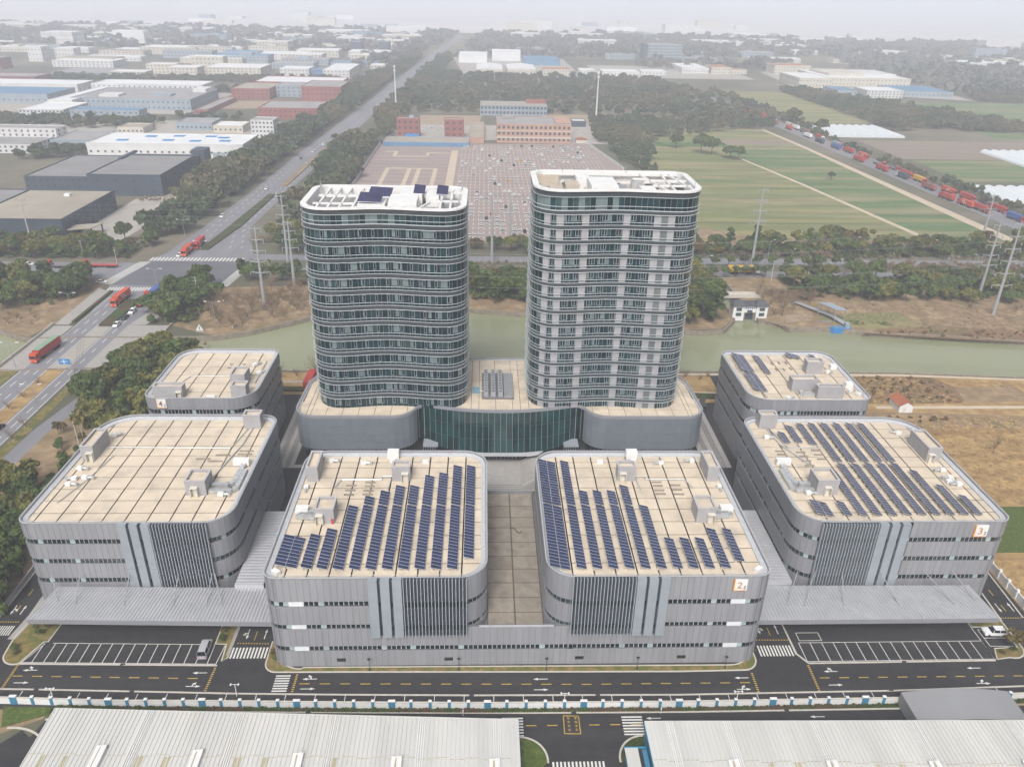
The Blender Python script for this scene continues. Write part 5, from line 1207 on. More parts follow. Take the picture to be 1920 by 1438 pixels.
B('dark_factory','long slate-blue factory whose grey roof lies left of the higher twin', -290,-246,513,583,7.5,'b_dark','b_dark_roof',(2,11),'e')
B('dark_factory','slate-blue factory with a dark roof and long window wall by the avenue', -243,-198.5,497,560,12.6,'b_dark','b_dark_roof',(2,4),'e',extra=roofbox((-206,-197,576,590,0,13.8,'b_dark'),(-245,-200,560,574,0,11.2,'b_dark'),(-243.5,-241,545,572,12.6,14,'b_dark')))
def skyl(t):
    for k, (x,y) in enumerate(((-277,634),(-262,652),(-243,636),(-241,655),(-222,634),(-216,655),(-205,650),(-200,636))): MB().box(x-4,x+4,y-2.5,y+2.5,9.9,10.3).build('skylight', M['r_bright_blue'], t)
    for k in range(3): MB().box(-205+k*5,-201+k*5,618.7,619,0,4.4).build('gate', M['b_grey'], t)
B('white_hall','white hall with bright blue skylights on its roof beside the avenue', -298,-182,619,664,9.7,'b_white','r_white',(1,22),'e',extra=skyl)
B('office_block','tall white office block standing near the avenue trees', -200,-181,712,732,13.9,'b_white','r_grey',(4,6),'e')
B('teal_hall','long teal-grey hall in front of the pale industrial complex', -394,-329,800,820,8.1,'b_grey','r_blue',(2,12))
B('pale_factory','blue-grey long factory with stepped roofs in the left industrial area', -423,-302,866,960,10.6,'b_grey','r_grey',(2,24),'e',extra=roofbox((-400,-380,880,900,10.6,13,'b_white'),(-350,-330,890,905,10.6,12.5,'b_grey'),(-320,-306,930,955,10.6,14,'b_white')))
B('pale_factory','white factory block with dark window bands at the corner of the complex', -437,-396,792,845,8.8,'b_white','r_white',(3,12),'e')
B('pale_factory','long white-roofed factory wing running away through the complex', -446,-321,968,1010,13.5,'b_white','r_white',(3,22),'e')
B('pale_factory','narrow white-roofed wing joining the corner block to the long hall', -436,-412,846,966,10.5,'b_white','r_white',(2,4),'e')
B('apartment_row','nearest white row building with small windows at the left edge', -420,-344,628,664,6.0,'b_white','r_grey',(2,18),'e')
B('apartment_row','second white row building with small windows at the left edge', -470,-358,697,716,6.8,'b_white','r_grey',(2,22),'e')
B('low_shed','low grey shed with a dusty roof behind the slate factory', -343,-311,655,700,5.3,'b_grey','r_grey',(1,8))
B('low_shed','small low tan-roofed shed by the grey yard at left', -318,-296,722,745,5,'b_pale','b_tan_roof',(1,6))
B('low_shed','cluttered low grey workshop between the white hall and the red buildings', -276,-244,745,775,6,'b_grey','r_grey',(1,8))
B('low_shed','small cream workshop beside the tall white office block', -240,-214,735,760,5.5,'b_pale','r_white',(1,6))
B('blue_hall','broad blue-roofed hall at the left edge of the industrial area', -560,-462,898,962,9.4,'b_grey','r_blue',(1,16),'e')
B('blue_hall','broad hall with a striped white roof left of the pale complex', -600,-470,985,1030,10,'b_white','r_white',(1,16),'e')
B('red_block','dark red school-like block far at the left edge', -640,-557,1064,1105,9.5,'b_red','r_grey',(3,16),'e',ww=2.4)
B('red_factory','brick red hall with a grey roof nearest the avenue', -222,-164,821,876,9.6,'b_red','r_grey',(2,12),'e')
B('red_factory','brick red gatehouse-like block left of the bluish recess', -288,-245,963,1026,11.2,'b_red','b_tan_roof',(3,8),'e')
B('red_factory','large brick red block right of the bluish recess beside the avenue', -207,-162,954,1018,15.5,'b_red','r_grey',(3,9),'e')
B('blue_recess','blue-grey glass block set between two brick red blocks', -244,-208,990,1026,12,'b_grey','r_grey',(3,6))
B('red_factory','long cream-roofed red hall behind the brick red blocks', -287,-180,1058,1126,9,'b_red','r_white',(2,18))
B('red_row','low long brick red wall building beside a bare plot', -291,-278,842,945,4,'b_red','r_grey',(1,3),'e')
for i, (x0,x1,y0,y1,h,wl,rf_,lb) in enumerate(((-503,-456,1150,1180,9,'b_pale','r_white','cream block with many windows left of the avenue haze'),(-482,-440,1225,1250,13,'b_pale','r_white','taller cream block rising behind its lower neighbour'),(-442,-399,1190,1226,12.1,'b_pale','r_white','cream block at the front of a long pale row'),(-398,-319,1217,1285,10.5,'b_pale','r_white','long pale factory at the right of the cream row'),(-285,-245,1190,1232,13,'b_white','r_white','white cube-like block far beside the avenue'),(-244,-228,1200,1230,11,'r_blue','r_blue','small blue block between two pale ones'),(-227,-190,1197,1303,11.4,'b_white','r_white','white block with a stepped roof far beside the avenue'),
    (-582,-507,1155,1216,6.5,'b_grey','r_grey','long low grey hall far at left'),(-726,-704,1382,1410,21.5,'b_white','r_white','left one of two pale tower blocks in the haze'),(-700,-669,1415,1441,18,'b_white','r_white','right one of two pale tower blocks in the haze'),(-494,-394,1398,1445,8,'b_pale','r_white','long pale hall in the distant haze'),(-437,-313,1493,1561,9,'b_white','r_white','farther long pale hall in the distant haze'),(-650,-560,1300,1350,9,'b_white','r_white','pale low hall at far left in the haze'),(-620,-520,1560,1620,12,'b_pale','r_white','distant pale block near the left horizon'),(-900,-780,1250,1320,10,'b_white','r_white','far hall at the left border in the haze'),(-860,-800,1700,1750,26,'b_white','r_white','faint tower slab near the left horizon'),(-173,-150,1290,1324,10.8,'b_pale','r_white','small white block close to the far avenue'),(-250,-175,1390,1430,6,'b_grey','r_blue','low blue-roofed hall near the far avenue'))):
    B('far_building', lb, x0,x1,y0,y1,h,wl,rf_,(3 if h > 8.5 else 2, max(4,min(14,int((x1-x0)/5)))),'e' if x0 < 0 else 'w', parapet=.5)
# beyond the car park
B('red_tower','left one of two small brick red buildings behind the car park', -77,-57,727,737,15.1,'b_red','r_grey',(3,4),extra=roofbox((-66,-62,729,733,15.1,18,'b_grey'),(-70,-58,726.2,727,0,3,'r_bright_blue')),ww=2.2,wh=2)
B('red_tower','right one of two small brick red buildings behind the car park', -35,-18,725.5,737,14.9,'b_red','r_grey',(3,3),ww=2.2,wh=2)
def pinkx(t):
    MB().box(10.5,75.5,704.7,705,3.9,5.0).build('band', M['b_pale'], t); MB().box(10.5,75.5,704.7,705,9.6,10.2).build('band', M['b_pale'], t); MB().box(16,26,735,748,15.4,17.8).build('roof_box', M['r_grey'], t); MB().box(62,76,715,748,15.4,16.4).build('roof_box', M['b_pink'], t)
B('salmon_block','long salmon three-storey block with rows of small windows behind the car park', 11,75,705,750,15,'b_pink','r_grey',(3,16),ww=2.0,wh=2.2,extra=pinkx)
B('grey_hall','long grey two-storey hall behind the salmon block', -4,66,867,902,9.5,'b_grey','b_tan_roof',(2,18),ww=2.4,wh=2.6,extra=roofbox((45,66,890,901,9.5,13,'b_red')))
B('pink_shed','low pinkish shed left of the salmon block', -13,0,700,790,4.2,'b_pink','b_tan_roof',None)
def bluex(t): MB().box(-84.2,-12.8,681.4,681.9,0,3.2).build('blue_fence', M['r_blue'], t)
B('rusty_shed','long low shed with a rusty yellow roof and bright blue front', -84,-13,682,708,3.0,'b_grey','b_tan_roof',None,extra=bluex)
B('dark_gatehouse','small dark low house with a white top at the right of the yard', 85,99,798,812,5,'b_dark','r_white',(1,4))
B('small_shed','tiny orange-roofed shed by the far corner of the car park', 80,90,708,714,3,'b_pale','r_red',None,gable=1.2)
B('warehouse','left cream-roofed factory hall at the end of the wood', -12,28,1302,1396,7.5,'b_pale','r_white',(1,9),gable=2)
B('warehouse','right cream-roofed factory hall at the end of the wood', 36,80,1311,1400,7.5,'b_pale','r_white',(1,9),gable=2)
B('warehouse','hall with a reddish roof edge beside the cream halls', 91,134,1307,1346,8,'b_pale','r_red',(2,9))
B('white_hall','large white windowless hall far behind the cream halls', 14,66,1556,1592,17,'r_white','r_white',None)
B('white_hall','second white hall beside the largest one far away', -45,5,1505,1580,13,'r_white','r_white',None)
B('blue_hall','long far hall with a deep blue wall', 70,132,1476,1560,9,'r_blue','r_blue',None)
B('office_slab','wide hazy office slab standing alone near the right horizon', 306,370,1590,1629,30,'b_grey','r_grey',(6,14),ww=3,wh=2.2,extra=roofbox((297,305,1588,1625,0,31,'b_dark')))
B('round_tower','left one of two hazy dark tower blocks beside the far avenue', -258,-237,1657,1690,21,'b_dark','r_grey',None)
B('round_tower','right one of two hazy dark tower blocks beside the far avenue', -204,-185,1670,1705,21,'b_dark','r_grey',None)
B('site_shed','white-roofed construction shed beyond the brown wood', 184,242,1311,1352,6,'b_white','r_white',(1,10)); B('site_shed','second white-roofed construction shed beyond the brown wood', 150,176,1330,1360,6,'b_white','r_white',(1,5)); B('site_shed','third white-roofed construction shed, farthest right', 250,290,1340,1370,5,'b_white','r_white',(1,7))
# right side factories
B('right_factory','cream factory block with a red roof edge at the left of the right-hand group', 482,543,1393,1440,13,'b_pale','r_red',(3,12),'w')
B('right_factory','cream hall with long pale roof nearest the dark hedge', 452,500,1195,1280,12,'b_pale','r_white',(2,10),'w')
B('right_factory','wide cream factory with stepped pale roofs in the right-hand group', 505,630,1225,1349,10.5,'b_pale','r_white',(2,22),'w',extra=roofbox((520,575,1260,1340,10.5,14,'b_pale'),(580,628,1270,1345,10.5,13,'b_white')))
B('right_factory','white office block in front of the right-hand factories', 500,548,1078,1120,9,'b_white','r_white',(3,10),'w'); B('blue_hall','blue-roofed hall right of the white office block', 556,625,1096,1171,6.5,'b_grey','r_blue',(1,12),'w'); B('blue_hall','small blue-roofed hall left of the white office block', 470,497,1100,1150,6,'b_grey','r_blue',(1,5),'w')
B('far_building','pale hall near the right-hand road in the haze', 324,368,1378,1470,8,'b_white','r_white',(1,9),'w'); B('far_building','small cream block with a red top near the right-hand road', 371,402,1373,1420,10,'b_pale','r_red',(2,6),'w'); B('far_building','small low cream house right of the red-topped block', 405,432,1380,1410,6,'b_pale','r_red',(1,5),'w')
B('far_building','distant white hall close to the right horizon', 900,1060,1560,1640,10,'b_white','r_white',None); B('far_building','pale distant hall in the centre near the horizon', 200,320,2300,2360,12,'b_white','r_white',None); B('far_building','faint pale hall left of centre near the horizon', -420,-300,2200,2280,14,'b_white','r_white',None); B('far_building','faint white block at centre right near the horizon', 520,640,2100,2160,12,'b_white','r_white',None)
hz = random.Random(21)
tw = 0
for k in range(46):
    x = hz.uniform(-1500,1700); y = hz.uniform(1750,3400)
    if abs(x+70) < 90: continue
    o = MB(); w_ = hz.uniform(30,110); d_ = hz.uniform(25,60); h_ = hz.choice((8,9,11,14,24)); o.box(x,x+w_,y,y+d_,0,h_).box(x+2,x+w_-2,y+2,y+d_-2,h_,h_+.6)
    tag(o.build('distant_building', M[hz.choice(('b_white','b_grey','b_pale','r_white'))]), 'faint pale building lost in the haze near the horizon', 'building', 'buildings lost in the haze')
# low halls of the industrial district at left and the works beyond the wood
hz = random.Random(33); cell = []
for gx in range(-1180, -170, 105):
    for gy in range(1100, 2400, 78): cell.append((gx,gy))
for gx in range(80, 1500, 150):
    for gy in range(1640, 2400, 120): cell.append((gx,gy))
for gx, gy in cell:
    xr = -130+.05*(gy-1100)
    if hz.random() < (.30 if gx < 0 else .55): continue
    x0 = gx+hz.uniform(-15,10); w_ = hz.uniform(45,95); y0 = gy+hz.uniform(-12,10); d_ = hz.uniform(22,50); h_ = hz.choice((6,7,8,9,10,12,15))
    if gx < 0 and (x0+w_ > xr-45 or (-640 < x0+w_ and x0 < -170 and y0 < 1330)): continue
    b = MB().box(x0,x0+w_,y0,y0+d_,0,h_,0).box(x0+.6,x0+w_-.6,y0+.6,y0+d_-.6,h_,h_+.5,1)
    n_ = max(4,int(w_/6))
    for r_ in range(1 if h_ < 9 else 2):
        for k in range(n_): xx = x0+(k+.5)*w_/n_; b.box(xx-1.1,xx+1.1,y0-.12,y0,h_*(.3+.4*r_),h_*(.3+.4*r_)+1.7,2)
    if hz.random() < .4: xx = x0+w_*hz.uniform(.1,.7); b.box(xx,xx+w_*.22,y0+4,y0+d_*.6,h_+.5,h_+3.5,0)
    c_ = hz.choices((('b_white','r_white'),('b_pale','r_white'),('b_grey','r_grey'),('b_grey','r_blue'),('b_pale','b_tan_roof'),('b_red','r_grey')),(30,22,18,10,14,6))[0]
    side_ = 'left industrial district' if gx < 0 else 'works beyond the wood'
    tag(b.build('industrial_hall', [M[c_[0]],M[c_[1]],M['win_far']]), 'low hall with small windows fading into the haze of the '+side_, 'building', 'halls of the '+side_)
# sluice house on the far bank, ramp shed and barge, red-roofed hut
sh = thing('sluice_house', 'white sluice house with dark tiled roofs on the far river bank', 'building', (110,300,0))
for x0, x1 in ((102.6,107.2),(112.2,116.8)):
    MB().box(x0,x1,300.5,306,-1.2,5.2).build('wall', M['white'], sh); r_ = MB()
    r_.v = [(x0-.6,299.9,5.2),(x1+.6,299.9,5.2),(x1+.6,306.6,5.2),(x0-.6,306.6,5.2),(x0+.9,303.2,7.2),(x1-.9,303.2,7.2)]; r_.f = [(0,1,5,4),(2,3,4,5),(1,2,5),(3,0,4)]; r_.m = [0]*4
    r_.build('roof', M['tile_dark'], sh)
    for z in (1.0,3.2): MB().box((x0+x1)/2-1.1,(x0+x1)/2+1.1,300.35,300.52,z,z+1.4).build('window', M['win_far'], sh)
MB().box(107.2,112.2,301.2,306,2.2,5.0).build('bridge_room', M['white'], sh); MB().box(106.9,112.5,300.8,306.4,5.0,5.6).build('bridge_roof', M['tile_dark'], sh)
MB().box(108.6,110.8,301.05,301.22,2.4,3.3).build('window', M['win_far'], sh)
for k in range(5): MB().box(107.9+k*.78,108.4+k*.78,301.1,301.22,3.9,4.5).build('name_character', M['truck_blue'], sh)
for x in (107.6,111.4): MB().box(x,x+.4,301.5,305,-1.6,2.2).build('gate_pier', M['bank'], sh)
MB().box(108.0,111.4,303,303.4,-1.6,1.6).build('sluice_gate', M['b_dark'], sh)
b3 = thing('footbridge', 'pale stone footbridge over the creek behind the sluice house', 'bridge', (108,326,0)); MB().box(96,122,324,328,.1,.8).box(96,122,324,324.3,.8,1.7).box(96,122,327.7,328,.8,1.7).build('deck', M['kerb'], b3)
rp = thing('ramp_shed', 'open shed with a pale blue roof over a loading ramp by the barge', 'shed', (143,300,0))
MB().prism([(139.5,305.5),(144.5,305.0),(148.3,296.5),(143.6,296.8)], 5.2, 5.45).build('roof', M['b_grey'], rp); MB().bar((135,318,.8),(144,300,1.6),2.2,.3).bar((144,300,1.6),(147,292,.6),2.2,.3).build('conveyor', M['steel'], rp)
for x, y in ((140,305),(144,304.6),(143.9,297.2),(147.8,297)): MB().cone((x,y,0),(x,y,5.2),.14,.14,6).build('post', M['steel'], rp)
for k in range(5): MB().bar((136+k*.8,297-k*.6,.1),(138+k*.8,294-k*.3,2.2),.15).build('frame_bar', M['b_grey'], rp)
bg_ = thing('barge', 'bright blue barge moored at the bank below the ramp shed', 'boat', (143,290,-1.4)); MB().prism([(139.5,290.2),(140.5,288.6),(147,288.8),(148.2,290.4),(147,292),(140.5,291.8)], -1.7, .5).build('hull', M['r_bright_blue'], bg_); MB().box(145.2,147,289.4,291.2,.5,2.4).build('cabin', M['b_grey'], bg_); MB().box(140.6,145,289,291.4,.5,.62).build('deck', M['r_blue'], bg_)
ht = thing('hut', 'white hut with a red tiled roof on the dry ground at right', 'hut', (136.5,223,0)); MB().box(133.8,138.2,219.5,226.5,0,2.4).build('wall', M['white'], ht)
b = MB(); b.v = [(133.4,219.2,2.4),(138.6,219.2,2.4),(138.6,226.8,2.4),(133.4,226.8,2.4),(136,219.2,3.9),(136,226.8,3.9)]; b.f = [(0,4,5,3),(4,1,2,5)]; b.m = [0,0]; b.build('roof', M['r_red'], ht); MB().face([(133.8,219.45,2.4),(138.2,219.45,2.4),(136,219.45,3.75)]).build('gable', M['white'], ht); MB().box(135,136,219.4,219.52,.1,1.9).build('door', M['door'], ht)
# ------------------------------------------------------------ trees
def np_mesh(name, V, Fq, mats, mi=None):
    me = bpy.data.meshes.new(name); n = len(Fq); k = Fq.shape[1]
    me.vertices.add(len(V)); me.vertices.foreach_set('co', V.astype(np.float32).ravel())
    me.loops.add(n*k); me.loops.foreach_set('vertex_index', Fq.astype(np.int32).ravel())
    me.polygons.add(n); me.polygons.foreach_set('loop_start', (np.arange(n)*k).astype(np.int32)); me.polygons.foreach_set('loop_total', np.full(n,k,np.int32))
    for m in mats: me.materials.append(m)
    if mi is not None: me.polygons.foreach_set('material_index', mi.astype(np.int32))
    me.update(calc_edges=True); return me
def leaf_cloud(rg, blobs, per, size, flat=.8, out=.6):
    """leaf-sized quads spread through a set of clumps (x,y,z,r)"""
    P = []
    for bx, by, bz, br in blobs:
        n = max(4, int(per*br*br)); d = rg.normal(size=(n,3)); d /= np.linalg.norm(d, axis=1)[:,None]
        d[:,2] = np.where(d[:,2] < -.35, -d[:,2], d[:,2])
        r = br*(.55+.5*rg.random(n)**.6); c = np.stack([bx+d[:,0]*r, by+d[:,1]*r, bz+d[:,2]*r*flat], 1)
        nrm = d*out+rg.normal(size=(n,3))*.55; nrm /= np.linalg.norm(nrm, axis=1)[:,None]
        a = np.cross(nrm, rg.normal(size=(n,3))); a /= np.linalg.norm(a, axis=1)[:,None]+1e-9; b = np.cross(nrm, a)
        s = size*(.6+.8*rg.random(n))[:,None]; a *= s; b *= s*.75
        P.append(np.stack([c-a-b, c+a-b*.6, c+a+b, c-a*.7+b], 1))
    V = np.concatenate(P).reshape(-1,3); return V, np.arange(len(V)).reshape(-1,4)
def crown_blobs(rg, kind):
    bl = []
    if kind == 'round':
        for k in range(15):
            a = rg.random()*2*PI; u = rg.random(); r = 2.9*math.sqrt(rg.random()); bl.append((r*math.cos(a), r*math.sin(a), 4.2+3.4*u*(1-r/5), 1.15+.8*rg.random()))
        bl.append((0,0,5.4,2.5))
    elif kind == 'wide':
        for k in range(20):
            a = rg.random()*2*PI; r = 3.7*math.sqrt(rg.random()); bl.append((r*math.cos(a), r*math.sin(a), 3.6+2.6*rg.random()*(1-r/6), 1.0+.8*rg.random()))
        bl.append((0,0,4.4,2.6))
    elif kind == 'cone':
        for k in range(16):
            u = k/15; a = rg.random()*2*PI; r = 2.3*(1-u)*.8; bl.append((r*math.cos(a), r*math.sin(a), 1.6+6.8*u, .6+1.2*(1-u)))
    elif kind == 'tall':
        for k in range(17): u = rg.random(); a = rg.random()*2*PI; r = 2.1*math.sqrt(rg.random())*(1.15-.6*u); bl.append((r*math.cos(a)+.5*u, r*math.sin(a), 3.2+6.0*u, .7+.7*rg.random()))
    elif kind == 'ragged':
        for k in range(13): a = rg.random()*2*PI; r = 1.2+3.0*rg.random(); bl.append((r*math.cos(a), r*math.sin(a)*.8, 3.4+3.6*rg.random(), .7+.75*rg.random()))
        bl.append((.6,-.4,5.0,1.8))
    elif kind == 'small':
        for k in range(7): bl.append((rg.normal()*.7, rg.normal()*.7, 2.0+rg.random()*1.3, .6+.4*rg.random()))
    return bl
def tree_kind(name, kind, leaf, seed, per=46, size=.42, trunk=.22):
    rg = np.random.default_rng(seed); bl = crown_blobs(rg, kind)
    V, Fq = leaf_cloud(rg, bl, per, size)
    root = bpy.data.objects.new(name, None); COL.objects.link(root); WL[root] = (0,0,0); root['category'] = 'tree'; root['label'] = 'tree'
    link('crown', np_mesh('crown', V, Fq, [M[leaf]]), root)
    top = max(b[2] for b in bl)*.75; t = MB().cone((0,0,-.1),(.1,0,top*.55),trunk,trunk*.7,7).cone((.1,0,top*.55),(0,.1,top),trunk*.7,trunk*.25,6)
    for k in range(4):
        b = bl[k*3 % len(bl)]; t.cone((.05,0,top*(.35+.1*k)),(b[0]*.8,b[1]*.8,b[2]),trunk*.4,trunk*.12,5)
    t.build('trunk', M['bark'], root)
    return Kind(root)
def twig_kind(name, seed, h, sp, n, white=False):
    rg = np.random.default_rng(seed); V = []
    def tw(p, q, w):
        d = q-p; a = np.cross(d, rg.normal(size=3)); a = a/(np.linalg.norm(a)+1e-9)*w; V.extend([p-a, p+a, q+a*.3, q-a*.3])
    br = []
    for k in range(max(5,n//14)):
        a = rg.random()*2*PI; e = np.array([math.cos(a)*sp*rg.uniform(.3,.8), math.sin(a)*sp*rg.uniform(.3,.8), h*rg.uniform(.5,1)]); b0 = np.array([0,0,h*rg.uniform(.08,.35)]); tw(b0, e, .045); br.append((b0,e))
    for k in range(n):
        b0, e = br[k % len(br)]; p = b0+(e-b0)*rg.uniform(.3,1); q = p+rg.normal(size=3)*np.array([.35,.35,.25])*sp*.55+np.array([0,0,h*.12]); tw(p, q, .03)
    V = np.array(V); V[:,2] = np.maximum(V[:,2], .02)
    root = bpy.data.objects.new(name, None); COL.objects.link(root); WL[root] = (0,0,0); root['category'] = 'tree'; root['label'] = 'tree'
    link('branches', np_mesh('branches', V, np.arange(len(V)).reshape(-1,4), [M['twig']]), root)
    MB().cone((0,0,-.05),(0,0,h*.16),.09,.09,6,1).cone((0,0,h*.16),(.05,0,h*.5),.09,.05,6,0).build('trunk', [M['bark'], M['white']] , root) if white else MB().cone((0,0,-.05),(.05,0,h*.5),.10,.05,6).build('trunk', M['bark'], root)
    return Kind(root)
EV = [tree_kind('evergreen_tree','round','leaf',1), tree_kind('evergreen_tree','wide','leaf',2), tree_kind('evergreen_tree','round','leaf',3), tree_kind('evergreen_tree','wide','leaf',4), tree_kind('evergreen_tree','tall','leaf',21), tree_kind('evergreen_tree','ragged','leaf2',22), tree_kind('evergreen_tree','ragged','leaf',23,38,.5)]
OL = [tree_kind('olive_tree','round','leaf2',5), tree_kind('olive_tree','wide','leaf2',6), tree_kind('ochre_tree','wide','leaf3',7)]
CO = [tree_kind('conifer','cone','leaf',8,60,.34), tree_kind('conifer','cone','leaf',9,60,.34)]
SM = [tree_kind('small_tree','small','leaf',10,60,.28,.08), tree_kind('small_tree','small','leaf3',11,55,.26,.07)]
BT = [twig_kind('bare_tree',12,5.5,3.4,230,True), twig_kind('bare_tree',13,4.2,3.0,200,True), twig_kind('bare_tree',14,7,4.2,260)]
tr_ = random.Random(5)
def grid_in(poly, sp, rng, jit=.38):
    xs = [p[0] for p in poly]; ys = [p[1] for p in poly]; out = []; row = 0; y = min(ys)+sp*.3
    while y < max(ys):
        x = min(xs)+sp*(.3+.5*(row % 2))
        while x < max(xs):
            p = (x+rng.uniform(-jit,jit)*sp, y+rng.uniform(-jit,jit)*sp)
            if inside(p, poly): out.append(p)
            x += sp
        y += sp*.9; row += 1
    return out
def belt(poly, sp, kinds, label, group, smin=.8, smax=1.25):
    for x, y in grid_in(poly, sp, tr_):
        s = tr_.uniform(smin*.85, smax); k = tr_.choice(kinds); k((x,y,0), tr_.uniform(0,6.28), label, group, (s*tr_.uniform(.85,1.1), s*tr_.uniform(.85,1.1), s*tr_.uniform(.85,1.2)))
E1, E2 = EV, EV+OL
belt([(-127,228),(-122.5,246),(-117,262),(-104,256),(-94,246),(-92.5,222),(-94,200),(-104,190),(-111,198),(-119,214)], 6.8, EV+[OL[0],OL[1]], 'dark evergreen tree in the grove between the avenue and the block marked 4', 'grove beside the block marked 4', .95, 1.4)
belt([(-113,112),(-102.5,112),(-102.5,180),(-107,180),(-113,168),(-120,150)], 6.0, CO+EV, 'dark tree in the belt along the left side wall', 'trees along the left side wall', .9, 1.35)
belt([(-128.5,150),(-114,150),(-113.5,172),(-120,180),(-128,177)], 5.6, CO+EV, 'dark tree at the far left edge beside the frontage road', 'trees at the far left edge', .85, 1.25)
belt([(-133,286),(-128,290),(-112,292),(-112,322),(-124,330),(-131,318)], 7.6, EV, 'big dark evergreen tree by the avenue bridge and the crossroads', 'trees between the bridge and the crossroads', 1.1, 1.55)
belt([(-262,300),(-200,300),(-170,312),(-168,338),(-180,342),(-262,342)], 9, EV+EV+[OL[0]], 'evergreen tree in the wood left of the crossroads', 'wood left of the crossroads', 1.05, 1.5)
belt([(-330,369),(-172,369),(-162,398),(-200,399),(-330,398)], 9.5, OL+EV+OL, 'olive or ochre tree in the belt before the slate-blue factories', 'belt before the slate-blue factories', .9, 1.3)
belt([(-112,383),(-84,383),(-80,440),(-108,440)], 9.5, EV+OL, 'evergreen tree right of the avenue beyond the crossroads', 'trees right of the avenue beyond the crossroads', 1.0, 1.4)
belt([(-112,340),(-80,338),(-78,351),(-112,351)], 7.5, EV, 'evergreen tree beside the crossroads left of the glass tower', 'trees beside the crossroads', .9, 1.2)
belt([(-8,316),(40,312),(40,350),(-8,350)], 8.0, EV+EV+[OL[2]], 'tree seen between the two towers on the far bank', 'trees between the towers', 1.0, 1.4)
belt([(-8,384),(60,384),(60,402),(-8,402)], 9, EV+OL, 'tree before the car park seen between the towers', 'trees before the car park', .9, 1.2)
belt([(60,296),(80,289),(98,291),(101,300),(101,346),(60,346)], 7.6, EV+EV+[OL[0]], 'big evergreen tree right of the taller tower beside the sluice', 'trees beside the sluice house', 1.1, 1.5)
belt([(138,322),(215,318),(300,322),(300,350),(136,350)], 9.6, EV+[OL[0],OL[1]], 'evergreen tree in the belt between the far bank and the right street', 'belt south of the right street', 1.0, 1.35)
belt([(102,383),(312,383),(310,408),(240,412),(108,402)], 9.8, OL+EV+[OL[0]], 'olive tree in the belt between the right street and the fields', 'belt north of the right street', .9, 1.25)
for k in range(11): SM[0]((104+k*7.5,366.5,0), k, 'small round tree on the median of the right street', 'small trees on the right street median', (1.5,1.5,1.6))
for k in range(6): SM[0]((108+k*5,352.2,0), k, 'small round tree on the near verge of the right street below the yellow truck', 'small trees below the yellow truck', (1.45,1.45,1.5))
for x, y, s, lb in ((191,413,1.3,'lone dark tree at the near edge of the field'),(164,690,1.5,'leftmost dark tree in the short row at the end of the farm track'),(180,668,1.9,'big dark tree in the short row at the end of the farm track'),(188,664,1.7,'dark tree beside the biggest one at the end of the farm track'),(199,648,1.5,'dark tree in the short row touching the farm track'),(204,642,1.3,'last dark tree in the short row along the farm track'),(252,572,.7,'tiny lone bush on the tan track beside the truck road'),(322,775,1.8,'big dark tree by the greenhouse left corner'),(318,838,2.0,'dark tree clump by the bend of the truck road')):
    EV[int(x) % 4]((x,y,0), x, lb, None, (s,s,s))
SM[1]((109.4,118.6,.1), 0, 'small olive-leaved tree on the island beside the parked white car', None, (1.15,1.15,1.2))
for k, (x,y,s) in enumerate(((-119.5,196,.9),(-117,191,.8),(-113.5,193,.9),(-124.5,205,1.1),(-122,183,.9),(-112,187,.8),(-121,199,.7),(-116,201,.8),(-123,212,1.0),(-109.5,190,.8))): SM[k % 2]((x,y,0), k, 'small ochre or green tree in the scrub below the left grove', 'small trees below the left grove', (s,s,s))
for k in range(8): BT[k % 2]((-136.2+tr_.uniform(-.6,.6),150+k*8.5,0), k, 'bare roadside tree on the right verge of the avenue', 'bare trees on the avenue verge', (.8,.8,.9))
for k in range(9): BT[k % 2]((-146.2+tr_.uniform(-.6,.6),170+k*8.3,0), k, 'bare young tree on the dry avenue median', 'bare trees on the avenue median', (.6,.6,.7))
def bare(poly, sp, label, group, s0, s1):
    for x, y in grid_in(poly, sp, tr_): s = tr_.uniform(s0,s1); tr_.choice(BT)((x,y,0), tr_.uniform(0,6), label, group, (s,s,s))
bare([(-112,290),(-95,285),(-70,303),(-48,310),(-48,330),(-80,336),(-110,322)], 6.2, 'bare brown tree on the dry bank left of the glass tower', 'bare trees on the dry left bank', .7, 1.4)
bare([(-250,287),(-190,287),(-175,290),(-172,304),(-250,300)], 7, 'bare whitewashed sapling on the dry bank left of the bridge', 'bare saplings left of the bridge', .5, .9)
bare([(118,302),(128,303),(138,312),(150,318),(136,322),(120,340)], 6.5, 'bare brown tree behind the sluice house', 'bare trees behind the sluice house', .8, 1.3)
bare([(150,312),(250,308),(250,316),(150,318)], 9, 'bare whitewashed sapling along the edge of the right belt', 'bare saplings along the right belt', .4, .7)
for k, (x,y,s) in enumerate(((-69,243,1.1),(-63.5,243.6,.9),(-57,243,1.2),(-84,243,.9))): BT[k % 3]((x,y,0), k, 'bare tree on the riverside lawn left of the glass tower', 'bare riverside trees at left', (s*.8,s*.8,s))
for k, (x,y,s) in enumerate(((2,246,.6),(8.5,246.4,.5),(70,244,.7),(74.5,242,.6),(78,244,.55),(67,242,.5))): BT[k % 2]((x,y,0), k, 'bare shrub on the riverside lawn right of the towers', 'bare riverside shrubs', (s,s,s))
BT[2]((150.5,195,0), 0, 'lone bare tree standing in the dry reeds at right', None, (.7,.7,1.0))
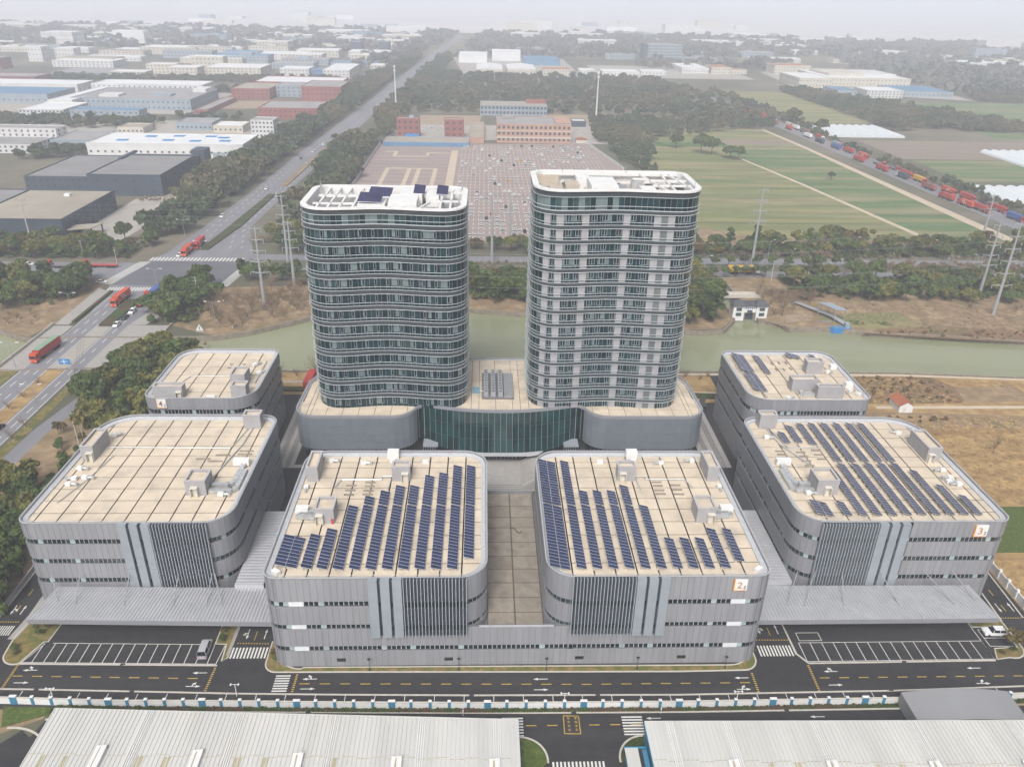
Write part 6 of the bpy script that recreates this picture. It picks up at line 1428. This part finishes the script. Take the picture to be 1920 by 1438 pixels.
for k, (x,y,s) in enumerate(((-93.2,120.5,.32),(-92.4,119.0,.28),(-90.6,124.2,.35),(-89.6,126.0,.4),(-91.8,125.6,.3),(-53.0,124.5,.3),(-52.6,122.4,.34),(-41.8,118.5,.3),(-41.2,116.8,.28),(54.6,117.6,.3),(109,117.0,.3),(106.6,116.6,.26),(107.4,125.8,.3))):
    SM[k % 2]((x,y,.1), k, 'low shrub on a kerbed grass island of the front car parks', 'low shrubs on the car park islands', (s*1.4,s*1.4,s))
for k, (x,y) in enumerate(((113.5,172.5),(13.6,171.5),(14.6,174))): SM[0]((x,y,.1), k, ['small dark bush by the right grey block', 'left small bush on the green plot beside the outdoor stair', 'right small bush on the green plot beside the outdoor stair'][k], None, (.5,.5,.45))

# woods and scrub nobody could count
def wood(name, polys, sp, mat_, smin, smax, per=9., size=1.15, seed=1):
    rg = np.random.default_rng(seed); rn = random.Random(seed); Vs = []
    base = []
    for k in range(5):
        bl = [(0,0,3.4,2.6)]+[(rg.normal()*1.7, rg.normal()*1.7, 3+rg.random()*2.6, 1.3+.8*rg.random()) for _ in range(5)]
        base.append(leaf_cloud(rg, bl, per, size)[0])
    for poly in polys:
        for x, y in grid_in(poly, sp, rn, .45):
            s = rn.uniform(smin, smax); a = rn.uniform(0,6.28); V = base[rn.randrange(5)]; c, q = math.cos(a)*s, math.sin(a)*s
            Vs.append(np.stack([V[:,0]*c-V[:,1]*q+x, V[:,0]*q+V[:,1]*c+y, V[:,2]*s*rn.uniform(.85,1.2)], 1))
    V = np.concatenate(Vs); o = link(name, np_mesh(name, V, np.arange(len(V)).reshape(-1,4), [M[mat_]])); return stuff(o)
wood('roadside_wood', [[(-178,405),(-162,402),(-155,520),(-152,660),(-176,650),(-184,600),(-196,570),(-176,480)], [(-176,660),(-151,660),(-145,800),(-160,800)], [(-160,800),(-144,800),(-134,1100),(-116,1580),(-140,1580),(-166,1100)], [(-112,440),(-90,440),(-90,690),(-104,800),(-100,1000),(-80,1580),(-60,1580),(-78,1000),(-86,720),(-118,690)]], 8.5, 'leaf_far', 1.0, 1.7, 14, .95, 3)
wood('field_edge_wood', [[(110,600),(122,560),(132,640),(150,720),(140,800),(112,820),(100,740)], [(98,712),(205,760),(212,850),(110,860)], [(328,395),(345,395),(330,560),(322,700),(324,845),(312,845),(314,700),(320,560)], [(262,820),(290,800),(300,860),(272,900)], [(312,850),(330,850),(318,1120),(300,1120)]], 8.5, 'leaf_far', .5, 1.0, 12, 1.0, 4)
wood('field_hedge', [[(410,830),(700,745),(900,700),(900,740),(560,840),(425,1150),(405,1150)],[(640,1050),(900,1040),(900,1075),(640,1085)],[(402,800),(430,800),(432,860),(404,860)]], 9.5, 'leaf_far', .8, 1.4, 11, 1.1, 5)
wood('middle_wood', [[(-70,880),(300,880),(290,980),(255,1270),(-80,1280),(-88,1000)], [(200,770),(270,800),(285,880),(200,890)]], 15, 'leaf_far', .7, 1.35, 10, 1.2, 6)
wood('yard_scrub', [[(-197,500),(-180,490),(-172,600),(-195,575)],[(-340,640),(-306,640),(-310,612),(-345,600)],[(-460,745),(-300,750),(-300,795),(-460,795)],[(-300,800),(-230,800),(-230,815),(-300,815)],[(-180,720),(-166,720),(-160,850),(-175,850)],[(-600,1110),(-200,1130),(-200,1180),(-600,1150)],[(-460,1020),(-300,1015),(-300,1045),(-460,1060)]], 9, 'leaf_far', .6, 1.2, 10, 1.1, 7)
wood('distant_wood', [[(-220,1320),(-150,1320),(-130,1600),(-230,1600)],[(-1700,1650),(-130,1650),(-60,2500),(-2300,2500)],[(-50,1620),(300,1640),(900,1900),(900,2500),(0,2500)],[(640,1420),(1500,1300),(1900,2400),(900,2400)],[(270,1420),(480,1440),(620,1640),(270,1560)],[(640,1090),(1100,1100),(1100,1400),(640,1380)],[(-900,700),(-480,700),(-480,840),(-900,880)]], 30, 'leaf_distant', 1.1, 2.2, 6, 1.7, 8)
wood('understory', [[(-126,228),(-122.5,246),(-117,262),(-94,246),(-94,200),(-110,198)],[(-112,112),(-102.5,112),(-102.5,186),(-117,186)],[(-131,290),(-112,292),(-112,322),(-128,325)],[(-262,303),(-172,310),(-172,340),(-262,340)],[(-330,371),(-172,371),(-168,395),(-330,396)],[(138,324),(300,324),(300,350),(138,350)],[(104,384),(310,384),(306,406),(110,402)],[(62,298),(98,294),(98,345),(62,345)],[(-8,318),(40,316),(40,350),(-8,350)]], 4.2, 'leaf', .28, .5, 16, .8, 10)
wood('brown_scrub', [[(118,383),(300,383),(300,386),(118,386)],[(-120,262),(-100,262),(-100,270),(-118,272)],[(140,350),(300,350),(300,353),(140,353)],[(-68,300),(-48,308),(-48,336),(-66,334)],[(-6,352),(56,352),(56,372),(-6,372)],[(-210,486),(-184,480),(-182,520),(-204,540)]], 3.4, 'dry2', .10, .26, 16, .8, 11)
wood('bare_thicket', [[(178,362.5),(300,362.5),(300,371),(178,371)],[(104,383.5),(180,383.5),(180,386),(104,386)],[(128,318),(150,322),(150,330),(124,330)],[(-120,398),(-90,398),(-90,402),(-120,402)]], 3.0, 'twig', .35, .6, 10, .34, 12)
wood('low_brush', [[(114,227),(156,227),(160,240),(150,245),(114,245)],[(156,284),(215,278),(236,277),(230,286),(165,288)],[(126,212),(150,213),(146,218),(126,218)]], 3.4, 'scrub', .08, .2, 16, .9, 14)
# dry reed tufts and grass on the open ground
def tufts(name, polys, sp, m, h, seed):
    rn = random.Random(seed); V = []
    for poly in polys:
        for x, y in grid_in(poly, sp, rn, .5):
            for _ in range(3):
                a = rn.uniform(0,6.28); w_ = rn.uniform(.25,.6); hh = h*rn.uniform(.5,1.2); dx, dy = math.cos(a)*w_, math.sin(a)*w_; lx, ly = rn.uniform(-1.3,1.3), rn.uniform(-1.3,1.3)
                V += [(x-dx,y-dy,0),(x+dx,y+dy,0),(x+dx*.6+lx,y+dy*.6+ly,hh),(x-dx*.6+lx,y-dy*.6+ly,hh)]
    V = np.array(V); return stuff(link(name, np_mesh(name, V, np.arange(len(V)).reshape(-1,4), [M[m]])))
tufts('dry_reeds', [[(121,108),(190,108),(190,147),(121,147)],[(122,169),(230,169),(230,217),(126,217)],[(122,226),(160,226),(150,245),(122,245)],[(160,240),(260,232),(260,238),(165,243)]], 1.6, 'dry', .22, 31)
tufts('bank_grass', [[(-112,288),(-92,285),(-72,302),(-46,309),(-46,333),(-100,330)],[(-255,287),(-175,287),(-172,308),(-255,302)],[(126,300),(180,290),(260,276),(300,276),(300,318),(150,318)]], 2.0, 'dry2', .25, 32)
# ------------------------------------------------------------ vehicles
def car_proto(name, paint, kind='hatch'):
    root = bpy.data.objects.new(name, None); COL.objects.link(root); WL[root] = (0,0,0); root['category'] = 'car'; root['label'] = 'car'
    if kind == 'van': L, W, pr, cab = 4.9, 1.85, [(-2.45,.35),(2.4,.35),(2.45,.75),(2.2,1.05),(1.55,1.15),(-2.4,1.15)], [(-2.42,1.13),(1.6,1.13),(.95,1.95),(-2.2,2.0)]
    elif kind == 'suv': L, W, pr, cab = 4.7, 1.85, [(-2.35,.35),(2.3,.35),(2.35,.75),(2.1,.98),(1.0,1.08),(-2.3,1.08)], [(-2.28,1.06),(1.05,1.06),(.35,1.62),(-1.75,1.66)]
    else: L, W, pr, cab = 4.6, 1.78, [(-2.3,.30),(2.25,.30),(2.3,.62),(2.05,.82),(.95,.92),(-1.6,.95),(-2.28,.88)], [(-1.75,.93),(1.05,.91),(.30,1.42),(-1.15,1.44)]
    def ext(b, prof, w0, w1, mi=0):
        n = len(prof); i = len(b.v); zs = [p[1] for p in prof]; lo, hi = min(zs), max(zs)
        for s in (-1,1):
            for x, z in prof: t = (z-lo)/(hi-lo); b.v.append((x, s*(w0+(w1-w0)*t)/2, z))
        for k in range(n):
            j = (k+1) % n; b.f.append((i+k,i+j,i+n+j,i+n+k)); b.m.append(mi)
        b.f += [tuple(i+k for k in reversed(range(n))), tuple(i+n+k for k in range(n))]; b.m += [mi,mi]
    b = MB(); ext(b, pr, W, W*.95); b.build('body', M[paint], root)
    g = MB(); ext(g, cab, W*.93, W*.76); g.build('window', M['glass_dark'], root)
    r_ = MB(); x0, x1, zt = cab[3][0], cab[2][0], max(cab[2][1],cab[3][1])
    r_.box(x0+.05, x1-.02, -W*.38, W*.38, zt-.01, zt+.03)
    for sx in (cab[0][0]+(cab[3][0]-cab[0][0])*.5, (x0+x1)/2, cab[1][0]+(cab[2][0]-cab[1][0])*.5): 
        for s in (-1,1): r_.bar((sx, s*W*.465, cab[0][1]),(sx*.9, s*W*.385, zt), .09)
    r_.build('roof', M[paint], root)
    for x in (-L*.31, L*.31):
        for s in (-1,1): w_ = MB().cone((x,s*W*.40,.32),(x,s*W*.505,.32),.32,.32,12).build('wheel', M['tyre'], root)
    for s in (-1,1): MB().box(L*.485,L*.503,s*W*.30-.17,s*W*.30+.17,.58,.74).build('headlight', M['glass_light'], root); MB().box(-L*.503,-L*.485,s*W*.34-.13,s*W*.34+.13,.62,.82).build('tail_light', M['car_red'], root)
    return Kind(root)
CW, CD, CV, CS = car_proto('car','car_white'), car_proto('car','car_dark'), car_proto('van','car_grey','van'), car_proto('car','car_white','suv')
CV((-55.4,119.4,.02), PI/2+.02, 'silver van parked alone in the left car park'); CV.p['category'] = 'van'
CS((107.9,122.3,.03), PI-.05, 'white car parked in the small bay right of the right canopy')
CARS = [(CW,-141.9,288.4,-PI/2,'nearest of two white cars on the avenue beside the median hedge'),(CD,-141.8,295.6,-PI/2,'dark car between two white cars on the avenue beside the median hedge'),(CS,-141.3,302,-PI/2,'farther of two white cars on the avenue beside the median hedge'),(CW,-168.5,337.3,0,'white car turning at the left corner of the crossroads'),
 (CS,-148.9,450,-PI/2,'white car on the far avenue just past the crossroads'),(CW,-148.2,377,-PI/2,'white car waiting beside the red containers at the crossing'),(CW,-129.9,501,PI/2,'white car leaving on the far avenue near the median hedge'),(CW,-135.9,650,-PI/2,'white car far up the avenue'),(CD,-139.7,621,-PI/2,'dark car far up the avenue'),(CS,-134,682,-PI/2,'white van-like car farthest up the avenue'),(CW,-141,520,-PI/2,'white car under a street lamp far on the avenue'),
 (CD,-143.6,208,PI/2,'dark red-brown car at the left edge of the near avenue'),(CW,-212,361,0,'white car on the cross street left of the flatbeds'),(CD,-189.6,464.5,0,'dark car parked under trees by the slate-blue factory'),(CW,-185.2,467,.3,'white car parked under trees by the slate-blue factory'),(CD,-181,468,.3,'second dark car parked under trees by the slate-blue factory'),
 (CW,-177.4,444,0,'first white car in the short row near the avenue'),(CS,-174.6,444.6,0,'second white car in the short row near the avenue'),(CW,-171.8,445,0,'third white car in the short row near the avenue'),(CD,-161,443.5,0,'dark car at the yard exit by the avenue'),(CD,71.5,226,1.2,'dark car parked behind the right end of the podium'),(CS,68.4,226.8,1.3,'white car parked behind the right end of the podium'),(CD,69.6,222.4,.2,'black car parked nearest the podium right corner')]
for c, x, y, r_, lb in CARS: c((x,y,.05), r_, lb)
# trucks: tractor with cab, chassis and wheels, carrying a container or a flat bed
def truck(label, x, y, rot, load, cabm='red', L=12.2, tarp=None, cat='truck', name='container_truck'):
    t = thing(name, label, cat, (0,0,0)); h0 = 1.25
    MB().box(5.4,7.5,-1.22,1.22,.75,3.0).box(5.4,7.1,-1.15,1.15,3.0,3.5).box(7.5,7.62,-1.2,1.2,.45,1.1).build('cab', M[cabm], t)
    MB().box(7.49,7.56,-1.08,1.08,1.75,2.75).box(6.3,7.2,-1.24,1.24,1.9,2.7).build('windscreen', M['glass_dark'], t)
    for s in (-1,1): MB().box(7.55,7.66,s*.85-.22,s*.85+.22,.85,1.1).build('headlight', M['white'], t)
    MB().box(-L+5.0,7.0,-.55,.55,.7,1.1).build('chassis', M['dark_metal'], t)
    for wx in (6.4,3.2,2.0,-L+6.4,-L+7.7,-L+9.0):
        for s in (-1,1): MB().cone((wx,s*.85,.5),(wx,s*1.2,.5),.5,.5,10).build('wheel', M['tyre'], t)
    if load == 'flat': MB().box(-L+4.9,5.0,-1.25,1.25,1.1,1.3).box(4.7,5.0,-1.25,1.25,1.3,2.2).build('flat_bed', M['flat_grey' if tarp is None else tarp], t)
    else:
        c = MB().box(-L+4.9,4.95,-1.22,1.22,h0,h0+2.7); n = 16
        for k in range(n):
            for s in (-1,1): xx = -L+5.2+(L-.6)*k/n; c.box(xx,xx+.3,s*1.25-.03,s*1.25+.03,h0+.15,h0+2.55)
        c.build('container', M[load], t)
        if tarp: MB().box(-L+5.0,4.85,-1.18,1.18,h0+2.7,h0+2.78).build('tarpaulin', M[tarp], t)
        if load == 'orange_red':
            for s in (-1,1): MB().bar((-1.5,s*1.29,h0+.5),(1.2,s*1.29,h0+2.3),.03,.5).bar((.2,s*1.29,h0+.5),(2.9,s*1.29,h0+2.3),.03,.35).build('white_stripe', M['white'], t)
    t.location = (x,y,.05); t.rotation_euler = (0,0,rot); return t
S_ = -PI/2
truck('red container truck with a faded green top on the bridge of the near avenue', -155.6,261,S_-.06,'red','orange_red',13.5,'green_tarp')
truck('orange red container truck with white stripes just before the crossroads', -150.6,315,S_-.05,'orange_red','orange_red',11)
truck('red truck with a blue load leaving towards the crossroads', -138.6,321.5,PI/2,'truck_blue','red',9.5); truck('red flatbed trailer truck beside the dark trees near the crossroads', -141,312,PI/2,'flat','red',10,'red')
truck('front one of two red container trucks waiting at the crossing', -145.6,383,S_,'orange_red','orange_red',9); truck('rear one of two red container trucks waiting at the crossing', -143.6,394.5,S_,'red','red',9.5)
truck('left empty flatbed truck on the cross street', -194.5,358,PI,'flat','red',13,None,'truck','flatbed_truck'); truck('right red flatbed truck on the cross street', -178.5,359,PI,'flat','red',13,'red','truck','flatbed_truck')
RT = [(332,455,'orange_red','orange container truck at the right border of the picture'),(322,463,'truck_blue','blue container truck behind the orange one at the right border'),(324,485,'red','dark red container truck with a blue tail on the right road'),(313,484,'red','long red container truck on the near lane of the right road'),(310,497,'orange_red','bright red container truck right of the tan track'),(321,515,'red','red container truck on the far lane near the greenhouse'),(307,515,'red','red container truck in the middle of the jam'),(318,533,'orange_red','orange red container truck in front of the yellow one'),(315.3,568,'truck_yellow','yellow container truck on the right road'),(315,587,'red','dark red container truck behind the yellow one'),(316.5,612,'flat','flatbed truck with a grey load on the right road'),(306,608,'red','brownish red container truck on the near lane'),(313,629,'flat','empty flatbed behind the grey load'),(313,658,'orange_red','faded red container truck far on the right road'),(303,643,'red','dim red container truck on the near lane far away'),(310.8,682,'red','dim red truck beside the dark trees far away'),(307,700,'truck_blue','blue container truck far on the right road'),(303,757,'car_white','white container truck far on the right road'),(309,806,'car_white','second white container truck beyond the first'),(306,866,'car_white','white container truck near the far bend'),(300,880,'red','small red container truck near the far bend'),(294,950,'red','last tiny red truck on the right road')]
more = ('truck in the queue on the right road',)
QK = [('dark red','red'),('grey','flat_grey'),('dull red','red'),('pale','b_pale'),('brown red','b_red'),('grey','b_grey'),('dark','b_dark'),('red','red')]
for k in range(26):
    y = 470+k*18.5; lane = k % 2; x = float(np.interp(y, [454,536,705,860,970], [322,314.5,309,303,295]))+(3.5 if lane else -4.2)
    if any(abs(y-q[1]) < 15 and abs(x-q[0]) < 4.5 for q in RT): continue
    nm, m_ = QK[k % 8]; truck(f'{nm} container truck in the slow right road queue, {ORD[k] if k < 20 else "far " + ORD[k-20]} from the front', x, y, (S_ if lane else PI/2)+.07, m_, 'red' if k % 3 else 'car_white', 12)
for x, y, ld, lb in RT: truck(lb, x-3*0, y, S_+.08 if x > 311 else PI/2+.08, ld, 'red' if ld != 'car_white' else 'car_white', 12)
truck('yellow container truck on the near lane of the right street', 124,357.5,0,'truck_yellow','car_white',12.5)
truck('dark red truck parked behind the small block marked 4', -57.5,236,PI/2,'red','red',9)
# far car park: every parked car its own object
def small_car(paint):
    b = MB(); b.box(-2.2,2.2,-.88,.88,.25,.85,0).box(-1.5,1.0,-.80,.80,.85,1.35,1).box(-1.35,.75,-.74,.74,1.35,1.42,0); return b.mesh('parked_car', [M[paint], M['glass_dark']])
SCM = {p: small_car('car_pale' if p == 'car_white' else p) for p in ('car_white','car_dark','car_grey','car_red','truck_yellow')}
cr = random.Random(11); nc = 0
for y in range(414, 688, 9):
    for x in np.arange(-16.5, 98, 3):
        if x > 98-(y-412)*.05 or nc > 262: continue
        dn = .40 if (y > 655 and x > 10) else (.36 if y < 480 else .12)
        if cr.random() > dn*(.35+1.3*(math.sin(x*.21+y*.13)*.5+.5)): continue
        p = cr.choices(('car_white','car_dark','car_grey','car_red','truck_yellow'), (68,14,12,3,1))[0]; nc += 1
        nm = {'car_white':'white','car_dark':'dark','car_grey':'silver','car_red':'dark red','truck_yellow':'yellow'}[p]
        tag(link('parked_car', SCM[p], None, (x,y+2.2,.08), PI/2*cr.choice((1,-1))), f'{nm} car parked in the large worn car park behind the towers', 'car', f'{nm} cars in the far car park')
cs = random.Random(4); b = MB()
for y in range(478, 684, 9):
    for x in np.arange(-16.5, 96, 3):
        if x > 96-(y-412)*.05 or cs.random() > .16: continue
        yy = y+6.4; b.box(x-.88,x+.88,yy-2.2,yy+2.2,.3,.9,0).box(x-.78,x+.78,yy-1.4,yy+1.1,.9,1.4,cs.choice((1,0)))
stuff(b.build('parked_cars', [M['car_pale'], M['car_grey']]))
for k in range(14): tag(link('parked_car', SCM['car_white'], None, (-52+k*2.9 if k < 8 else 72+(k-8)*3,765+(k % 3)*9,.08), PI/2), 'white car parked in the yard between the red buildings and the salmon block', 'car', 'white cars in the yard behind the car park')
for k in range(16): tag(link('parked_car', SCM[('car_white','car_dark','car_grey')[k % 3]], None, (-196+(k % 4)*5,715-(k//4)*14,.08), .2*k), f"{('white','dark','silver')[k % 3]} car parked beside the white hall near the avenue", 'car', f"{('white','dark','silver')[k % 3]} cars beside the white hall")
# ------------------------------------------------------------ pylons, masts, lamps, cables
def pylon(label, x, y, h, arms=3, r0=.75, lean=0.):
    t = thing('power_pole', label, 'pylon', (x,y,0)); MB().cone((x,y,0),(x+lean,y,h),r0,r0*.38,10).build('mast', M['steel'], t)
    for k in range(arms):
        z = h*(.97-.13*k); w_ = 2.3+.4*k
        MB().cone((x-w_,y,z+.5),(x,y,z),.10,.26,6).cone((x+w_,y,z+.5),(x,y,z),.10,.26,6).build('cross_arm', M['steel'], t)
        for s in (-1,1): MB().cone((x+s*w_,y,z+.4),(x+s*w_,y,z-1.1),.16,.16,6).build('insulator', M['b_grey'], t)
    return [(x+s*(2.3+.4*k),y,h*(.97-.13*k)-1.1) for k in range(arms) for s in (-1,1)]
PY = {}
for nm, x, y, h, a, lb in (('L1',-89.7,306.9,34.6,5,'tall grey steel power pole nearest the dry bank left of the glass tower'),('L2',-92.9,364.8,33.5,4,'tall steel power pole on the street behind the left bank'),('L3',-84,336.4,29,4,'steel power pole between two others left of the glass tower'),('M1',4,371.7,34.8,4,'steel power pole left of the pair seen between the towers'),('M2',13.7,402.5,26,4,'steel power pole right of the pair seen between the towers'),('R1',131.4,368.7,38.5,4,'tall steel power pole right of the taller tower beside the field'),('R2',220.8,325.9,34,5,'left one of two slanting steel power poles at the right edge'),('R3',216.2,306.5,40,6,'right one of two slanting steel power poles at the right edge'),('R4',270.8,411.2,27,4,'far steel power pole at the corner of the field')):
    PY[nm] = pylon(lb, x, y, h, a)
def line(a, b, label, sag=2.0):
    t = thing('power_line', label, 'cable', a[0])
    for p, q in zip(a, b):
        pts = [(p[0]+(q[0]-p[0])*k/10, p[1]+(q[1]-p[1])*k/10, p[2]+(q[2]-p[2])*k/10-sag*4*(k/10)*(1-k/10)) for k in range(11)]
        MB().tube(pts, .022, 4).build('cable', M['steel'], t)
far_l = [(-420,366+i*.3,24+i*2) for i in range(8)]; far_r = [(520,368+i*.3,22+i*2) for i in range(8)]
line(PY['L2'], PY['M1'], 'set of sagging cables between the left street pole and the middle pole', 4); line(PY['M1'], PY['R1'], 'set of sagging cables between the middle pole and the pole by the field', 4); line(far_l, PY['L2'], 'set of cables running to the left over the crossroads', 3); line(PY['R1'], far_r, 'set of cables running to the right above the field edge', 4); line(PY['L1'], PY['R3'][:10], 'set of long cables crossing behind both towers', 6)
mast_m = [(-93.3,882.7,46,'slim white telecom mast standing beside the avenue'),(112.8,829.4,48,'slim white telecom mast right of the taller tower, far away')]
for x, y, h, lb in mast_m:
    t = thing('telecom_mast', lb, 'mast', (x,y,0)); MB().cone((x,y,0),(x,y,h),.85,.45,8).build('mast', M['white'], t)
    for z in (h-2,h-6): MB().cone((x,y,z),(x,y,z+1.8),1.1,1.1,8).build('antenna_ring', M['white'], t)
# lattice towers in the haze at right
for k, (x,y,h) in enumerate(((640,1500,60),(760,1480,55))):
    t = thing('lattice_tower', ('left' if k == 0 else 'right')+' one of two faint lattice pylons in the haze at right', 'pylon', (x,y,0))
    for s in (-1,1):
        for q in (-1,1): MB().bar((x+5*s,y+5*q,0),(x+.8*s,y+.8*q,h),.5).build('leg', M['steel'], t)
    b = MB()
    for j in range(9):
        z0_, z1_ = h*j/9, h*(j+1)/9; w0, w1 = 5-4.2*j/9, 5-4.2*(j+1)/9
        for q in (-1,1): b.bar((x-w0,y+q*w0,z0_),(x+w1,y+q*w1,z1_),.25).bar((x+w0,y+q*w0,z0_),(x-w1,y+q*w1,z1_),.25)
    b.build('bracing', M['steel'], t)
    for z in (h*.7,h*.82,h*.94): MB().bar((x-9,y,z),(x+9,y,z),.5).build('cross_arm', M['steel'], t)
# street lamps
def lamp_proto(double=True, h=9.0):
    root = bpy.data.objects.new('street_lamp', None); COL.objects.link(root); WL[root] = (0,0,0); root['category'] = 'street lamp'; root['label'] = 'lamp'
    MB().cone((0,0,0),(0,0,h),.14,.08,8).build('pole', M['steel'], root)
    for s in ((-1,1) if double else (1,)):
        MB().bar((0,0,h-.2),(s*2.2,0,h+.35),.09).build('arm', M['steel'], root); MB().box(s*2.7-.55,s*2.7+.55,-.16,.16,h+.25,h+.42).build('lamp_head', M['white'], root)
    return Kind(root)
LD, LS = lamp_proto(True), lamp_proto(False, 7.5)
for k, (x,y) in enumerate(((-164,299.6),(-160.8,250.8),(-137.8,219.5),(-105,291),(-141.5,330),(-156.5,470),(-151,560),(-148,640),(-143,740),(-120,560),(-116,660),(-156.5,410),(-135.5,372))):
    LD((x,y,0), 0, ['double armed lamp left of the avenue beside the wood','double armed lamp left of the bridge','double armed lamp by the dry median of the near avenue','single tall lamp on the dry bank by the crossroads','double armed lamp at the near side of the crossroads','double armed lamp left of the far avenue by the yard','second double armed lamp left of the far avenue','third double armed lamp left of the far avenue','fourth double armed lamp left of the far avenue','double armed lamp right of the far avenue','second double armed lamp right of the far avenue','double armed lamp just past the crossroads at left','double armed lamp just past the crossroads at right'][k])
for k, (x,y) in enumerate(((105.9,360.6),(145.8,387.3),(151.3,370.9),(199.1,364.4),(241,364),(171.6,354.4),(197.2,393.4),(236.5,390),(226,359.8))):
    LS((x,y,0), .4*k, f'{ORD[k]} single armed lamp along the right street counted from the left', 'lamps along the right street')
wp = bpy.data.objects.new('utility_pole', None); COL.objects.link(wp); WL[wp] = (0,0,0); wp['category'] = 'utility pole'; wp['label'] = 'pole'
MB().cone((0,0,0),(0,0,11),.17,.11,8).build('pole', M['kerb'], wp)
for z in (10.6,9.4): MB().bar((-1.1,0,z),(1.1,0,z),.12).build('cross_arm', M['steel'], wp)
for x in (-1,0,1): MB().cone((x,0,10.66),(x,0,11),.06,.06,6).build('insulator', M['b_grey'], wp)
WK = Kind(wp)
for x, y, s, lb in ((-116,198.8,1,'taller concrete utility pole beside the left grove'),(-115.2,200.3,.6,'shorter concrete utility pole beside the left grove'),(-122.2,254.8,.85,'utility pole rising out of the left grove'),(-171.9,362.3,.8,'utility pole behind the flatbed trucks'),(-192,372.6,.8,'utility pole in the belt left of the crossroads'),(-229.6,398.1,2.0,'tall pole before the nearest slate-blue factory'),(134,347.1,.9,'utility pole in the belt above the sluice house'),(-118,312,1.1,'utility pole beside the dark trees at the bridge')): WK((x,y,0), .3, lb, None, (s,s,s))
t = thing('power_line', 'set of black cables from the grove pole up to the avenue', 'cable', (-116,198.8,0))
for d in (-.9,0,.9):
    pts = [(-116+d-2.2*k+0, 198.8+5.6*k, 10.9-1.2*4*(k/10)*(1-k/10)) for k in range(0,11)]; MB().tube(pts, .035, 4).build('cable', M['dark_metal'], t)
# blue road sign on the avenue, warning triangle on the bank
t = thing('road_sign', 'blue direction sign over the near avenue', 'sign', (-137.3,243,0)); MB().cone((-137.3,243,0),(-137.3,243,6.6),.12,.10,8).build('post', M['steel'], t); MB().bar((-137.3,243,6.2),(-140.6,243,6.2),.12).build('arm', M['steel'], t); MB().box(-141.2,-137.6,242.85,242.95,5.0,6.9).build('sign_board', M['r_bright_blue'], t)
MB().box(-140.6,-138.4,242.80,242.85,5.9,6.1).box(-139.7,-139.4,242.80,242.85,5.2,6.6).build('sign_arrow', M['white'], t)
t = thing('warning_sign', 'white triangular sign board standing on the dry river bank', 'sign', (-108.5,283,0)); b = MB(); b.prism([(-109.9,283),(-107.1,283),(-107.1,283.15),(-109.9,283.15)],0,.2)
b.v += [(-110,283,.5),(-107,283,.5),(-108.5,283,3.1),(-110,283.15,.5),(-107,283.15,.5),(-108.5,283.15,3.1)]; i = len(b.v)-6; b.f += [(i,i+1,i+2),(i+5,i+4,i+3),(i,i+3,i+4,i+1),(i+1,i+4,i+5,i+2),(i+2,i+5,i+3,i)]; b.m += [0]*5; b.build('sign_board', M['white'], t)
MB().box(-108.65,-108.35,282.9,282.98,1.0,2.2).build('sign_mark', M['b_dark'], t)
# far dark boundary fence of the car park
t = thing('fence', 'white railing fence along the right side of the far car park', 'fence', (100,650,0)); 
for k in range(34): y = 596+k*3.3; x = 104.2-(y-597)*.138; MB().box(x-.25,x+.25,y-.25,y+.25,0,2.2).build('fence_post', M['white'], t)
MB().bar((104.2,597,1.6),(89,707,1.6),.2,.6).build('fence_rail', M['b_grey'], t)
t = thing('fence', 'long pale wall along the left side of the far car park', 'fence', (-87,550,0))
for k in range(26): MB().box(-87.4,-87.0,430+k*10,439.7+k*10,0,2.4).build('fence_bay', M['stair_top'], t)
# ------------------------------------------------------------ the hazy air: one closed box of even density round camera and scene
hm = bpy.data.materials.new('haze_air'); hm.use_nodes = True; n = hm.node_tree.nodes; l = hm.node_tree.links; n.clear()
pv = n.new('ShaderNodeVolumePrincipled'); om = n.new('ShaderNodeOutputMaterial')
pv.inputs['Density'].default_value = HAZE_D; pv.inputs['Color'].default_value = HAZE_C; pv.inputs['Anisotropy'].default_value = 0.0
l.new(pv.outputs[0], om.inputs['Volume'])
stuff(MB().box(-30000,30000,-5000,40000,-4.0,128).build('haze', hm))
